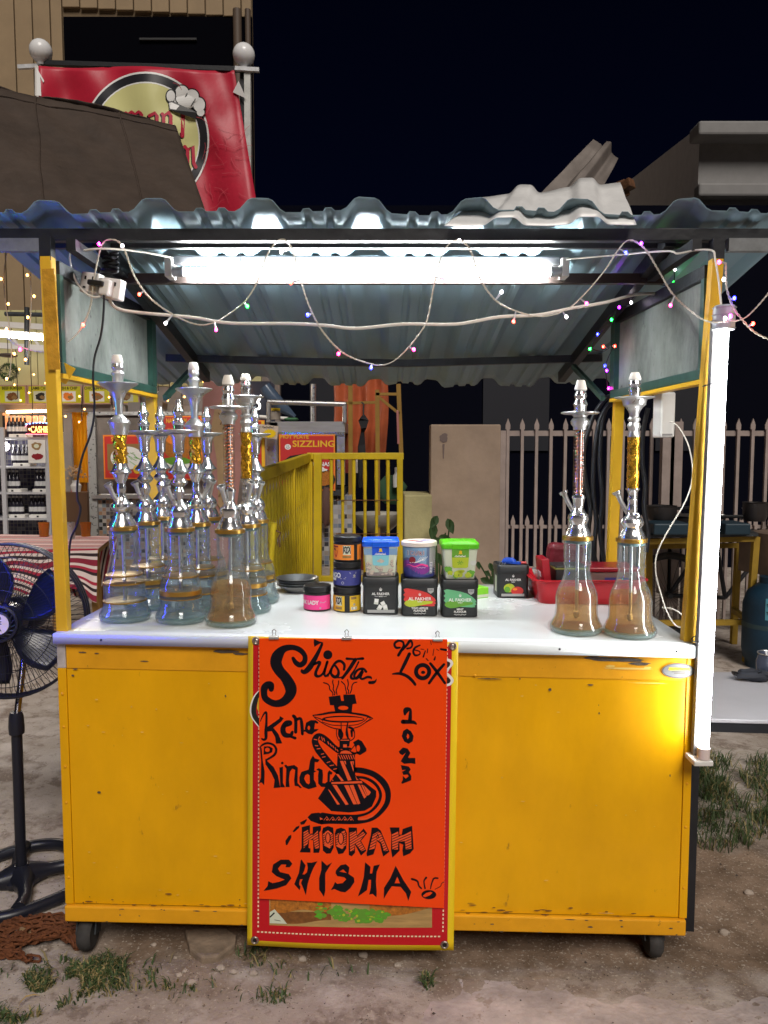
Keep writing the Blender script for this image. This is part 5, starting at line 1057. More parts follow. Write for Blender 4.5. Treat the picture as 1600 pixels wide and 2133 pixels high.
ORG.stroke([(860, 1170, 36), (980, 1165, 30), (1100, 1110, 28)], o6)
INK.word('painted_word_2')
st([(75, 275, 16), (115, 180, 26), (170, 95, 40), (200, 110, 45), (200, 300, 50), (190, 500, 70), (190, 620, 60), (150, 660, 50), (105, 640, 34)], z4); INK.poly([(210, 400), (470, 220), (480, 165), (560, 215), (500, 290), (345, 410), (450, 540), (530, 735), (400, 740), (380, 600), (310, 480), (220, 490)], z4)
st([(560, 385, 50), (700, 340, 50), (700, 290, 60), (610, 310, 90), (545, 430, 110), (580, 550, 110), (700, 570, 80), (740, 500, 60)], z4); st([(700, 590, 50), (800, 625, 60)], z4, smooth=False); st([(765, 165, 70), (810, 240, 70), (810, 500, 70)], z4); st([(830, 240, 60), (910, 220, 60), (940, 360, 70), (950, 540, 60)], z4)
st([(950, 480, 40), (1010, 470, 40)], z4, smooth=False); INK.poly([(1000, 420), (1030, 300), (1130, 250), (1230, 255), (1285, 300), (1270, 325), (1215, 310), (1195, 440), (1290, 435), (1250, 475), (1200, 500), (1150, 550), (1070, 535), (1010, 490)], z4, [circle(1085, 410, 25, 45, 12)[::-1]])
INK.word('painted_word_3')
st([(60, 825, 20), (130, 760, 40), (230, 730, 45), (350, 770, 45), (405, 870, 50), (360, 980, 50), (200, 1080, 40)], z4); INK.poly([(65, 820), (100, 830), (125, 1100), (165, 1330), (155, 1610), (100, 1550), (45, 1565), (85, 1450), (90, 1100)], z4); INK.poly([(150, 800), (260, 795), (335, 840), (320, 920), (240, 955), (140, 970)], z4, [circle(220, 870, 50, 45, 14)[::-1]])
INK.poly([(175, 1050), (235, 1120), (350, 1230), (440, 1400), (490, 1655), (350, 1665), (370, 1500), (300, 1350), (180, 1170)], z4)
INK.poly([(470, 1240), (545, 1220), (545, 1560), (590, 1650), (490, 1650)], z4); INK.poly(circle(530, 1145, 28, n=12), z4); INK.poly([(570, 1200), (610, 1175), (640, 1210), (780, 1185), (855, 1240), (850, 1560), (940, 1660), (900, 1670), (860, 1630), (790, 1620), (775, 1500), (800, 1290), (740, 1260), (690, 1330), (670, 1500), (685, 1645), (600, 1645), (615, 1260)], z4)
INK.poly([(885, 1440), (930, 1330), (1080, 1280), (1110, 1090), (1170, 985), (1210, 1050), (1310, 1075), (1270, 1130), (1210, 1120), (1200, 1300), (1240, 1320), (1190, 1345), (1190, 1490), (1225, 1550), (1250, 1640), (1170, 1665), (1080, 1690), (960, 1640), (890, 1550)], z4, [[(985, 1470), (1030, 1560), (1080, 1590), (1105, 1560), (1100, 1400), (1060, 1370), (1010, 1400)]])
INK.poly([(1240, 1280), (1290, 1250), (1370, 1290), (1380, 1400), (1370, 1560), (1420, 1570), (1470, 1530), (1475, 1350), (1510, 1295), (1580, 1350), (1560, 1385), (1525, 1380), (1520, 1530), (1560, 1640), (1450, 1650), (1340, 1640), (1280, 1570), (1275, 1400), (1290, 1310)], z4)
INK.word('painted_word_4')
st([(300, 400, 60), (360, 300, 60), (410, 200, 50), (390, 120, 45), (300, 95, 50), (220, 160, 50), (250, 240, 50), (330, 240, 40)], z3); st([(380, 290, 50), (480, 180, 55), (550, 90, 55), (590, 170, 40), (560, 240, 40), (480, 260, 40)], z3); st([(750, 190, 30), (650, 240, 45), (610, 320, 45), (650, 400, 45), (740, 380, 30), (740, 320, 25), (640, 290, 25)], z3)
for s_ in ([(820, 430, 35), (860, 310, 25)], [(900, 350, 20), (910, 270, 20)], [(1020, 400, 18), (1040, 270, 14)], [(1050, 490, 40), (1070, 430, 22)], [(1180, 270, 40), (1290, 290, 50)], [(970, 100, 12), (985, 180, 12)], [(880, 470, 20), (920, 510, 20)], [(770, 270, 14), (830, 280, 14)], [(1090, 270, 10), (1140, 300, 14)]): st(s_, z3, smooth=False)
st([(530, 370, 70), (440, 560, 75), (350, 740, 60)], z3); st([(180, 790, 30), (330, 780, 60), (470, 830, 65), (580, 920, 65), (650, 1010, 55)], z3); INK.poly(circle(805, 740, 180, n=32), z3, [circle(805, 740, 95, n=24)[::-1]]); INK.poly(circle(815, 755, 44, 34, 14), z3); st([(965, 570, 55), (1100, 740, 65), (1270, 980, 50)], z3); st([(1250, 590, 55), (1100, 760, 65), (940, 980, 55)], z3)
INK.word('painted_number')
st([(280, 330, 60), (310, 230, 140), (410, 220, 70), (410, 400, 90), (400, 500, 100)], z9); st([(230, 515, 110), (400, 520, 90), (500, 530, 80), (560, 570, 40)], z9); INK.poly([(200, 870), (240, 740), (330, 685), (430, 750), (495, 870), (470, 1000), (370, 1060), (260, 1000)], z9, [[(320, 880), (350, 950), (385, 900), (380, 840), (345, 805)]])
INK.poly([(130, 1250), (230, 1150), (350, 1180), (415, 1290), (360, 1390), (380, 1410), (535, 1410), (540, 1560), (430, 1540), (260, 1555), (175, 1490), (230, 1400), (300, 1280), (220, 1345), (150, 1300)], z9); INK.poly([(175, 1585), (370, 1620), (425, 1690), (380, 1760), (440, 1860), (435, 1960), (340, 2000), (210, 2050), (190, 2020), (230, 1940), (225, 1850), (300, 1920), (375, 1860), (340, 1815), (240, 1830), (210, 1750), (310, 1700), (210, 1710)], z9)
INK.word('painted_word_5')
HO = [([(345, 205), (495, 165), (495, 330), (545, 320), (550, 200), (700, 180), (700, 260), (670, 300), (680, 610), (665, 680), (560, 680), (555, 445), (480, 440), (470, 590), (505, 600), (505, 675), (305, 670), (340, 590)], z7), ([(720, 280), (740, 215), (830, 185), (925, 215), (935, 300), (935, 580), (880, 690), (800, 695), (735, 640)], z7), ([(955, 320), (985, 240), (1070, 215), (1150, 245), (1180, 320), (1170, 600), (1110, 690), (1020, 705), (970, 560)], z7), ([(1210, 210), (1365, 215), (1370, 360), (1490, 230), (1555, 320), (1440, 460), (1540, 640), (1440, 735), (1400, 660), (1330, 530), (1330, 680), (1270, 745), (1215, 720)], z7), ([(215, 215), (320, 215), (385, 270), (545, 660), (430, 750), (400, 650), (370, 510), (310, 460), (285, 600), (250, 710), (130, 745), (120, 700), (150, 560), (200, 350)], z8), ([(550, 210), (730, 210), (730, 350), (775, 340), (790, 240), (965, 180), (995, 610), (930, 690), (800, 745), (785, 640), (800, 530), (730, 500), (735, 640), (600, 770), (575, 640), (580, 350)], z8)]
for o_, z_ in HO: INK.poly(o_, z_)
for o_, z_ in (([(375, 300), (460, 255), (470, 330), (560, 350), (640, 270), (665, 600), (590, 600), (560, 430), (465, 440), (460, 500), (380, 600)], o7), ([(735, 320), (830, 265), (920, 330), (920, 540), (860, 600), (750, 540)], o7), ([(970, 350), (1060, 300), (1140, 270), (1165, 340), (1160, 550), (1090, 610), (985, 560)], o7), ([(1230, 310), (1345, 270), (1370, 385), (1480, 290), (1520, 330), (1420, 460), (1520, 620), (1450, 650), (1330, 500), (1310, 640), (1240, 650)], o7), ([(240, 340), (340, 285), (390, 330), (520, 640), (445, 650), (390, 480), (310, 440), (270, 600), (170, 625)], o8), ([(590, 340), (705, 285), (715, 370), (810, 350), (945, 280), (955, 600), (850, 620), (830, 460), (710, 480), (700, 620), (600, 620)], o8)): ORG.poly(o_, o_ and z_)
zz7 = Z(590, 1700, 8.889, .0015); zz8 = Z(750, 1700, 8.889, .0015)
INK.poly(circle(828, 405, 52, 105, 18), zz7, [circle(828, 405, 34, 88, 18)[::-1]]); INK.poly(circle(1068, 415, 58, 118, 18), zz7, [circle(1068, 415, 40, 100, 18)[::-1]]); INK.poly([(330, 325), (360, 400), (290, 400)], zz8, [[(325, 365), (345, 392), (308, 392)]])
def hatch(z_, x0, x1, y0, y1, n, slope, inside):
    for k in range(n):
        y = y0 + (y1 - y0) * k / n; seg = []
        for j in range(41):
            x = x0 + (x1 - x0) * j / 40; yy = y - (x - x0) * slope; ok = any(pip(x, yy, q) for q in inside)
            if ok: seg.append((x, yy, 13))
            if (not ok or j == 40):
                if len(seg) > 2: INK.stroke([seg[0], seg[-1]], z_, smooth=False)
                seg = []
def pip(x, y, q):
    c = False; j = len(q) - 1
    for i in range(len(q)):
        if (q[i][1] > y) != (q[j][1] > y) and x < (q[j][0] - q[i][0]) * (y - q[i][1]) / (q[j][1] - q[i][1] + 1e-9) + q[i][0]: c = not c
        j = i
    return c
hatch(zz7, 370, 680, 340, 860, 11, .62, [[(375, 300), (460, 255), (470, 330), (560, 350), (640, 270), (665, 600), (590, 600), (560, 430), (465, 440), (460, 500), (380, 600)]])
hatch(zz7, 735, 770, 330, 620, 7, .7, [rect(735, 300, 785, 560)]); hatch(zz7, 870, 925, 360, 700, 8, .7, [rect(872, 320, 922, 590)]); hatch(zz7, 970, 1010, 360, 620, 6, .4, [rect(970, 330, 1020, 560)]); hatch(zz7, 1115, 1165, 330, 660, 8, .7, [rect(1118, 290, 1162, 590)])
hatch(zz7, 1225, 1530, 340, 960, 13, .6, [[(1230, 310), (1345, 270), (1370, 385), (1480, 290), (1520, 330), (1420, 460), (1520, 620), (1450, 650), (1330, 500), (1310, 640), (1240, 650)]])
hatch(zz8, 170, 530, 400, 950, 11, .55, [[(240, 340), (340, 285), (390, 330), (520, 640), (445, 650), (390, 480), (310, 440), (270, 600), (170, 625)]]); hatch(zz8, 590, 960, 380, 820, 9, .42, [[(590, 340), (705, 285), (715, 370), (810, 350), (945, 280), (955, 600), (850, 620), (830, 460), (710, 480), (700, 620), (600, 620)]])
for o_, z_ in (([(310, 120), (430, 55), (440, 75), (390, 150), (330, 160)], z7), ([(175, 280), (240, 200), (300, 175), (295, 215), (215, 290), (185, 298)], z7), ([(40, 460), (100, 370), (150, 345), (150, 400), (80, 530), (50, 540)], z7)): INK.poly(o_, z_)
INK.word('painted_word_6')
zb = Z(510, 1660, 3.4783)
for o_, z_, h_ in (([(205, 490), (260, 455), (320, 455), (345, 485), (325, 510), (295, 510), (300, 490), (265, 490), (240, 520), (255, 545), (320, 560), (338, 590), (300, 640), (230, 665), (135, 682), (165, 645), (170, 610), (200, 625), (250, 615), (290, 600), (230, 575), (195, 545)], zb, ()), ([(325, 815), (340, 805), (415, 915), (390, 1010), (355, 1080), (400, 1080), (440, 1040), (455, 960), (440, 860), (520, 865), (635, 835), (560, 960), (510, 1080), (455, 1250), (420, 1470), (380, 1360), (330, 1240), (360, 1165), (310, 1175), (295, 1260), (320, 1310), (305, 1375), (205, 1260), (290, 1050)], z7, ()), ([(710, 825), (810, 915), (905, 860), (840, 960), (780, 1060), (780, 1380), (755, 1495), (665, 1360), (665, 1150), (705, 1000)], z7, ()),
    ([(975, 1010), (1060, 910), (1160, 890), (1225, 950), (1210, 1070), (1310, 1140), (1320, 1220), (1240, 1340), (1150, 1410), (1060, 1400), (950, 1350), (880, 1375), (930, 1290), (960, 1220), (1000, 1255), (1100, 1240), (1170, 1170), (1130, 1135), (1000, 1110), (970, 1060)], z7, ([(1040, 1030), (1110, 985), (1180, 1055), (1100, 1040)],)), ([(95, 855), (195, 940), (185, 1065), (225, 1060), (255, 920), (370, 895), (310, 1030), (295, 1200), (310, 1400), (305, 1505), (235, 1440), (170, 1455), (200, 1330), (205, 1180), (160, 1180), (130, 1370), (0, 1465), (-40, 1490), (20, 1320), (70, 1130)], z8, ()), ([(660, 920), (700, 990), (800, 1180), (950, 1405), (895, 1570), (850, 1430), (750, 1310), (590, 1300), (520, 1400), (440, 1535), (445, 1330), (560, 1150)], z8, ([(690, 1120), (640, 1245), (740, 1245)],))): INK.poly(o_, z_, [h[::-1] for h in h_])
st([(960, 1165, 40), (1060, 1205, 35), (1090, 1290, 30), (1135, 1340, 30)], z8); st([(1225, 1140, 40), (1185, 1210, 25), (1205, 1340, 30)], z8); st([(1440, 1150, 30), (1370, 1155, 30), (1330, 1240, 25), (1305, 1345, 18)], z8); st([(1555, 1220, 14), (1510, 1250, 14), (1490, 1300, 14), (1390, 1355, 12)], z8)
INK.poly(circle(1275, 1455, 138, 85, 28), z8, [[(1160, 1480), (1200, 1505), (1290, 1470), (1345, 1420), (1310, 1400), (1220, 1425)][::-1]])
for k, q in INK.parts.items(): q.build(k.split('_word_')[0] + '_word' if '_word' in k else k, m_ink, pp, kind='stuff')
for k, q in ORG.parts.items(): q.build(k, M('orange_pale', (.86, .10, .022), .4), pp, kind='stuff')
# binder clips
for px, py, lb in ((570, 1329, 'silver binder clip at the top left of the orange sign'), (722, 1330, 'silver binder clip at the top middle of the orange sign'), (912, 1333, 'silver binder clip at the top right of the orange sign')):
    c = P(px, py, 1.952); t = thing('binder_clip', lb, 'clip', c)
    MB().box(c + Vector((0, .006, 0)), (.026, .012, .008)).build('jaw', m_alu, t, bevel=.002)
    mb = MB(); mb.tube([c + Vector((x, .01, z)) for x, z in ((-.005, .003), (-.003, .010), (-.005, .016), (0, .021), (.005, .016), (.003, .010), (.005, .003))], .0013, 6); mb.build('handle', m_chrome, t, smooth=60)
# ================================================================ FAN, CHAIN
random.seed(21)
fc = P(18, 1292, 2.36); fg = G(46, 1848, 0); fg.z = gz(fg.x, fg.y)
fan = thing('pedestal_fan', 'black pedestal fan with wire grille standing left of the cart', 'fan', (fg.x, fg.y, fg.z))
FR = .238; FAX = Matrix.Rotation(R(90), 3, 'X') @ Matrix.Rotation(0, 3, 'Z')
frot = Matrix.Rotation(R(6), 3, 'Z') @ Matrix.Rotation(R(-4), 3, 'X')
def fp_(r, a, d): return fc + frot @ Vector((r * math.cos(a), -d, r * math.sin(a)))
def ring(mb, r, d, w_, n=64): mb.tube([fp_(r, k / n * 6.28319, d) for k in range(n)], w_, 5, closed=True)
def cage(r): return .055 * math.sqrt(max(0, 1 - (r / FR) ** 2))
mb = MB()
for r in (.10, .155, .20): ring(mb, r, .02 + cage(r), .0012)
for k in range(96):
    a = k / 96 * 6.28319; tw = .22
    mb.tube([fp_(r, a + tw * (1 - r / FR), .02 + cage(r)) for r in (.055, .09, .13, .17, .205, FR)], .0009, 4, caps=False)
mb.build('front_grille', m_fanp, fan)
mb = MB()
for r in (.10, .17): ring(mb, r, -.02 - cage(r), .0012)
for k in range(72):
    a = k / 72 * 6.28319; mb.tube([fp_(r, a - .25 * (1 - r / FR), -.02 - cage(r)) for r in (.05, .12, .18, FR)], .0009, 4, caps=False)
mb.build('rear_grille', m_fanp, fan)
mb = MB(); ring(mb, FR, .02, .005); ring(mb, FR, -.02, .005); ring(mb, FR, 0, .005); mb.build('rim', m_fanp, fan, smooth=60)
mb = MB(); ring(mb, .052, .078, .006, 40); ring(mb, .034, .083, .004, 40)
for k in range(18): a = k / 18 * 6.28319; mb.tube([fp_(.034, a, .083), fp_(.052, a + .3, .078)], .0028, 5)
mb.build('badge_ring', m_fanp, fan, smooth=60)
bm_ = MB(); bm_.poly(circle(0, 0, .032, n=32), lambda x, y: fc + frot @ Vector((x, -.084, y))); bdg = bm_.build('badge', M('badge_cream', (.72, .62, .56), .35), fan)
mb = MB(); fb = lambda x, y: fc + frot @ Vector((x, -.0845, y))
for s_ in ([(-.006, .020), (.006, .021), (.008, .015)], [(-.009, .008), (.009, .0)], [(-.009, 0), (.009, .008)], [(-.008, -.006), (-.008, -.018), (.002, -.013), (.008, -.02)]): mb.stroke([(x, y, .0028) for x, y in s_], fb)
mb.build('badge_mark', m_blackprint, bdg)
for b_ in range(5):
    mb = MB(); a0 = b_ * 1.2566 + .4; n, m = 8, 6; vs = []
    for i in range(n + 1):
        r = .05 + .15 * i / n
        for j in range(m + 1):
            t_ = j / m; wdt = .55 + .35 * math.sin(math.pi * min(1, i / n * .9 + .1)); a = a0 + wdt * (t_ - .5) + .25 * i / n; vs.append(fp_(r, a, .012 - .045 * (t_ - .5)))
    mb.add(vs, [[i * (m + 1) + j, i * (m + 1) + j + 1, (i + 1) * (m + 1) + j + 1, (i + 1) * (m + 1) + j] for i in range(n) for j in range(m)]); mb.build('blade', m_fanblade, fan, smooth=60, solid=.002)
mb = MB(); mb.tube([fp_(0, 0, .035), fp_(0, 0, .03), fp_(0, 0, -.02)], [.03, .052, .055], 24); mb.build('hub', m_fanblade, fan, smooth=40)
mb = MB(); mb.tube([fp_(0, 0, -.07), fp_(0, 0, -.09), fp_(0, 0, -.2), fp_(0, 0, -.225)], [.05, .065, .06, .03], 20); mb.build('motor', m_fanp, fan, smooth=40)
top = Vector((fc.x + .01, fc.y + .1, fc.z - .05)); MB().tube([top, Vector((fg.x + .004, fg.y, .56))], .0105, 14).build('upper_pole', M('chrome_pole', (.62, .58, .58), .2, 1.0), fan, smooth=60)
MB().tube([(fg.x, fg.y, .045), (fg.x + .002, fg.y, .56)], .0165, 16).build('lower_pole', m_fanp, fan, smooth=60)
MB().tube([(fg.x + .002, fg.y, .505), (fg.x + .002, fg.y, .525), (fg.x + .002, fg.y, .56), (fg.x + .002, fg.y, .575)], [.023, .024, .022, .018], 16).build('height_collar', m_fanp, fan, smooth=40)
mb = MB(); n = 72
o_ = []
for k in range(n):
    a = k / n * 6.28319; r = .205 * (1 + .05 * math.cos(4 * a)); o_.append((fg.x + r * math.cos(a), fg.y + r * math.sin(a)))
bz = fg.z + .012
mb.tube([(x, y, bz + .004) for x, y in o_], .0195, 8, closed=True)
for k in range(4):
    a = k * 1.5708 + .5; mb.tube([(fg.x + r * math.cos(a + b), fg.y + r * math.sin(a + b), bz + .012) for r, b in ((.02, 0), (.08, .05), (.14, .0), (.2, -.1))], [.042, .022, .019, .024], 10)
mb.lathe([(0, -.005), (.055, -.005), (.058, .01), (.045, .026), (.026, .036), (.02, .05), (0, .05)], 24, (fg.x, fg.y, bz)); mb.build('base', m_fanp, fan, smooth=50)
# chain
cc = G(72, 1968, 0); ch = thing('steel_chain', 'heap of rusty steel chain lying on the ground by the left wheel', 'chain', (cc.x, cc.y, gz(cc.x, cc.y)))
mb = MB(); L_, W_ = .0125, .0088; mb.tube([(W_ * math.cos(a), (L_ if math.sin(a) > 0 else -L_) + W_ * math.sin(a), 0) for a in [k / 12 * 6.28319 for k in range(12)]], .0034, 5, closed=True)
lk = mb.build('link', m_rust_chain, smooth=60); me = lk.data; first = True
for row in range(11):
    x0 = -.115 + row * .003; ph = random.random() * 6
    for k in range(22):
        t_ = k / 21; u = (t_ - .5) * 2
        lx = u * .145; ly = (row / 10 - .5) * .15 + .028 * math.sin(t_ * 5 + ph) + u * .03
        rr = (lx / .155) ** 2 + (ly / .095) ** 2
        if rr > 1: continue
        lz = .006 + .044 * (1 - rr) * random.uniform(.55, 1)
        o = lk if first else bpy.data.objects.new('link', me)
        if not first: COL.objects.link(o)
        first = False; o.parent = ch
        o.location = (lx + random.uniform(-.004, .004), ly + random.uniform(-.005, .005), lz); o.rotation_euler = (random.uniform(-.3, .3), R(90 if k % 2 else 8) + random.uniform(-.35, .35), R(-90) + random.uniform(-.5, .5) + .35 * math.cos(t_ * 5 + ph))
pk = G(52, 1950, .035); pl_ = thing('padlock', 'brass padlock with silver shackle lying on the rusty chain', 'padlock', pk)
rot = Matrix.Rotation(R(-28), 3, 'X') @ Matrix.Rotation(R(-6), 3, 'Y'); MB().box(pk + Vector((.004, 0, .006)), (.038, .014, .040), rot).build('lock_body', M('brass', (.50, .32, .17), .35, .8), pl_, bevel=.003)
mb = MB(); mb.tube([pk + Vector((.004, 0, .006)) + rot @ Vector(p) for p in ((-.018, 0, .013), (-.034, 0, .013), (-.045, 0, .007), (-.048, 0, 0), (-.045, 0, -.007), (-.034, 0, -.013), (-.018, 0, -.013))], .0035, 8); mb.build('shackle', m_chrome, pl_, smooth=60)
yl = G(3, 1987, .01); t = thing('yellow_bottle_top', 'yellow bottle cap lying at the left edge of the chain', 'bottle cap', yl); MB().lathe([(0, 0), (.016, 0), (.017, .004), (.014, .008), (0, .008)], 20, yl, Matrix.Rotation(R(60), 3, 'X')).build('cap', m_yelv, t, smooth=40)
# curled dry leaf
a = G(38, 2104, .01); t = thing('dry_leaf', 'curled yellow dry leaf lying in the grass at lower left', 'leaf', a); mb = MB(); pth = [G(36, 2106, .006), G(42, 2088, .014), G(54, 2076, .018), G(72, 2072, .012), G(84, 2074, .006)]
vs = [];
for p_, w_ in zip(pth, (.0008, .003, .0036, .003, .0008)): vs += [p_ + Vector((w_ * .5, -w_, w_ * .4)), p_ + Vector((-w_ * .5, w_, 0))]
mb.add(vs, [[2 * i, 2 * i + 1, 2 * i + 3, 2 * i + 2] for i in range(4)]); mb.build('blade', M('leaf_yellow', (.52, .36, .12), .6), t, smooth=60)

# ================================================================ RIGHT SIDE
# white folding table
zt = .62; n0, n1 = G(1470, 1497, zt), G(1700, 1503, zt); f0, f1 = G(1470, 1399, zt), G(1700, 1402, zt)
t = thing('folding_table', 'white folding table with black frame right of the cart', 'table', (1.35, 2.4, gz(1.35, 0)))
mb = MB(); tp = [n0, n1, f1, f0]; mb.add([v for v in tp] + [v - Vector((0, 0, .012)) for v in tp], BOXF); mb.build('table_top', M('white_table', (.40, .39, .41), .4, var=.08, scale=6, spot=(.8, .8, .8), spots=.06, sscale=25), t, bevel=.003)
MB().beam(n0 + Vector((.01, .014, -.027)), n1 + Vector((0, .014, -.027)), .018, .028).build('apron', m_black, t); MB().beam(f0 + Vector((.01, -.014, -.027)), f1 + Vector((0, -.014, -.027)), .018, .028).build('apron', m_black, t)
for a, b in (((.90, 2.24, .59), (.84, 2.3, .0)), ((.96, 2.58, .59), (.9, 2.62, .0)), ((1.75, 2.22, .59), (1.86, 2.25, -.03)), ((1.75, 2.58, .59), (1.86, 2.6, -.03))): MB().tube([a, b], .011, 10).build('leg', m_black, t, smooth=60)
MB().tube([(1.2, 2.25, .58), (1.25, 2.28, .5), (1.33, 2.3, .42), (1.5, 2.3, .38)], .004, 6).build('brace', m_black, t, smooth=60)
bx = G(1572, 1411, zt + .01); t = thing('crumpled_cloth', 'crumpled black cloth item lying on the white folding table', 'cloth', bx)
mb = MB(); mb.ball((0, 0, 0), 1, 20); mb.v = [(bx.x + (q[0] * .06 + .02 * nz.noise((q[0] * 2, q[1] * 2, 1))), bx.y + q[1] * .035 + .02 * nz.noise((q[0] * 2, q[2] * 2, 4)), bx.z + q[2] * .018 + .014 * nz.noise((q[0] * 2.5, q[1] * 2.5, 7)) + .008) for q in mb.v]; mb.build('cloth_body', M('black_cloth', (.02, .022, .03), .8), t, smooth=60)
MB().beam((bx.x - .07, bx.y + .01, bx.z + .012), (bx.x - .02, bx.y, bx.z + .004), .03, .008).build('strap', m_blackp, t)
bx = G(1600, 1408, zt); t = thing('glass_jug', 'dark round jug at the right edge of the folding table', 'jug', bx); MB().lathe([(0, 0), (.03, 0), (.038, .02), (.04, .05), (.033, .075), (.034, .08), (.03, .08), (0, .03)], 24, bx).build('jug_body', M('dark_glass', (.05, .06, .09), .15), t, smooth=40)
MB().tube([bx + Vector((.036 * math.cos(a), .036 * math.sin(a), .08)) for a in [k / 20 * 6.283 for k in range(20)]], .002, 5, closed=True).build('rim', m_alu, t)

# rack with yellow frame, far right
rk = thing('yellow_rack', 'yellow steel work table loaded with pans behind the right post', 'rack', (2.1, 5.3, gz(2.1, 0)))
def gp(px, py, Y): return P(px, py, Y)
m_rack = M('dimmed_yellow_rack', (.34, .21, .02), .6, var=.3, scale=6, spot=(.06, .04, .02), spots=.25, sscale=25)  # yellow darkened in the paint for its distance from the lamps
top_l, top_r = P(1335, 1128, 5.1), P(1575, 1122, 5.1)
for nm, a, b in (('leg', P(1575, 1118, 5.1), Vector((P(1555, 1370, 5.1).x, 5.1, -.03))), ('leg', P(1538, 1140, 5.6), Vector((P(1528, 1335, 5.6).x, 5.6, -.03))), ('leg', P(1337, 1128, 5.1), Vector((P(1340, 1370, 5.1).x, 5.1, -.03))), ('leg', P(1352, 1140, 5.6), Vector((P(1352, 1335, 5.6).x, 5.6, -.03)))): MB().beam(a, b, .04, .04, (0, 1, 0)).build(nm, m_rack, rk)
for a, b in ((top_l, top_r), (P(1350, 1138, 5.6), P(1540, 1136, 5.6)), (P(1340, 1298, 5.1), P(1560, 1296, 5.1)), (P(1528, 1270, 5.6), P(1560, 1294, 5.1))): MB().beam(a, b, .035, .035).build('rail', m_rack, rk)
MB().add([P(1325, 1118, 5.05), P(1580, 1114, 5.05), P(1545, 1096, 5.7), P(1345, 1098, 5.7)], [[0, 1, 2, 3]]).build('table_top', m_dgrey, rk, solid=.02)
mb = MB(); [mb.box(P(px, 1100, 5.25), (.22, .25, .07)) for px in ()]
def pan(px, py, Y, r, h, lab, name='cooking_pot'):
    c = P(px, py, Y); t = thing(name, lab, 'pot', c); MB().lathe([(0, 0), (r * .85, 0), (r, h * .25), (r, h), (r * 1.05, h), (r * .96, h * .9), (0, h * .3)], 20, c).build('pot_body', M('dark_pot', (.05, .045, .045), .35, .5), t, smooth=40); MB().tube([c + Vector((r, 0, h * .8)), c + Vector((r * 2.1, -.05, h * .9))], .012, 8).build('handle', m_blackp, t); return t
pan(1378, 1083, 5.3, .10, .10, 'dark round pot on the yellow rack left of the white tube'); pan(1450, 1088, 5.35, .16, .05, 'wide dark pan on the yellow rack behind the white tube'); pan(1572, 1085, 5.3, .08, .13, 'small dark kettle at the right end of the yellow rack')
for i, (a, b) in enumerate(((1360, 1440), (1508, 1562))):
    t = thing('storage_tray', ('blue tray on the yellow rack left of the white tube', 'blue tray on the yellow rack right of the white tube')[i], 'tray', P(a, 1112, 5.1)); p0, p1 = P(a, 1114, 5.02), P(b, 1090, 5.02); MB().span((p0.x, 5.0, p0.z), (p1.x, 5.25, p1.z)).build('tray_body', M('blue_tray', (.012, .032, .048), .5), t, bevel=.01)
for i, px in enumerate((1515, 1543, 1560, 1573, 1588)):
    c = P(px, 1078 + (i % 2) * 4, 5.4); t = thing('kitchen_utensil', ('silver ladle lying nearest the tube on the rack', 'silver spoon lying on the rack, second from the tube', 'upright silver fork handle on the rack', 'small white spatula standing on the rack', 'curved silver tap at the right end of the rack')[i], 'utensil', c); MB().tube([c, c + Vector((.03 * (1 if i % 2 else -1), 0, .05 if i > 1 else .015)), c + Vector((.05 * (1 if i % 2 else -1), 0, .07 if i > 1 else .02))], [.007, .012, .005], 8).build('handle', m_alu, t, smooth=60)
# bicycle behind the rack
bk = thing('bicycle', 'dark bicycle parked behind the yellow rack', 'bicycle', (2.4, 6.0 - .35, -.03)); YB = 5.78
m_bike = M('bike_black', (.02, .02, .024), .4); w1 = Vector((P(1395, 1175, YB).x, YB, .30)); w2 = w1 + Vector((1.02, 0, 0))
for wc_ in (w1, w2):
    mb = MB(); mb.tube([wc_ + Vector((.31 * math.cos(a), 0, .31 * math.sin(a))) for a in [k / 40 * 6.283 for k in range(40)]], .022, 7, closed=True); wl = mb.build('wheel', m_rubber, bk, smooth=60)
    mb = MB(); mb.tube([wc_ + Vector((.285 * math.cos(a), 0, .285 * math.sin(a))) for a in [k / 40 * 6.283 for k in range(40)]], .008, 5, closed=True)
    for k in range(24): a = k / 24 * 6.283; mb.tube([wc_, wc_ + Vector((.285 * math.cos(a), 0, .285 * math.sin(a)))], .0016, 4)
    mb.tube([wc_ + Vector((0, -.04, 0)), wc_ + Vector((0, .04, 0))], .02, 10); mb.build('rim', m_dgrey, wl)
bb = w1 + Vector((.43, 0, -.02)); seat = w1 + Vector((.33, 0, .50)); head = w1 + Vector((.82, 0, .48))
for a, b in ((w1, bb), (w1, seat), (bb, seat), (bb, head), (seat, head), (head, w2)): MB().tube([a, b], .016, 8).build('frame_tube', m_bike, bk, smooth=60)
MB().ball(tuple(seat + Vector((-.02, 0, .1))), .1, 12, (1.2, .6, .3)).build('saddle', m_bike, bk, smooth=60); MB().tube([head + Vector((0, -.25, .12)), head + Vector((.04, 0, .14)), head + Vector((0, .25, .12))], .012, 8).build('handlebar', m_bike, bk, smooth=60)
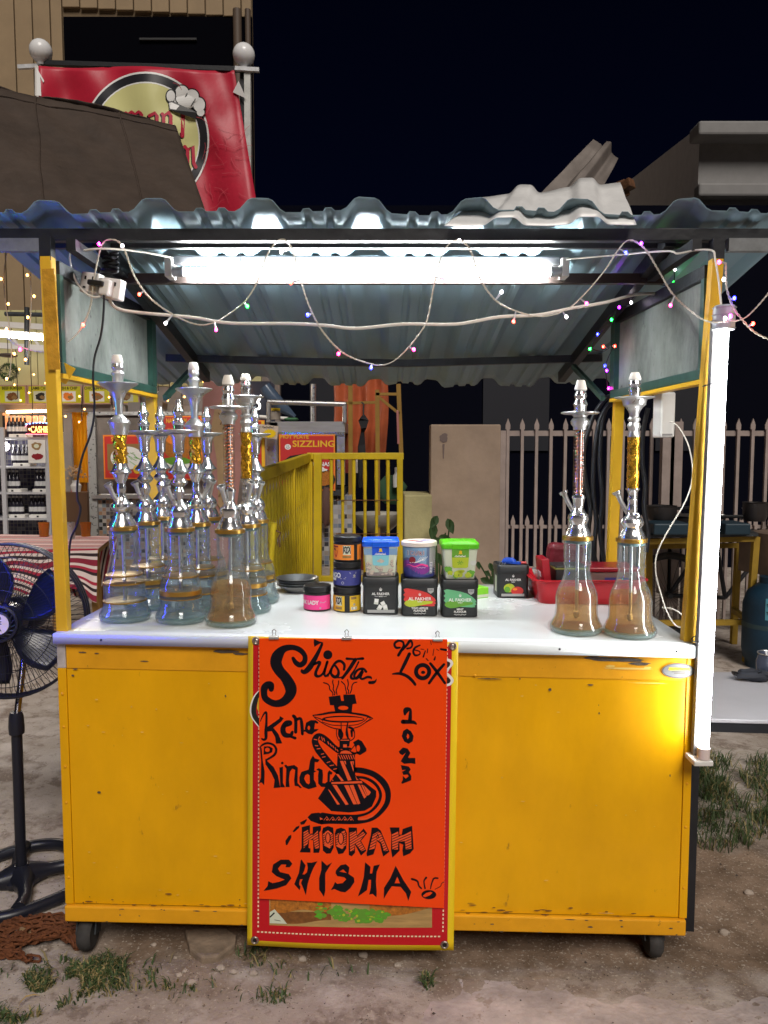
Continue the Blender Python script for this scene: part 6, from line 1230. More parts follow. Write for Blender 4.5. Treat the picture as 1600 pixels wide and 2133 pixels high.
# gas cylinder and box
gc = Vector((P(1606, 1300, 5.0).x, 5.0, -.03)); t = thing('gas_cylinder', 'blue gas cylinder standing right of the yellow rack', 'gas cylinder', gc); MB().lathe([(0, 0), (.15, 0), (.15, .04), (.165, .06), (.175, .12), (.175, .42), (.15, .5), (.08, .56), (.08, .6), (0, .6)], 28, gc).build('tank', M('gas_blue', (.007, .034, .065), .5, var=.4), t, smooth=40)
MB().lathe([(.1765, .27), (.1765, .30)], 28, gc).build('band', M('dark_band', (.03, .06, .07), .5), t, smooth=60)
mb = MB(); fz = lambda x, y: gc + Vector((.1765 * math.sin(x / .176 - .5), -.1765 * math.cos(x / .176 - .5), y)); mb.poly(rect(-.03, .34, .03, .48), fz); mb.build('label', M('gas_label', (.08, .28, .36), .5), t)
mb = MB(); fz2 = lambda x, y: gc + Vector((.178 * math.sin(x / .176 - .5), -.178 * math.cos(x / .176 - .5), y)); squiggle(mb, fz2, 0, .44, .045, .014); squiggle(mb, fz2, 0, .39, .045, .014); mb.build('label_print', m_blackprint, t)
c = P(1610, 1150, 5.2); t = thing('cardboard_box', 'dark brown cardboard box above the blue gas cylinder', 'box', c); MB().box(c, (.3, .3, .28), Matrix.Rotation(.3, 3, 'Z')).build('carton', M('brown_card', (.16, .11, .08), .8, var=.3), t, bevel=.004)
# palisade fence
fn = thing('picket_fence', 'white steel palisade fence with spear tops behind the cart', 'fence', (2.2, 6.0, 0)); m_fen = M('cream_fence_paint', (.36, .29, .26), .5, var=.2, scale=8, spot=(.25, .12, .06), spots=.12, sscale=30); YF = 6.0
def picket(x, z0, z1, wd=.023):
    mb = MB(); mb.span((x - wd / 2, YF - .012, z0), (x + wd / 2, YF + .012, z1 - .075)); h = z1 - .075
    mb.add([(x - wd * .8, YF - .006, h), (x + wd * .8, YF - .006, h), (x + wd * .8, YF - .006, h + .035), (x, YF - .006, h + .085), (x - wd * .8, YF - .006, h + .035), (x - wd * .8, YF + .006, h), (x + wd * .8, YF + .006, h), (x + wd * .8, YF + .006, h + .035), (x, YF + .006, h + .085), (x - wd * .8, YF + .006, h + .035)], [[0, 1, 2, 3, 4], [9, 8, 7, 6, 5], [0, 5, 6, 1], [1, 6, 7, 2], [2, 7, 8, 3], [3, 8, 9, 4], [4, 9, 5, 0]]); return mb.build('picket', m_fen, fn)
dxp = P(1088, 900, YF).x - P(1058, 900, YF).x; x0 = P(1058, 900, YF).x; ztop = P(1058, 874, YF).z; zlow = P(1070, 1075, YF).z
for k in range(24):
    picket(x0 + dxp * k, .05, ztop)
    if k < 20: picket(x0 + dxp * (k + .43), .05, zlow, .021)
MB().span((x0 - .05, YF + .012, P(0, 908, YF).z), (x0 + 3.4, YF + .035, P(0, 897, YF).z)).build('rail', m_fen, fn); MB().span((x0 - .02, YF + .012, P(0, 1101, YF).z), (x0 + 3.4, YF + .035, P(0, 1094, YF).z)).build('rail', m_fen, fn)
MB().span((x0 - .075, YF - .03, 0), (x0 - .018, YF + .03, P(0, 897, YF).z)).build('post', m_fen, fn)
for px in (1388, 1405):
    x = P(px, 900, YF - .1).x; MB().span((x - .045, YF - .16, .3 if px == 1388 else .2), (x + .045, YF - .1, P(0, 880, YF).z)).build('post', m_fen, fn)
# concrete wall panel, low yellow wall
x0_, x1_ = P(897, 950, 5.9).x, P(1043, 950, 5.9).x; wp = thing('concrete_wall', 'tall beige concrete gate pillar left of the picket fence', 'wall', ((x0_ + x1_) / 2, 5.95, 0)); MB().span((x0_, 5.9, -.03), (x1_, 6.1, P(900, 884, 5.9).z)).build('wall_block', M('beige_render', (.36, .27, .20), .85, var=.25, scale=2.5, bump=.15, bscale=30), wp, bevel=.01)
mb = MB(); mb.poly(blob(P(925, 912, 5.9).x, P(925, 912, 5.9).z, .035, .035, 4), lambda x, z: Vector((x, 5.897, z))); mb.poly([(P(924, 925, 5.9).x - .008, P(0, 925, 5.9).z), (P(924, 925, 5.9).x + .008, P(0, 925, 5.9).z), (P(924, 950, 5.9).x + .002, P(0, 955, 5.9).z), (P(924, 950, 5.9).x - .004, P(0, 955, 5.9).z)], lambda x, z: Vector((x, 5.896, z))); mb.build('stain', M('stain', (.16, .12, .11), .9), wp)
x0_, x1_ = P(842, 1060, 5.75).x, P(900, 1060, 5.75).x; wp = thing('low_wall', 'low pale yellow wall block beside the concrete pillar', 'wall', ((x0_ + x1_) / 2, 5.8, 0)); MB().span((x0_, 5.75, -.03), (x1_, 6.3, P(0, 1031, 5.75).z)).build('wall_block', M('pale_yellow', (.44, .40, .20), .8, var=.25, scale=4, bump=.2), wp, bevel=.012)
# broad-leaf plants by the pillar
m_lf = M('broad_leaf', (.035, .075, .022), .4, var=.3, scale=10)
def leafy(lab, base, leaves):
    t = thing('leafy_plant', lab, 'plant', base); st_ = MB()
    for px, py, s_, a in leaves:
        c = P(px, py, base.y); st_.tube([base, (base + c) / 2 + Vector((.02, 0, .05)), c + Vector((0, 0, s_ * .8))], .006, 6)
        o2 = [(0, 1), (.35, .75), (.55, .3), (.5, -.1), (.3, -.6), (0, -1.05), (-.3, -.6), (-.5, -.1), (-.55, .3), (-.35, .75)]; ca, sa = math.cos(a), math.sin(a); mb = MB()
        vs = [c + Vector(((x * ca - z * sa) * s_, -.35 * s_ * abs(x) + .1 * s_ * z, (x * sa + z * ca) * s_)) for x, z in o2] + [c + Vector((0, .0, 0))]
        mb.add(vs, [[i, (i + 1) % 10, 10] for i in range(10)]); mb.build('leaf', m_lf, t, smooth=60)
    st_.build('stalk', m_lf, t, smooth=60)
leafy('broad-leaved plant climbing beside the beige pillar', Vector((P(905, 1210, 5.6).x, 5.6, .2)), [(904, 1088, .055, -.5), (902, 1108, .06, -.15), (938, 1096, .06, .35), (928, 1121, .05, 1.3), (908, 1128, .045, -1.0), (916, 1165, .05, .3)])
leafy('small leafy shoot growing in front of the beige pillar', Vector((P(1025, 1215, 5.4).x, 5.4, .3)), [(1023, 1182, .035, .3), (1028, 1190, .03, -.5), (1016, 1195, .03, .9), (1013, 1210, .045, 1.2), (1030, 1200, .04, -.9), (997, 1178, .03, .2), (1024, 1210, .03, .1)])
# big dark building and house on the right
db = thing('dark_building', 'dark unlit building behind the picket fence', 'building', (3, 11, 0)); m_db = M('unlit_wall', (.004, .0045, .009), 1.0, spec=0)  # near-black walls paint in the night darkness, also over the lower house
MB().span((-1.4, 9.4, -.5), (14, 10.6, 4.1)).build('wall', m_db, db); MB().span((-1.6, 9.2, 4.1), (14.2, 10.8, 4.25)).build('roof', m_db, db)
for k in range(5): MB().span((-.9 + k * 2.1, 9.37, 1.4), (-.1 + k * 2.1, 9.45, 2.9)).build('window', M('unlit_glass', (.007, .008, .014), .6), db)
hs_ = thing('house', 'beige house gable with stepped fascia beyond the roof on the right', 'house', (8, 11, 0)); m_h1 = M('house_beige', (.25, .245, .24), .8, var=.1); m_h2 = M('house_side', (.62, .61, .60), .8, var=.1); YH = 11  # side wall colour lightened to paint in light the sun misses
c0 = P(1458, 262, YH); c1 = P(1458, 470, YH); s0 = P(1290, 405, YH + 7)
MB().add([c0, Vector((14, YH, c0.z)), Vector((14, YH, 0)), Vector((c0.x, YH, 0))], [[0, 3, 2, 1]]).build('front_wall', m_h1, hs_)
zs = P(1458, 270, YH).z; e0 = Vector((P(1300, 390, 17).x, 17, P(1300, 385, 17).z)); MB().add([c0, Vector((c0.x, YH, 0)), Vector((e0.x, 17, 0)), e0], [[0, 1, 2, 3]]).build('side_wall', m_h2, hs_)
for y0, y1, d in ((250, 280, .35), (380, 408, .2), (430, 450, .1)):
    a, b = P(1456, y1, YH - d), P(1456, y0, YH - d); MB().span((a.x, YH - d, a.z), (14, YH, b.z)).build('fascia', m_h1, hs_, bevel=.03)
# spare corrugated sheets lying on the roof
def corr(name, lab, q, nr, amp, mat, nu=40, nv=8):
    A_, B_, C_, D_ = [Vector(v) for v in q]; nrm = (B_ - A_).cross(D_ - A_).normalized(); t = thing(name, lab, 'metal sheet', (A_ + C_) / 2); mb = MB()
    def fm(u, v):
        p_ = (A_ * (1 - u) + B_ * u) * (1 - v) + (D_ * (1 - u) + C_ * u) * v; ph = (u * nr) % 1; h = amp * (0 if ph < .45 else .5 - .5 * math.cos((ph - .45) / .18 * math.pi) if ph < .63 else 1 if ph < .8 else .5 + .5 * math.cos((ph - .8) / .18 * math.pi) if ph < .98 else 0)
        return p_ + nrm * (h + .006 * nz.noise((u * 5, v * 4, 1))) + Vector((0, 0, .010 * nz.noise((u * 4, v * 2, 3)) * v))
    mb.grid(nu * 2, nv, fm); mb.build('sheet', mat, t, smooth=25, solid=.0015); return t
corr('roof_offcut', 'bright galvanised roofing offcut lying bent over the roof edge', [P(925, 470, 2.09), P(1326, 468, 2.11), P(1292, 380, 2.34), P(1000, 412, 2.30)], 2.3, .022, M('bright_galv', (.80, .80, .79), .4, .1, var=.12, scale=20, bump=.15, bscale=40))
corr('roof_offcut', 'dull brown roofing offcut sticking up behind the bright one', [P(1105, 425, 2.50), P(1240, 420, 2.52), P(1288, 330, 2.70), P(1236, 290, 2.70)], 1.35, .03, M('dull_galv', (.22, .19, .17), .5, .3, var=.3, scale=10))
t = thing('wooden_stub', 'rusty brown stub poking out behind the roofing offcut', 'post', P(1300, 390, 2.5)); MB().beam(P(1275, 405, 2.5), P(1318, 380, 2.45), .035, .03).build('stub', m_rusty, t, bevel=.004); MB().beam(P(1290, 378, 2.47), P(1302, 410, 2.47), .015, .03).build('stub_plate', m_rusty, t)
# ================================================================ UPPER LEFT: BUILDING, BANNER, TENT
random.seed(31)
bd = thing('clad_building', 'beige plank-clad building with a dark opening at upper left', 'building', (-6, 11, 0)); YBD = 11.0
m_clad = M('beige_cladding', (.31, .22, .125), .7, var=.12, scale=3); m_opening_dark = M('painted_opening_darkness', (.003, .003, .005), 1.0, spec=0)
xa = P(-80, 100, YBD).x; xb = P(131, 100, YBD).x; xc = P(524, 20, YBD).x; zt = P(0, -80, YBD).z; wpl = .245
k = 0; x = xa
while x < xb - .02:
    x2 = min(x + wpl, xb); MB().span((x + .008, YBD, .0), (x2 - .008, YBD + .05, zt)).build('plank', m_clad, bd, bevel=.008); x = x2
x = xb
while x < xc - .02:
    x2 = min(x + wpl, xc); zb = P(131, 14, YBD).z + (P(524, 36, YBD).z - P(131, 14, YBD).z) * ((x - xb) / (xc - xb)); MB().span((x + .008, YBD, zb), (x2 - .008, YBD + .05, zt)).build('plank', m_clad, bd, bevel=.008); x = x2
MB().span((xa, YBD + .06, 0), (xc, YBD + .1, zt)).build('backing', M('clad_shadow', (.16, .11, .06), .8), bd)
MB().span((xb + .01, YBD + .02, .3), (xc - .0, YBD + .055, P(524, 36, YBD).z + .02)).build('opening_dark_slab', m_opening_dark, bd)  # black slab paints the darkness inside the opening
for px in (494, 516): a = P(px, 20, YBD - .05); MB().tube([(a.x, a.y, a.z), (a.x, a.y, 1.0)], .06 if px < 500 else .04, 10).build('pipe', M('brown_pipe', (.10, .07, .05), .6), bd, smooth=60)
MB().span((P(290, 80, YBD - .02).x, YBD - .02, P(290, 84, YBD).z), (P(410, 80, YBD).x, YBD + .01, P(290, 80, YBD).z)).build('ledge', M('ledge', (.03, .03, .032), .7), bd)
# banner on its frame
YBN = 6.4
bs = thing('stall_banner', 'red stall banner with black and cream round logo hung between globe posts', 'banner', P(300, 300, YBN))
def bw(px, py): return .05 * math.sin(px * .021 + py * .006) + .025 * math.sin(px * .055 - py * .02 + 1) + .03 * nz.noise((px * .013, py * .013, 2))
def bsurf(px, py, d=0): return P(px, py, YBN - .07 - bw(px, py) - d)
def bq(a, b):
    x = (80 + (488 - 80) * a) * (1 - b) + (84 + (500 - 84) * a) * b + (34 * b if a > .93 else 0) * (a - .93) / .07 + 0; y = 137 + 8 * a + 8 * math.sin(a * 9) * (1 - b) * (.4) + b * (320 + 0 * a)
    return x + (8 * b if a > .8 else 0), y
m_bred = M('banner_red', (.50, .018, .045), .45, var=.12, scale=5, bump=.25, bscale=12)
mb = MB(); mb.grid(50, 40, lambda a, b: bsurf(*bq(a, b))); mb.build('banner_sheet', m_bred, bs, smooth=60, solid=.004)
cx_, cy_ = 303, 292
def ringpoly(r0, r1, d, mat, name, ry=1.0, a0=0, a1=1):
    mb = MB(); n = 72
    vs = [];
    for r in (r0, r1):
        for i in range(n + 1): a = 6.28319 * (a0 + (a1 - a0) * i / n); vs.append(bsurf(cx_ + r * math.cos(a) * .93, cy_ + r * math.sin(a), d))
    mb.add(vs, [[i, i + 1, n + 2 + i, n + 1 + i] for i in range(n)]); return mb.build(name, mat, bs, smooth=60)
m_bcream = M('banner_cream', (.66, .64, .28), .5, bump=.2, bscale=12)
ringpoly(139, 143, .008, m_whitep, 'logo_ring'); ringpoly(122, 139, .008, M('logo_black', (.02, .02, .025), .5), 'logo_ring'); ringpoly(119, 122, .008, m_whitep, 'logo_ring')
for i in range(8): ringpoly(i * 15, i * 15 + 15 - (0.9 if i == 7 else 0), .0075, m_bcream, 'logo_disc') if i < 1 else None
mb = MB(); n = 60; vs = []
for j in range(9):
    for i in range(n): a = 6.28319 * i / n; vs.append(bsurf(cx_ + 119.5 * j / 8 * math.cos(a) * .93, cy_ + 119.5 * j / 8 * math.sin(a), .0078))
mb.add(vs, [[j * n + i, j * n + (i + 1) % n, (j + 1) * n + (i + 1) % n, (j + 1) * n + i] for j in range(8) for i in range(n)]); mb.build('logo_disc', m_bcream, bs, smooth=60)
RL = MB(); KL = MB(); fl = lambda x, y: bsurf(x, y, .014); fk = lambda x, y: bsurf(x - 2, y + 2, .011)
def bl_(s_, w_=8):
    for mb_, f_ in ((KL, fk), (RL, fl)): mb_.stroke([(x, y, w_) for x, y in s_], f_, smooth=False)
y0 = 233
for x in (240,): bl_([(x, y0 + 6), (x + 6, y0), (x + 12, y0 + 6), (x + 12, y0 + 36), (x + 6, y0 + 42), (x, y0 + 36), (x, y0 + 6)], 6)
x = 262
for k in range(3): bl_([(x + k * 15, y0 + 2), (x + k * 15 + 3, y0 + 6), (x + k * 15 + 3, y0 + 42)], 7); bl_([(x + k * 15 + 3, y0 + 6), (x + k * 15 + 12, y0 - 1)], 5) if k < 2 else None
x = 311; bl_([(x, y0 + 8), (x + 12, y0 + 2), (x + 16, y0 + 8), (x + 16, y0 + 44)], 7); bl_([(x + 16, y0 + 20), (x + 2, y0 + 26), (x + 2, y0 + 40), (x + 14, y0 + 40)], 5)
x = 338
for k in range(2): bl_([(x + k * 15, y0 + 4), (x + k * 15 + 3, y0 + 8), (x + k * 15 + 3, y0 + 44)], 7)
bl_([(x + 3, y0 + 8), (x + 14, y0)], 5); bl_([(376, y0 - 4), (382, y0), (380, y0 + 50)], 8)
bl_([(385, 305), (391, 312), (391, 345)], 7); bl_([(391, 312), (402, 304), (404, 340), (408, 348)], 7); bl_([(370, 310), (374, 345)], 6)
KL.build('lettering_shadow', m_blackprint, bs); RL.build('lettering', M('letter_red', (.48, .02, .05), .5), bs)
HT = MB(); HK_ = MB(); fh = lambda x, y: bsurf(x, y, .020); fh2 = lambda x, y: bsurf(x, y, .017)
for px, py, rx, ry in ((356, 200, 10, 13), (379, 193, 15, 16), (400, 201, 15, 16), (415, 218, 13, 16), (418, 234, 9, 9), (385, 212, 22, 16)):
    HK_.poly(circle(px, py, rx + 1.6, ry + 1.6, 20), fh2)
for px, py, rx, ry in ((356, 200, 9, 12), (379, 193, 14, 15), (400, 201, 14, 15), (415, 218, 12, 15), (418, 234, 8, 8), (385, 212, 22, 16)): HT.poly(circle(px, py, rx, ry, 20), fh)
HK_.poly([(350, 212), (358, 210), (410, 234), (408, 248), (352, 228)], lambda x, y: bsurf(x, y, .023)); HT.poly([(352, 214), (358, 213), (407, 235), (405, 245), (354, 226)], lambda x, y: bsurf(x, y, .026))
for s_ in ([(366, 190), (366, 208), (372, 216)], [(390, 194), (384, 208), (386, 222)], [(407, 206), (398, 220)]): HK_.stroke([(x, y, 1.6) for x, y in s_], lambda x, y: bsurf(x, y, .028))
CRK = MB(); random.seed(8)
for k in range(34):
    x, y = (random.uniform(420, 500), random.uniform(280, 440)) if k < 22 else (random.uniform(100, 480), random.uniform(160, 300)); a = random.uniform(-.6, .6) + (1.57 if k % 2 else 0); pts_ = [(x, y, .9)]
    for j in range(4): a += random.uniform(-.5, .5); x += 9 * math.cos(a); y += 9 * math.sin(a); pts_.append((x, y, .9 - j * .15))
    CRK.stroke(pts_, lambda u, v: bsurf(u, v, .024))
CRK.build('crease_marks', M('crease_pale', (.55, .075, .10), .6), bs, kind='stuff')
HT.build('chef_hat', m_whitep, bs); HK_.build('chef_hat_outline', m_blackprint, bs)
# white worn corners and frame
mb = MB(); mb.poly([(76, 140), (92, 168), (90, 172), (84, 160), (86, 200), (76, 198)], lambda x, y: bsurf(x, y, .01)); mb.poly([(497, 168), (513, 205), (485, 192)], lambda x, y: bsurf(x, y, .012)); mb.build('torn_corner', m_whitep, bs)
for a, b, w_, mt in ((P(38, 140, YBN), P(80, 138, YBN), .03, m_galv), (P(80, 131, YBN), P(540, 146, YBN), .035, m_black), (P(490, 143, YBN - .03), P(540, 146, YBN - .03), .03, m_galv), (P(82, 140, YBN), P(82, 520, YBN), .05, m_plastic_w), (P(516, 146, YBN), P(518, 520, YBN), .05, M('worn_white_post', (.55, .55, .52), .5, var=.4, scale=10)), (P(509, 150, YBN + .04), P(509, 520, YBN + .04), .06, m_black)): MB().beam(a, b, w_, w_, (0, 1, 0)).build('frame_bar', mt, bs)
for px, py, lb in ((85, 106, 'unlit white globe lamp on the left end of the banner frame'), (508, 114, 'unlit white globe lamp on the right end of the banner frame')):
    c = P(px, py, YBN); t = thing('globe_lamp', lb, 'lamp', c, 'globe lamps'); MB().ball(tuple(c), .088, 24).build('globe', M('opal_globe', (.80, .80, .80), .25) if 'opal_globe' not in bpy.data.materials else bpy.data.materials['opal_globe'], t, smooth=60); MB().lathe([(0, -.11), (.03, -.11), (.035, -.09), (.05, -.078), (.0, -.07)], 16, c).build('lamp_base', m_galv, t, smooth=40)
# brown tent
tn = thing('canopy_tent', 'brown fabric canopy tent behind the left end of the cart roof', 'tent', (-3, 5, 0)); m_tent = M('brown_canvas', (.060, .041, .030), .75, var=.3, scale=5, bump=.9, bscale=14)
def folds(p_, k_=1): return p_ + Vector((0, -.05 * nz.noise((p_.x * 2.2 + p_.z * 2, p_.z * 1.3, 1)) - .035 * abs(nz.noise((p_.x * 4 + p_.z * 5, p_.z * .8, 2))) - .014 * nz.noise((p_.x * 13 + p_.z * 11, p_.z * 2, 2)), .0)) * k_
T0, T1, T2, T3 = P(-60, 172, 4.6), P(366, 262, 4.9), P(438, 470, 4.1), P(-60, 500, 3.6)
mb = MB(); mb.grid(60, 30, lambda a, b: folds((T0 * (1 - a) + T1 * a) * (1 - b) + (T3 * (1 - a) + T2 * a) * b)); mb.build('front_slope', m_tent, tn, smooth=60, solid=.004)
for a_ in (.30, .72):
    MB().tube([folds((T0 * (1 - a_) + T1 * a_) * (1 - k / 20) + (T3 * (1 - a_) + T2 * a_) * (k / 20)) + Vector((0, -.006, 0)) for k in range(21)], .006, 5).build('seam', m_tent, tn, smooth=60)
MB().tube([folds((T0 * (1 - k / 30) + T1 * (k / 30)) * .93 + (T3 * (1 - k / 30) + T2 * (k / 30)) * .07) + Vector((0, -.006, 0)) for k in range(31)], .007, 5).build('seam', m_tent, tn, smooth=60)
Bk0, Bk1 = Vector((T0.x - .3, 6.8, 2.62)), Vector((T1.x - .45, 6.8, 2.55)); mb = MB(); mb.grid(40, 24, lambda a, b: folds((T0 * (1 - a) + T1 * a) * (1 - b) + (Bk0 * (1 - a) + Bk1 * a) * b, 2)); mb.build('back_slope', m_tent, tn, smooth=60, solid=.004)
mb = MB(); mb.add([T1, T2, Bk1], [[0, 1, 2]]); mb.build('end_gable', m_tent, tn, solid=.004)
for a, b in ((Vector((-2.2, 6.6, 2.5)), Vector((-1.55, 4.2, 2.28))), (Vector((-3.2, 6.6, 2.55)), Vector((-1.2, 6.6, 2.5))), (P(56, 640, 6.3), P(56, 760, 6.3))): MB().tube([a, b], .02, 8).build('tent_pole', m_dgrey, tn, smooth=60)
# white truss under the tent
tr = thing('roof_truss', 'white steel lattice truss under the brown tent', 'truss', P(20, 690, 7.0)); m_tr = M('white_truss', (.6, .58, .55), .5)
for y0, y1 in ((672, 684), (716, 722)):
    MB().beam(P(-60, y0, 7.0), P(430, y0 + 30, 7.0), .04, .05).build('chord', m_tr, tr)
for k in range(9): a = -40 + k * 45; MB().beam(P(a, 674 + k * 3, 7.0), P(a + 35, 718 + k * 3, 7.0), .02, .02).build('web', m_tr, tr)
t = thing('tube_light', 'tube light added under the brown tent to brighten the stall', 'tube light', P(100, 700, 5.75)); MB().tube([P(-40, 694, 5.75), P(300, 722, 5.75)], .016, 8).build('glass_tube', glow('added_tent_tube', (1, .92, .82), 105), t); MB().beam(P(-45, 688, 5.77), P(305, 716, 5.77), .05, .03).build('batten', m_plastic_w, t)  # added lamp, throws light onto the stall front
# ================================================================ LEFT STALL
YS = 7.4
sw = thing('stall_wall', 'olive stall fascia and back wall behind the left hookahs', 'wall', (-3, YS + .3, 0)); m_olive = M('olive_wall', (.50, .47, .24), .7, var=.08, scale=3); m_grw = M('grey_stall', (.30, .27, .25), .6, var=.15)
a, b = P(-80, 690, YS + .1), P(545, 800, YS + .1)
for k in range(12):
    xx0 = a.x + (b.x - a.x) * k / 12; xx1 = a.x + (b.x - a.x) * (k + 1) / 12; MB().span((xx0 + .004, YS + .1, b.z - .02), (xx1 - .004, YS + .16, a.z + .2)).build('fascia_panel', m_olive, sw)
MB().span((a.x, YS + .14, P(0, 858, YS + .14).z), (b.x, YS + .2, b.z + .01)).build('fascia_band', m_grw, sw)
MB().span((a.x, YS + 1.4, -.1), (b.x, YS + 1.5, 2.6)).build('back_wall', M('stall_back_wall', (.22, .18, .16), .7, var=.2), sw)
MB().span((P(120, 900, YS + .05).x, YS + .08, .2), (P(140, 900, YS).x, YS + .13, P(0, 858, YS).z)).build('jamb', m_grw, sw)
# menu boards
m_menu = M('menu_lime', (.62, .60, .02), .45)
for i, (x0, x1, tx, fc_) in enumerate(((-2, 54, 'BEEF BURGER', 'brown'), (58, 112, 'LAMB CHOP', 'black'), (116, 170, 'FISH & CHIP', 'orange'), (174, 230, 'CHICKEN CHOP', 'fried'), (234, 290, 'GRILL', 'brown'))):
    t = thing('menu_board', ('yellow menu board reading BEEF BURGER at the left edge', 'yellow menu board reading LAMB CHOP', 'yellow menu board reading FISH & CHIP behind the left post', 'yellow menu board reading CHICKEN CHOP', 'yellow menu board partly hidden behind the leftmost hookah')[i], 'menu board', P((x0 + x1) / 2, 842, YS), 'menu boards')
    A_, B_ = P(x0, 842, YS), P(x1, 802, YS); MB().span((A_.x, YS, A_.z), (B_.x, YS + .02, B_.z)).build('frame', M('menu_frame', (.5, .3, .25), .5) if 'menu_frame' not in bpy.data.materials else bpy.data.materials['menu_frame'], t); w_, h_ = B_.x - A_.x, B_.z - A_.z
    MB().span((A_.x + .012, YS - .002, A_.z + .012), (B_.x - .012, YS + .005, B_.z - .012)).build('board_face', m_menu, t)
    f = lambda d: (lambda x, y: Vector((A_.x + w_ / 2 + x, YS - .003 - d * .001, A_.z + h_ / 2 + y))); g, done = printer(t)
    if i < 4: g('black').text(tx, f(0), .038, 0, h_ * .33, bold=.02, sx=.85)
    g('white' if i in (2, 3) else 'cream').poly(rect(-w_ * .27, -h_ * .36, w_ * .27, h_ * .18), f(0)); g(fc_).poly(blob(0, -h_ * .1, w_ * .2, h_ * .2, i * 3 + 1), f(1)); g('tan').poly(blob(w_ * .06, -h_ * .14, w_ * .1, h_ * .1, i * 3 + 2), f(2)); done()
# lamps of the stall: strip light and bulb (both seen lit)
t = thing('strip_light', 'warm strip light glowing above the bottle shelves', 'strip light', P(58, 857, YS)); MB().tube([P(14, 858, YS + .02), P(104, 856, YS + .02)], .014, 8).build('strip', glow('warm_strip', (1, .55, .25), 14), t)
t = thing('bulb_lamp', 'bright white bulb at the left edge beside the bottle shelves', 'bulb', P(10, 930, YS)); MB().ball(tuple(P(10, 930, YS + .1)), .042, 14).build('bulb_glass', glow('white_bulb', (1, .95, .9), 45), t, smooth=60); MB().tube([P(10, 930, YS + .1) + Vector((0, 0, .04)), P(10, 930, YS + .1) + Vector((0, 0, .3))], .012, 8).build('lamp_holder', m_blackp, t)
t = thing('tube_light', 'lit tube light inside the stall behind the menu boards', 'tube light', P(230, 870, YS + .9)); MB().tube([P(150, 868, YS + .6), P(420, 872, YS + .6)], .02, 8).build('glass_tube', glow('stall_tube', (1, .93, .85), 40), t); MB().beam(P(150, 864, YS + .63), P(420, 868, YS + .63), .05, .03).build('batten', m_plastic_w, t)
# orange shades row
for k in range(6):
    c = P(13 + k * 15, 873 + (4 if k == 0 else 0), YS + .3); t = thing('orange_lantern', 'small orange paper lantern above the bottles, ' + ('leftmost and tallest', 'second', 'third', 'fourth', 'fifth', 'sixth')[k] + (' of its row' if k == 0 else ' from the left'), 'lantern', c, 'orange lanterns'); MB().box(c, (.05, .05, .07 if k else .16)).build('shade', glow('lantern_glow', (1, .30, .08), 1.1) if 'lantern_glow' not in bpy.data.materials else bpy.data.materials['lantern_glow'], t, bevel=.008)
# cashier neon
c = P(82, 893, YS - .05); t = thing('neon_sign', 'glowing CASHIER neon sign with blue dots above the shelf', 'sign', c); A_, B_ = P(56, 905, YS - .05), P(118, 880, YS - .05); MB().span((A_.x, YS - .05, A_.z), (B_.x, YS - .03, B_.z)).build('backing', M('neon_back', (.12, .01, .02), .5), t, bevel=.01)
fN = lambda x, y: Vector((c.x + x, YS - .053, c.z + y)); MB().text('CASHIER', fN, .085, .02, -.01, bold=.012, sx=.62).build('letters', glow('neon_orange', (1, .42, .05), 5), t)
mb = MB()
for k in range(9): mb.poly(circle(-.12 + k * .032, .043 + .014 * math.sin(math.pi * k / 8), .011, .007, 8), fN)
mb.build('dots', glow('neon_blue', (.1, .35, 1), 4), t); mb = MB(); mb.stroke([(-.125, -.05, .008), (0, -.053, .008), (.14, -.05, .008)], fN); mb.stroke([(-.13, .02, .007), (-.115, .04, .007)], fN); mb.build('border', glow('neon_red', (1, .05, .12), 3), t)
# bottle shelf
sh = thing('bottle_shelf', 'white shelf unit holding rows of dark bottles at far left', 'shelf', (P(40, 1100, YS).x, YS + .2, .6)); m_shf = M('shelf_white', (.42, .42, .44), .45)
zs_ = [P(0, y, YS).z for y in (912, 973, 1027, 1081, 1135)]; xl, xr = P(-60, 1000, YS).x, P(104, 1000, YS).x
for z_ in zs_: MB().span((xl, YS, z_ - .012), (xr, YS + .45, z_ + .006)).build('shelf_board', m_shf, sh)
for px in (-58, 8, 100): x = P(px, 1000, YS).x; MB().span((x - .02, YS - .01, .2), (x + .02, YS + .02, zs_[0] + .1)).build('upright', m_shf, sh)
MB().span((xl, YS + .46, .2), (xr, YS + .5, zs_[0] + .1)).build('shelf_back', mosaic('blue_tiles', 26, [(.05, .05, .10), (.10, .10, .16), (.2, .2, .25), (.08, .07, .14)]), sh)
m_bot = M('dark_bottle', (.018, .016, .026), .15); m_cap = M('bottle_label', (.5, .5, .5), .5)
bp_ = None; ORD = ('first', 'second', 'third', 'fourth', 'fifth', 'sixth', 'seventh', 'eighth')
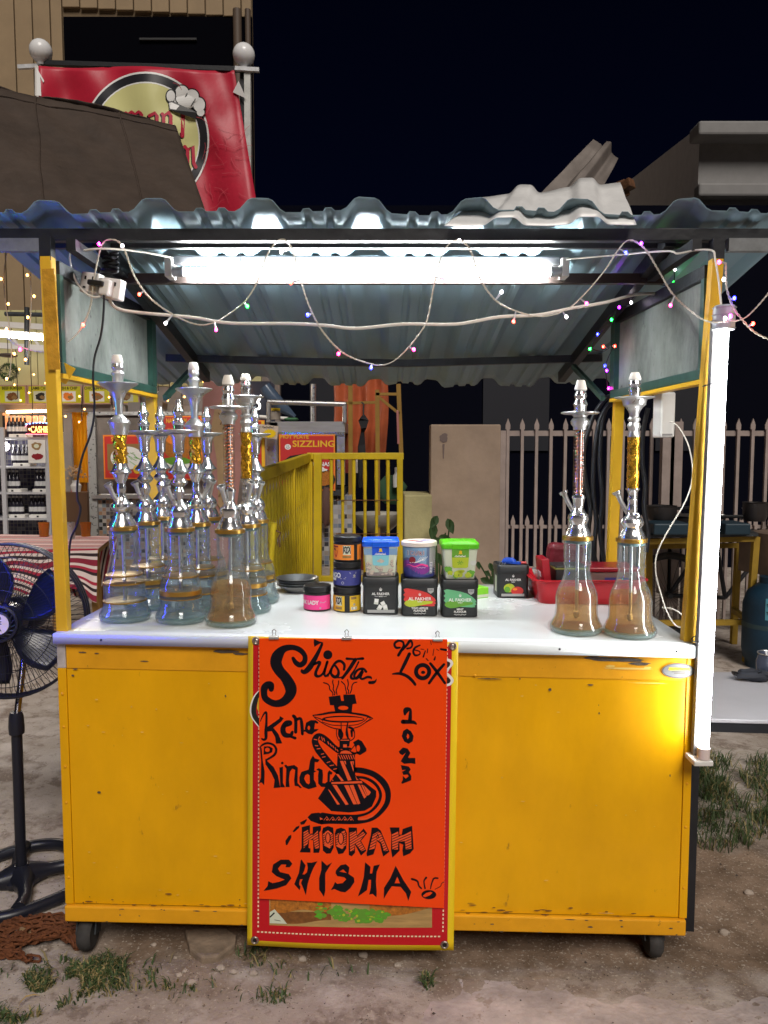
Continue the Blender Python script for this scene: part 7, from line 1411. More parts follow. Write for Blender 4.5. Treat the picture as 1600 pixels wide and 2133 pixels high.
for r_, (z_, xs) in enumerate(((zs_[0], (24, 32, 40, 48, 56)), (zs_[1], (32, 42, 52, 60)), (zs_[2], (12, 20, 28, 36, 78, 86, 94)), (zs_[3], (18, 26, 34, 42, 64, 72, 80, 88)))):
    for px in xs:
        c = Vector((P(px, 1000, YS + .12).x, YS + .12, z_ + .03))
        if bp_ is None:
            bp_ = bpy.data.objects.new('drink_bottle', None); COL.objects.link(bp_); MB().lathe([(0, 0), (.026, 0), (.027, .01), (.027, .09), (.022, .115), (.011, .14), (.011, .175), (0, .175)], 12).build('bottle_glass', m_bot, bp_, smooth=40); MB().lathe([(.0275, .035), (.0275, .08)], 12).build('bottle_label', m_cap, bp_, smooth=60); MB().lathe([(.012, .168), (.013, .185), (0, .186)], 10).build('bottle_cap', m_cap, bp_)
            o = bp_
        else: o = copy_tree(bp_)
        o.location = c; tag(o, 'dark drink bottle, ' + ORD[xs.index(px)] + ' from the left on the ' + ('top shelf under the lanterns', 'second shelf', 'third shelf', 'lowest filled shelf')[r_], 'bottle', ('top shelf bottles', 'second shelf bottles', 'third shelf bottles', 'lowest shelf bottles')[r_])
for i, (px, z_) in enumerate(((40, zs_[0]), (46, zs_[1]), (25, zs_[2]), (85, zs_[2]), (30, zs_[3]), (76, zs_[3]))):
    c = Vector((P(px, 1000, YS + .05).x, YS + .06, z_ + .02)); t = thing('bottle_crate', ('white bottle tray on the top shelf', 'white bottle tray on the second shelf', 'left white bottle tray on the third shelf', 'right white bottle tray on the third shelf', 'left white bottle tray on the lowest filled shelf', 'right white bottle tray on the lowest filled shelf')[i], 'tray', c, 'bottle trays'); MB().box(c + Vector((0, .06, 0)), (.17, .14, .035)).build('tray_body', m_plastic_w, t, bevel=.004); MB().box(c + Vector((0, -.0115, 0)), (.02, .003, .016)).build('tray_label', m_blackprint, t)
c = P(77, 940, YS - .03); t = thing('food_poster', 'small white poster with two food photos beside the bottle shelf', 'poster', c); MB().box(c, (.165, .01, .22)).build('sheet', m_plastic_w, t); g, done = printer(t); fpz = lambda x, y: Vector((c.x + x, YS - .037, c.z + y)); g('tan').poly(blob(0, .05, .05, .035, 3), fpz); g('cream').poly(circle(.0, .05, .025, .02, 14), lambda x, y: fpz(x, y) + Vector((0, -.001, 0))); g('maroon').poly(blob(0, -.05, .055, .03, 8), fpz); done()
# curtain
cu = thing('orange_curtain', 'bright orange pleated curtain behind the left post', 'curtain', P(160, 995, YS + .2)); mb = MB(); c0, c1 = P(122, 857, YS + .3), P(199, 1005, YS + .3)
mb.grid(80, 6, lambda a, b: Vector((c0.x + (c1.x - c0.x) * a, YS + .3 - .03 * math.sin(a * 60 + .6 * math.sin(b * 3)) * (.4 + .6 * b), c0.z + (c1.z - c0.z) * b))); mb.build('drape', M('orange_fabric', (.92, .47, .01), .7), cu, smooth=60)
c0, c1 = P(128, 1000, YS + .35), P(184, 1110, YS + .35); mb = MB(); mb.grid(60, 4, lambda a, b: Vector((c0.x + (c1.x - c0.x) * a, YS + .35 - .02 * math.sin(a * 50), c0.z + (c1.z - c0.z) * b))); mb.build('lower_drape', M('brown_orange_fabric', (.40, .16, .02), .7), cu, smooth=60)
# dried flowers in a vase
c = P(158, 1005, YS); t = thing('flower_vase', 'vase of dried pale flowers in front of the orange curtain', 'vase', c); MB().lathe([(0, -.09), (.04, -.09), (.05, -.03), (.03, .0), (.035, .02), (0, .02)], 16, c).build('vase_body', m_plastic_w, t, smooth=40); mb = MB()
for k in range(60): a = random.random() * 6.28; r = random.random() * .11; q = c + Vector((r * math.cos(a), r * math.sin(a) * .5, .08 + random.uniform(-.04, .08))); mb.ball(tuple(q), random.uniform(.007, .013), 6)
mb.build('flowers', M('dried_flowers', (.55, .36, .20), .8, var=.3, scale=30), t)
MB().span((P(150, 1030, YS).x, YS - .02, P(0, 1050, YS).z), (P(164, 1030, YS).x, YS - .01, P(0, 1015, YS).z)).build('red_packet', flat('red_packet', (.45, .02, .02)), t)
MB().span((c.x - .14, YS - .05, .2), (c.x + .12, YS + .15, c.z - .092)).build('vase_stand', M('stand_brown', (.12, .06, .03), .6), t)
# food posters on the stall front
def fposter(name, lab, x0, y0, x1, y1, Y, draw, frame=m_pr['orange']):
    t = thing(name, lab, 'poster', P((x0 + x1) / 2, y1, Y)); A_, B_ = P(x0, y1, Y), P(x1, y0, Y); MB().span((A_.x, Y, A_.z), (B_.x, Y + .015, B_.z)).build('frame', frame, t)
    w_, h_ = B_.x - A_.x, B_.z - A_.z; MB().span((A_.x + .012, Y - .003, A_.z + .012), (B_.x - .012, Y, B_.z - .012)).build('sheet', m_pr['red'], t)
    f = lambda d: (lambda x, y: Vector((A_.x + w_ * x, Y - .004 - d * .001, A_.z + h_ * y))); g, done = printer(t); draw(g, f); done(); return t
def d_soto(g, f):
    g('yellow').text('SOTO', f(0), .13, .38, .90, sx=1.0, bold=.02); g('tan').poly(rect(.1, .2, .95, .8), f(0)); g('white').poly(circle(.6, .48, .42, .26, 30), f(1)); g('fried').poly(blob(.42, .58, .2, .1, 2), f(2))
    for k in range(22): x = random.uniform(.2, .8); y = random.uniform(.38, .6); g(random.choice(('leaf', 'green'))).stroke([(x, y, .012), (x + random.uniform(.05, .2), y - random.uniform(.0, .1), .012)], f(3), smooth=False)
    g('yellow').poly(circle(.85, .22, .1, .1, 16), f(4))
def d_chick(g, f):
    g('yellow').text('NASI AYAM', f(0), .1, .5, .92, sx=.8, bold=.02); g('fried').poly(blob(.5, .55, .35, .22, 5), f(1)); g('orange').poly(blob(.45, .68, .2, .12, 7), f(2)); g('leaf').poly(blob(.5, .3, .3, .06, 9), f(2)); g('white').poly(circle(.5, .22, .4, .05, 20), f(1))
fposter('food_poster', 'red framed food poster with a noodle dish behind the leftmost hookah', 217, 906, 297, 998, 6.6, d_soto); fposter('food_poster', 'red food poster with fried chicken behind the front left hookahs', 318, 866, 420, 1000, 6.65, d_chick)
st_l = thing('food_stall', 'grey food stall cart with mosaic front behind the left hookahs', 'stall', (P(300, 1200, 6.8).x, 6.8, 0)); A_, B_ = P(195, 1050, 6.7), P(440, 865, 6.7)
MB().span((A_.x, 6.7, .35), (B_.x, 6.9, A_.z + .05)).build('mosaic_front', mosaic('stall_mosaic', 30, [(.35, .20, .12), (.30, .30, .32), (.10, .09, .10), (.42, .30, .22), (.20, .26, .30), (.45, .42, .38), (.03, .03, .03), (.33, .2, .13)]), st_l)
MB().span((A_.x, 6.66, A_.z + .05), (B_.x, 7.1, A_.z + .08)).build('counter_edge', m_alu, st_l); MB().span((A_.x, 6.72, A_.z + .09), (B_.x, 6.76, B_.z)).build('back_glass', M('stall_glass', (.22, .19, .17), .2, var=.4, scale=4), st_l)
MB().span((A_.x - .02, 6.68, B_.z), (B_.x + .02, 6.9, B_.z + .03)).build('top_rail', m_alu, st_l); MB().span((A_.x - .03, 6.68, .35), (A_.x + .04, 6.72, B_.z)).build('patterned_post', M('pattern_cloth', (.35, .35, .34), .7, spot=(.02, .02, .02), spots=.75, sscale=25), st_l)
# roof blocks / boxes on the stall band
for i, (x0, x1) in enumerate(((268, 340), (350, 400), (232, 262))):
    A_, B_ = P(x0, 862, YS - .1), P(x1, 845 if i else 838, YS - .1); t = thing('grey_box', ('long grey box on top of the stall left of the rear post', 'small grey box on top of the stall right of the rear post', 'pale box on the stall top behind the leftmost hookah')[i], 'box', A_); MB().span((A_.x, YS - .12, A_.z), (B_.x, YS + .05, B_.z)).build('casing', m_grw, t, bevel=.006)
# warm fairy lights at the stall
def strand(lab, top, n, dy, Y, sway=6, grp='warm fairy light strands'):
    pth = [(top[0] + sway * math.sin(k * 1.1 + top[0]), top[1] + dy * k / n) for k in range(n + 1)]
    return fairy('fairy_light_strand', lab, pth, Y, [(x + (6 if k % 2 else -6), y + 4, 'y') for k, (x, y) in enumerate(pth[1:])], r=.0035 if Y > 5 else .0026, br=.008 if Y > 5 else .0065, mat=m_cable_b if Y > 5 else m_cable_y, group=grp, twist=0)
strand('warm fairy light strand hanging under the tent nearest the left edge', (16, 525), 5, 260, 3.9, 8); strand('warm fairy light strand hanging under the tent beside the left post', (62, 525), 5, 220, 3.9, 3)
for i, (px, y0, n, dy) in enumerate(((35, 700, 4, 130), (66, 700, 5, 190), (100, 680, 5, 190), (130, 790, 3, 110), (172, 795, 3, 80), (232, 800, 3, 70), (355, 770, 3, 60), (380, 785, 4, 75), (330, 740, 3, 75))):
    strand('thin warm fairy light strand on the stall front, ' + ('first', 'second', 'third', 'fourth', 'fifth', 'sixth', 'eighth', 'ninth', 'seventh')[i] + ' from the left edge', (px, y0), n, dy, YS - .15, 2)
fairy('fairy_light_strand', 'warm fairy lights strung level along the stall fascia', [(330, 790), (350, 785), (372, 782), (395, 786), (412, 792), (430, 795), (460, 790), (500, 800), (520, 805)], YS - .15, [(345, 787, 'y'), (372, 784, 'y'), (398, 788, 'y'), (424, 794, 'y'), (430, 796, 'y'), (510, 806, 'y'), (518, 812, 'y'), (480, 796, 'y')], r=.003, br=.011, mat=m_cable_b, twist=0)
# hanging plant ball
c = P(18, 775, 6.6); t = thing('hanging_plant', 'round mossy hanging plant ball at the left edge', 'plant', c); mb = MB()
for k in range(700):
    d = Vector((random.gauss(0, 1), random.gauss(0, 1), random.gauss(0, 1))).normalized(); q = c + d * .068 * random.uniform(.8, 1.05); u = d.cross(Vector((.3, .5, .8))).normalized() * .006; e = q + d * .014 + Vector((random.uniform(-.01, .01), 0, random.uniform(-.01, .01))); mb.add([q - u, q + u, e], [[0, 1, 2]])
mb.build('foliage', m_lf, t); MB().tube([c + Vector((0, 0, .06)), c + Vector((0, 0, .30))], .003, 6).build('hanger', m_cable_b, t); MB().ball(tuple(c + Vector((0, 0, .14))), .06, 12, (1.3, 1.3, .3)).build('hanging_shade', M('lamp_shade_dark', (.08, .06, .05), .5), t, smooth=60)
# table with striped cloth
zt_ = .75; T_ = [G(-60, 1147, zt_), G(205, 1143, zt_), G(238, 1117, zt_), G(-60, 1112, zt_)]
tb = thing('dining_table', 'wooden table under a red striped cloth left of the cart', 'table', (T_[1].x - .5, T_[1].y + .4, 0)); m_wd = M('yellow_wood', (.32, .17, .04), .6, var=.2, scale=6)
for p_ in (T_[1] + Vector((-.06, .08, 0)), T_[2] + Vector((-.06, -.08, 0)), T_[0] + Vector((.5, .08, 0))): MB().beam((p_.x, p_.y, zt_ - .02), (p_.x + .02, p_.y, 0), .05, .05, (0, 1, 0)).build('leg', m_wd, tb)
mb = MB(); mb.add([v - Vector((0, 0, .006)) for v in T_] + [v - Vector((0, 0, .03)) for v in T_], BOXF); mb.build('table_top', m_wd, tb)
def stripes(name, ax):
    m = bpy.data.materials.new(name); m.use_nodes = True; t = m.node_tree; b = t.nodes['Principled BSDF']; N = t.nodes.new; tc = N('ShaderNodeUVMap'); sx = N('ShaderNodeSeparateXYZ'); t.links.new(tc.outputs[0], sx.inputs[0])
    cr = N('ShaderNodeValToRGB'); cr.color_ramp.interpolation = 'CONSTANT'; cols = [(.72, .60, .55), (.40, .02, .05), (.72, .60, .55), (.03, .012, .015), (.72, .6, .55), (.25, .012, .035), (.25, .012, .035), (.72, .6, .55), (.4, .02, .05), (.03, .012, .015), (.72, .6, .55)]
    e = cr.color_ramp.elements
    while len(e) < len(cols): e.new(.5)
    for i, c in enumerate(cols): e[i].position = i / len(cols); e[i].color = (*c, 1)
    fr = N('ShaderNodeMath'); fr.operation = 'FRACT'; t.links.new(sx.outputs[ax], fr.inputs[0]); t.links.new(fr.outputs[0], cr.inputs[0]); t.links.new(cr.outputs[0], b.inputs['Base Color']); b.inputs['Roughness'].default_value = .8; return m
m_str = stripes('striped_cloth', 'X')
tc_ = thing('tablecloth', 'red white and black striped cloth draped over the table', 'tablecloth', T_[1])
def uvgrid(name, fm, uvf, nu, nv):
    mb = MB(); mb.grid(nu, nv, fm); o = mb.build(name, m_str, tc_, smooth=60); uv = o.data.uv_layers.new(name='UVMap'); k = nu + 1
    for lp in o.data.loops: i, j = lp.vertex_index % k, lp.vertex_index // k; uv.data[lp.index].uv = uvf(i / nu, j / nv)
    return o
uvgrid('cloth_top', lambda a, b: (T_[0] * (1 - a) + T_[1] * a) * (1 - b) + (T_[3] * (1 - a) + T_[2] * a) * b + Vector((0, 0, .002)), lambda a, b: (b * 3.3 + .05, a), 20, 12)
# front drop ends in a pointed corner on the right
def drop(a, b):
    s0 = T_[0] * (1 - a) + T_[1] * a; depth = .30 + .05 * math.sin(a * 14); return s0 + Vector((.0, -.012 - .03 * b + .02 * math.sin(a * 30) * b, .001 - depth * b))
uvgrid('front_drop', drop, lambda a, b: (b * 1.5 + a * .15, a), 60, 8)
cr1 = T_[1] + Vector((-.26, -.02, -.02)); cr2 = T_[2] + Vector((.05, 0, -.02)); tip = T_[1] + Vector((.02, -.03, -.42))
uvgrid('corner_drop', lambda a, b: ((T_[1] + Vector((-.36, -.015, 0))) * (1 - a) + (T_[2] + Vector((.02, 0, 0))) * a) * (1 - b) + ((T_[1] + Vector((-.16, -.05, -.30))) * (1 - a) + (T_[2] + Vector((.05, -.12, -.18))) * a) * b + Vector((0, -.06 * math.sin(a * 3.14) * b, -.12 * math.sin(a * 3.14) * b)), lambda a, b: (a * 2.6 + b * .6, b), 30, 10)
m_agl = M('amber_glass', (.80, .25, .03), .12, trans=.6, bump=.5, bscale=60)
for px, lb in ((92, 'amber glass tumbler on the striped table left of the post'), (179, 'amber glass tumbler on the striped table right of the post')):
    c = G(px, 1117, zt_ + .003); t = thing('glass_tumbler', lb, 'glass', c, 'amber tumblers'); MB().lathe([(0, 0), (.034, 0), (.034, .02), (.042, .105), (.039, .105), (.031, .022), (0, .02)], 20, c).build('glass_wall', m_agl, t, smooth=40)
c = G(146, 1122, zt_ + .003); t = thing('metal_cup', 'tall pale metal cup on the striped table behind the post', 'cup', c); MB().lathe([(0, 0), (.035, 0), (.038, .12), (.036, .12), (.033, .01), (0, .008)], 18, c).build('cup_wall', m_alu, t, smooth=40)
# bench frame under the table
t = thing('wooden_stool', 'yellow wooden stool under the right end of the striped table', 'stool', (T_[1].x + .1, T_[1].y + .5, 0)); c = G(205, 1300, 0)
for dx, dy in ((0, 0), (.3, 0), (0, .3), (.3, .3)): MB().beam((c.x + dx, c.y + dy, 0), (c.x + dx * .9 + .01, c.y + dy, .45), .03, .03, (0, 1, 0)).build('leg', m_wd, t)
MB().span((c.x - .03, c.y - .03, .45), (c.x + .33, c.y + .33, .48)).build('seat', m_wd, t); MB().beam((c.x, c.y, .25), (c.x + .3, c.y, .25), .02, .02).build('rung', m_wd, t)

# ================================================================ CENTRE BACKGROUND
# feather flag
fx = thing('feather_flag', 'pink and tan feather flag standing behind the hookahs', 'flag', (P(470, 1190, 5.2).x, 5.2, 0)); pts = [(424, 790), (508, 790), (512, 880), (500, 1000), (488, 1100), (470, 1195), (440, 1195), (428, 1040), (420, 900)]
mb = MB(); mb.poly(pts, lambda x, y: P(x, y, 5.2)); mb.build('flag_cloth', M('flag_pink', (.40, .19, .16), .7, var=.15), fx, solid=.003); mb = MB(); mb.poly([(448, 850), (460, 838), (470, 846), (472, 900), (486, 990), (486, 1080), (470, 1120), (455, 1050), (452, 960), (440, 890)], lambda x, y: P(x, y, 5.195)); mb.build('flag_print', M('flag_tan', (.42, .28, .14), .7, var=.2), fx)
mb = MB(); [mb.stroke([(x, y, 2), (x + 8, y + 14, 2), (x + 4, y + 24, 2)], lambda a, b: P(a, b, 5.19)) for x, y in ((452, 1010), (460, 1020), (468, 1012), (452, 1050), (462, 1060), (455, 860), (460, 870))]; mb.build('flag_marks', M('flag_dark', (.14, .07, .03), .7), fx); MB().tube([P(512, 780, 5.22), P(516, 1010, 5.22), Vector((P(516, 1010, 5.22).x, 5.22, 0))], .012, 8).build('flag_pole', M('pole_dark', (.06, .04, .03), .5), fx, smooth=60)
# steel sizzling stall
YZ = 6.1
m_stl = M('dull_steel', (.40, .40, .40), .5, .6, var=.15, stretch=(1, 1, 8))
ss = thing('steel_stall', 'stainless steel hot plate stall behind the yellow gate', 'stall', (P(650, 1100, YZ).x, YZ + .3, 0))
def zb_(x0, y0, x1, y1, Y, dep, mat, nm): A_, B_ = P(x0, y1, Y), P(x1, y0, Y); return MB().span((A_.x, Y, A_.z), (B_.x, Y + dep, B_.z)).build(nm, mat, ss)
zb_(562, 878, 718, 900, YZ, .6, m_stl, 'hood'); zb_(580, 900, 718, 907, YZ - .01, .05, m_chrome, 'hood_trim'); zb_(558, 880, 578, 1100, YZ, .05, m_alu, 'corner_post'); zb_(702, 905, 718, 1010, YZ, .05, m_alu, 'corner_post'); zb_(560, 1020, 718, 1032, YZ - .02, .6, m_dgrey, 'counter_edge'); zb_(560, 1032, 735, 1180, YZ + .02, .5, mosaic('grey_mosaic', 27, [(.34, .34, .35), (.20, .22, .26), (.45, .44, .42), (.05, .05, .055), (.3, .26, .22), (.38, .38, .4), (.14, .17, .22), (.32, .3, .3)]), 'mosaic_front'); zb_(580, 908, 702, 1020, YZ + .3, .02, M('stall_dark', (.05, .05, .05), .4), 'back')
for a, b in ((560, 838), (718, 838)): MB().tube([P(a, b, YZ), P(a, 880, YZ)], .018, 10).build('frame_pipe', m_alu, ss, smooth=60)
MB().tube([P(558, 837, YZ), P(720, 842, YZ)], .02, 10).build('frame_pipe', m_alu, ss, smooth=60); MB().tube([P(653, 800, YZ + .4), P(653, 880, YZ + .4)], .022, 10).build('frame_pipe', m_alu, ss, smooth=60); MB().tube([P(540, 868, YZ + .2), P(600, 872, YZ + .2)], .015, 8).build('frame_pipe', m_plastic_w, ss, smooth=60)
def d_siz(g, f):
    g('yellow').text('HOT PLATE', f(0), .085, .28, .955, sx=1.15, bold=.02); g('yellow').text('SIZZLING', f(0), .155, .62, .83, sx=1.15, bold=.02); g('white').poly(circle(.16, .78, .055, .05, 18), f(0)); g('black').poly(circle(.145, .795, .008, .01, 8), f(1)); g('black').poly(circle(.175, .795, .008, .01, 8), f(1)); g('black').stroke([(.13, .77, .008), (.16, .755, .008), (.19, .77, .008)], f(1))
    g('black').poly([(.03, .5), (.2, .62), (.45, .66), (.5, .6), (.4, .2), (.03, .2)], f(0)); g('leaf').stroke([(.1, .52, .01), (.4, .62, .01)], f(1)); g('black').poly(circle(.8, .2, .2, .18, 20), f(0)); g('fried').poly(blob(.8, .22, .17, .13, 4), f(1)); g('white').text('PANAS', f(1), .1, .76, .47, sx=1, bold=.03); g('white').poly(blob(.75, .37, .1, .05, 2), f(1))
fposter('food_poster', 'red poster reading HOT PLATE SIZZLING with a smiley behind the gate', 582, 905, 698, 1022, YZ - .03, d_siz)
fposter('food_poster', 'narrow red and yellow poster left of the hot plate stall', 532, 875, 551, 980, YZ - .05, lambda g, f: (g('yellow').poly(rect(.68, .02, .98, .98), f(0)), g('black').text('EN', f(1), .1, .5, .5, sx=1.6, bold=.04)))
c = P(559, 899, YZ - .12); t = thing('sale_tag', 'cream tag with a yellow starburst hanging on the stall corner', 'tag', c); MB().box(c, (.15, .01, .10), Matrix.Rotation(.12, 3, 'Y')).build('card', m_pr['nut'], t); mb = MB(); mb.poly([(.0 + (.055 if k % 2 else .042) * math.cos(k / 24 * 6.283) + .012, -.015 + (.038 if k % 2 else .028) * math.sin(k / 24 * 6.283)) for k in range(24)], lambda x, y: c + Vector((x, -.008, y))); mb.build('burst', m_yelv, t); mb = MB(); squiggle(mb, lambda x, y: c + Vector((x, -.010, y)), .0, .034, .09, .012); mb.build('tag_print', m_blackprint, t)
# jar and things on the hood
c = P(574, 874, YZ + .1); t = thing('plastic_jar', 'clear plastic jar with yellow lid on the steel stall', 'jar', c); MB().lathe([(0, 0), (.04, 0), (.042, .06), (.036, .07), (0, .07)], 16, c).build('jar_body', M('jar_clear', (.42, .36, .30), .25, trans=.3), t, smooth=40); MB().lathe([(0, .07), (.038, .07), (.038, .09), (0, .09)], 16, c).build('lid', m_yelv, t, smooth=40)
c = P(607, 876, YZ + .1); t = thing('green_cloth', 'crumpled green cloth on the steel stall hood', 'cloth', c); mb = MB(); mb.ball((0, 0, 0), 1, 14); mb.v = [(c.x + q[0] * .06, c.y + q[1] * .04, c.z + q[2] * .014 + .01 + .01 * nz.noise((q[0] * 3, q[1] * 3, 1))) for q in mb.v]; mb.build('cloth_body', flat('green_cloth', (.08, .22, .10), .8), t, smooth=60)
# white glyph sign and blue slide
c = P(540, 838, 7.2); t = thing('lit_letter_sign', 'small white lit letter sign behind the right hookahs of the left group', 'sign', c); mb = MB(); mb.stroke([(543, 824, 4), (540, 832, 5), (536, 838, 4), (541, 842, 4), (540, 850, 5), (536, 852, 4)], lambda x, y: P(x, y, 7.2)); mb.build('letter', glow('letter_white', (1, .96, .9), 2.2), t)
MB().box(P(545, 850, 7.3), (.25, .02, .5)).build('sign_panel', M('navy_panel', (.012, .014, .03), .5), t)
t = thing('tarpaulin_roll', 'shiny dark blue rolled tarpaulin above the steel stall', 'tarpaulin', P(580, 820, 6.6)); MB().tube([P(552, 805, 6.6), P(566, 825, 6.6), P(590, 850, 6.6), P(615, 868, 6.6)], [.05, .06, .05, .015], 12).build('roll', M('blue_tarp', (.06, .09, .14), .25), t, smooth=60)
# orange tarp and poles, black dress
tp = thing('orange_tarp', 'orange plastic sheet hanging behind the yellow gate', 'tarpaulin', P(750, 945, 6.7)); A_ = P(693, 800, 6.7); B_ = P(806, 950, 6.7); mb = MB(); mb.grid(40, 12, lambda a, b: Vector((A_.x + (B_.x - A_.x) * a + .015 * math.sin(b * 4), 6.7 - .025 * math.sin(a * 22 + b) - .02 * nz.noise((a * 6, b * 3, 1)), A_.z + .1 + (B_.z - A_.z - .1) * b))); mb.build('sheet', M('orange_plastic', (.46, .11, .045), .35, var=.25, scale=8, bump=.3, bscale=14), tp, smooth=60)
gfm = thing('pole_frame', 'yellow and brown pole frame above the gate', 'frame', P(760, 950, 6.3)); m_pole = M('pole_brown', (.30, .17, .03), .5, var=.2)
for a, b in ((P(730, 790, 6.3), P(731, 1160, 6.3)), (P(786, 812, 6.3), P(788, 1160, 6.3)), (P(830, 800, 6.3), P(836, 950, 6.3)), (P(783, 821, 6.3), P(830, 821, 6.3)), (P(720, 840, 6.3), P(786, 838, 6.3)), (P(790, 828, 6.3), P(832, 862, 6.3))): MB().beam(a, b, .035 if b.z < a.z - .3 else .022, .035, (0, 1, 0)).build('pole', m_pole, gfm)
dr = thing('black_dress', 'narrow black cloth hanging from a hook behind the gate', 'clothes', P(757, 860, 6.2)); mb = MB(); mb.poly([(756, 866), (750, 871), (747, 876), (752, 892), (754, 900), (746, 930), (747, 1000), (750, 1015), (758, 1015), (762, 960), (760, 925), (757, 900), (764, 890), (768, 876), (763, 871), (760, 866)], lambda x, y: P(x, y, 6.2 + .03 * math.sin(x * .4))); mb.build('cloth_body', M('black_cloth2', (.012, .012, .014), .8), dr, solid=.02); MB().tube([P(757, 868, 6.2), P(757, 850, 6.2), P(758, 842, 6.2), P(753, 838, 6.2)], .006, 6).build('hook', m_dgrey, dr, smooth=60)
t = thing('pink_hanger', 'dusty pink narrow strip hanging on the right pole', 'hanger', P(829, 890, 6.25)); MB().beam(P(828, 855, 6.25), P(830, 925, 6.25), .02, .02, (0, 1, 0)).build('strip', flat('dusty_pink', (.4, .16, .15)), t, bevel=.005)
# sink
sk = thing('wash_basin', 'old white ceramic wash basin behind the yellow gate', 'sink', P(780, 1100, 6.4)); c = P(785, 1080, 6.45); MB().lathe([(.05, -.12), (.12, -.1), (.2, -.03), (.235, .03), (.24, .045), (.22, .045), (.18, -.01), (.05, -.06), (0, -.065)], 28, c).build('bowl', M('old_ceramic', (.42, .40, .36), .25, var=.2, scale=10), sk, smooth=40); MB().lathe([(.07, -1.2), (.06, -.3), (.05, -.1)], 18, (c.x, c.y, c.z)).build('pedestal', m_grw, sk, smooth=40)
for i, (px, py, cl, nm, h_) in enumerate(((723, 985, (.6, .1, .08), 'red and white bottle on the left behind the gate bars', .12), (742, 985, (.6, .55, .5), 'white bottle with yellow cap behind the gate bars', .13), (826, 1015, (.6, .6, .58), 'white soap bottle hanging at the right of the gate', .14))):
    c = P(px, py, 6.5); t = thing('soap_bottle', nm, 'bottle', c); MB().lathe([(0, 0), (.03, 0), (.032, h_ * .7), (.015, h_ * .85), (.015, h_), (0, h_)], 14, c).build('bottle_body', flat('soap_%d' % i, cl), t, smooth=40); MB().lathe([(.016, h_), (.016, h_ * 1.2), (0, h_ * 1.22)], 10, c).build('cap', m_yelv if i < 2 else m_plastic_w, t)
for i, (px, py, w_, h_, cl, nm) in enumerate(((765, 1150, .16, .3, (.20, .03, .02), 'red bucket under the basin'), (797, 1110, .05, .35, (.5, .48, .4), 'white plank leaning under the basin'), (815, 1020, .25, .25, (.04, .10, .05), 'dark green cloth heap above the basin'), (680, 1055, .10, .3, (.10, .05, .04), 'brown rag hanging on the mosaic stall'))):
    c = P(px, py, 6.0 if i == 3 else 6.6); t = thing(('bucket', 'wooden_plank', 'cloth_heap', 'brown_rag')[i], nm, ('bucket', 'plank', 'cloth', 'rag')[i], c); mb = MB(); mb.ball((0, 0, 0), 1, 14)
    if i in (2, 3): mb.v = [(c.x + q[0] * w_ / 2 * (1 + .3 * nz.noise((q[0] * 2, q[2] * 2, i))), c.y + q[1] * .05, c.z + q[2] * h_ / 2 * (1 + .3 * nz.noise((q[0] * 2, q[1] * 3, i + 3)))) for q in mb.v]; mb.build('body', flat('thing_%d' % i, cl, .8), t, smooth=60)
    elif i == 0: MB().lathe([(0, -h_ / 2), (w_ * .4, -h_ / 2), (w_ * .5, h_ / 2), (w_ * .46, h_ / 2), (0, -h_ * .4)], 18, c).build('body', flat('thing_0', cl, .4), t, smooth=40)
    else: MB().box(c, (w_, .02, h_), Matrix.Rotation(.05, 3, 'Y')).build('body', flat('thing_1', cl, .7), t, bevel=.003)
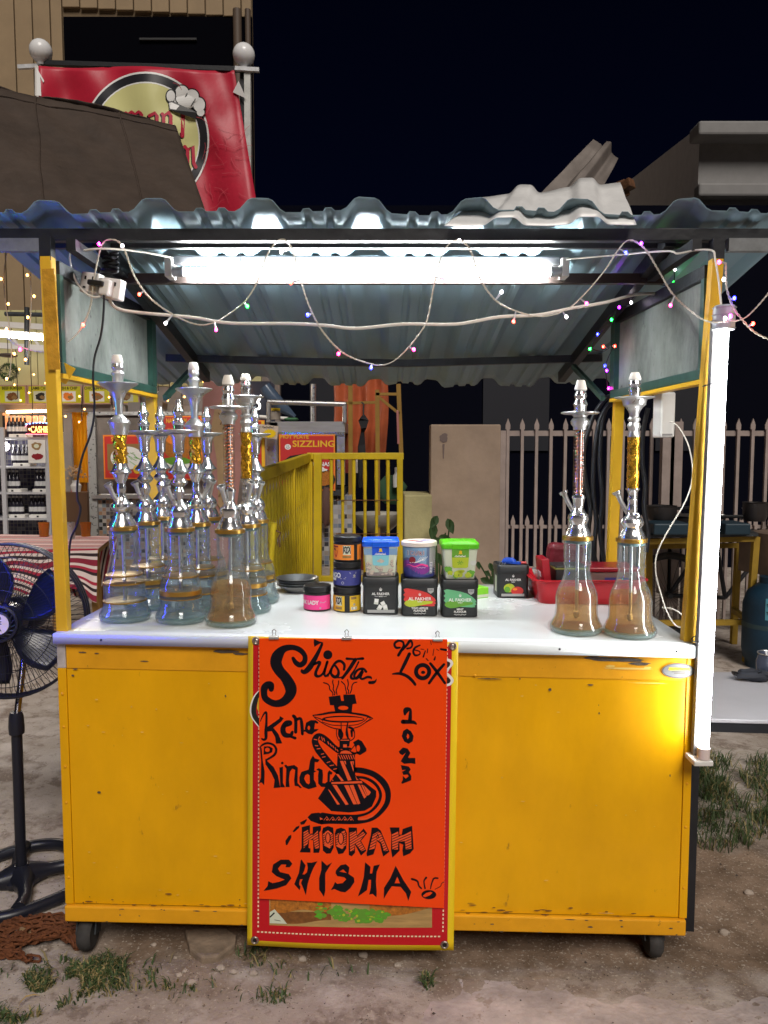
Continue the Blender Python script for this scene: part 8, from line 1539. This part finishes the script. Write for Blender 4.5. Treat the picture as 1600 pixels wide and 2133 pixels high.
# yellow gate: framed leaf facing us
gt = thing('yellow_gate', 'yellow steel gate leaf with turned bars behind the jars', 'gate', (P(750, 1200, 5.2).x, 5.2, 0)); YG = 5.2
def bar(a, b, wd, nm='frame_bar', th=None): return MB().beam(a, b, wd, th or wd, (0, 1, 0)).build(nm, m_yel2, gt, bevel=.004)
bar(P(662, 945, YG), P(662, 1230, YG), .055); bar(P(833, 945, YG), P(833, 1230, YG), .04); a, b = P(648, 950, YG), P(841, 950, YG); MB().beam(a, b, .04, .045).build('frame_bar', m_yel2, gt, bevel=.004); MB().beam(P(655, 1205, YG), P(838, 1205, YG), .03, .04).build('frame_bar', m_yel2, gt, bevel=.004); bar(P(646, 943, YG + .02), P(646, 1240, YG + .02), .04)
for k, px in enumerate((690, 713.5, 737, 760, 784, 808)):
    a, b = P(px, 955, YG), P(px + 1, 1200, YG); n = 14; mb = MB(); mb.tube([a + (b - a) * (i / n) for i in range(n + 1)], [.0125 if i % 2 else (.0105 if 3 < i < 10 else .0145) for i in range(n + 1)], 8); mb.build('turned_bar', m_yel2, gt, smooth=60)
for py in (1042, 1112): MB().tube([P(700, py, YG - .02), P(830, py, YG - .02)], .003, 5).build('wire', m_rusty, gt)
# receding turned-bar panel on the left
gl = thing('yellow_balustrade', 'yellow balustrade of closely set turned bars left of the gate', 'fence', (P(590, 1200, 4.2).x, 4.2, 0)); A0, A1 = P(531, 985, 3.5), P(640, 948, 5.2); B0, B1 = P(540, 1260, 3.5), P(642, 1230, 5.2); A1.z = P(640, 948, 5.2).z; B0.z = .15; B1.z = .15
MB().beam(A0 + Vector((0, 0, -.02)), A1 + Vector((0, 0, -.02)), .04, .06).build('top_rail', m_yel2, gl, bevel=.004); MB().beam(B0, B1, .04, .05).build('bottom_rail', m_yel2, gl, bevel=.004)
nb_ = 19
for k in range(nb_):
    t_ = (k + .5) / nb_; a = A0 + (A1 - A0) * t_ - Vector((0, 0, .05)); b = B0 + (B1 - B0) * t_; n = 22; mb = MB(); pr = [.011, .0065, .010, .013, .011, .006, .010, .006, .011, .013, .010]
    mb.tube([a + (b - a) * (i / n) for i in range(n + 1)], [pr[(i + k % 2 * 0) % 11] for i in range(n + 1)], 7); mb.build('turned_bar', m_yel2, gl, smooth=60)
for t_ in (.0, .62, 1.0): a = A0 + (A1 - A0) * t_; MB().beam(a, (a.x, a.y, 0), .04, .04, (0, 1, 0)).build('post', m_yel2, gl)
t = thing('bamboo_post', 'short yellow pipe post leaning in front of the balustrade', 'post', P(568, 1200, 3.3)); a, b = P(570, 1090, 3.35), P(560, 1230, 3.35); MB().tube([a, b], .014, 12).build('pipe', m_yel2, t, smooth=60); MB().tube([a + (a - b) * .01, a - (a - b) * .15], .0165, 12).build('pipe_socket', m_yel2, t, smooth=60)
MB().tube([P(575, 1105, 3.34), P(585, 1110, 3.34), P(580, 1120, 3.34), P(583, 1140, 3.34)], .004, 6).build('string_tie', m_rusty, t)
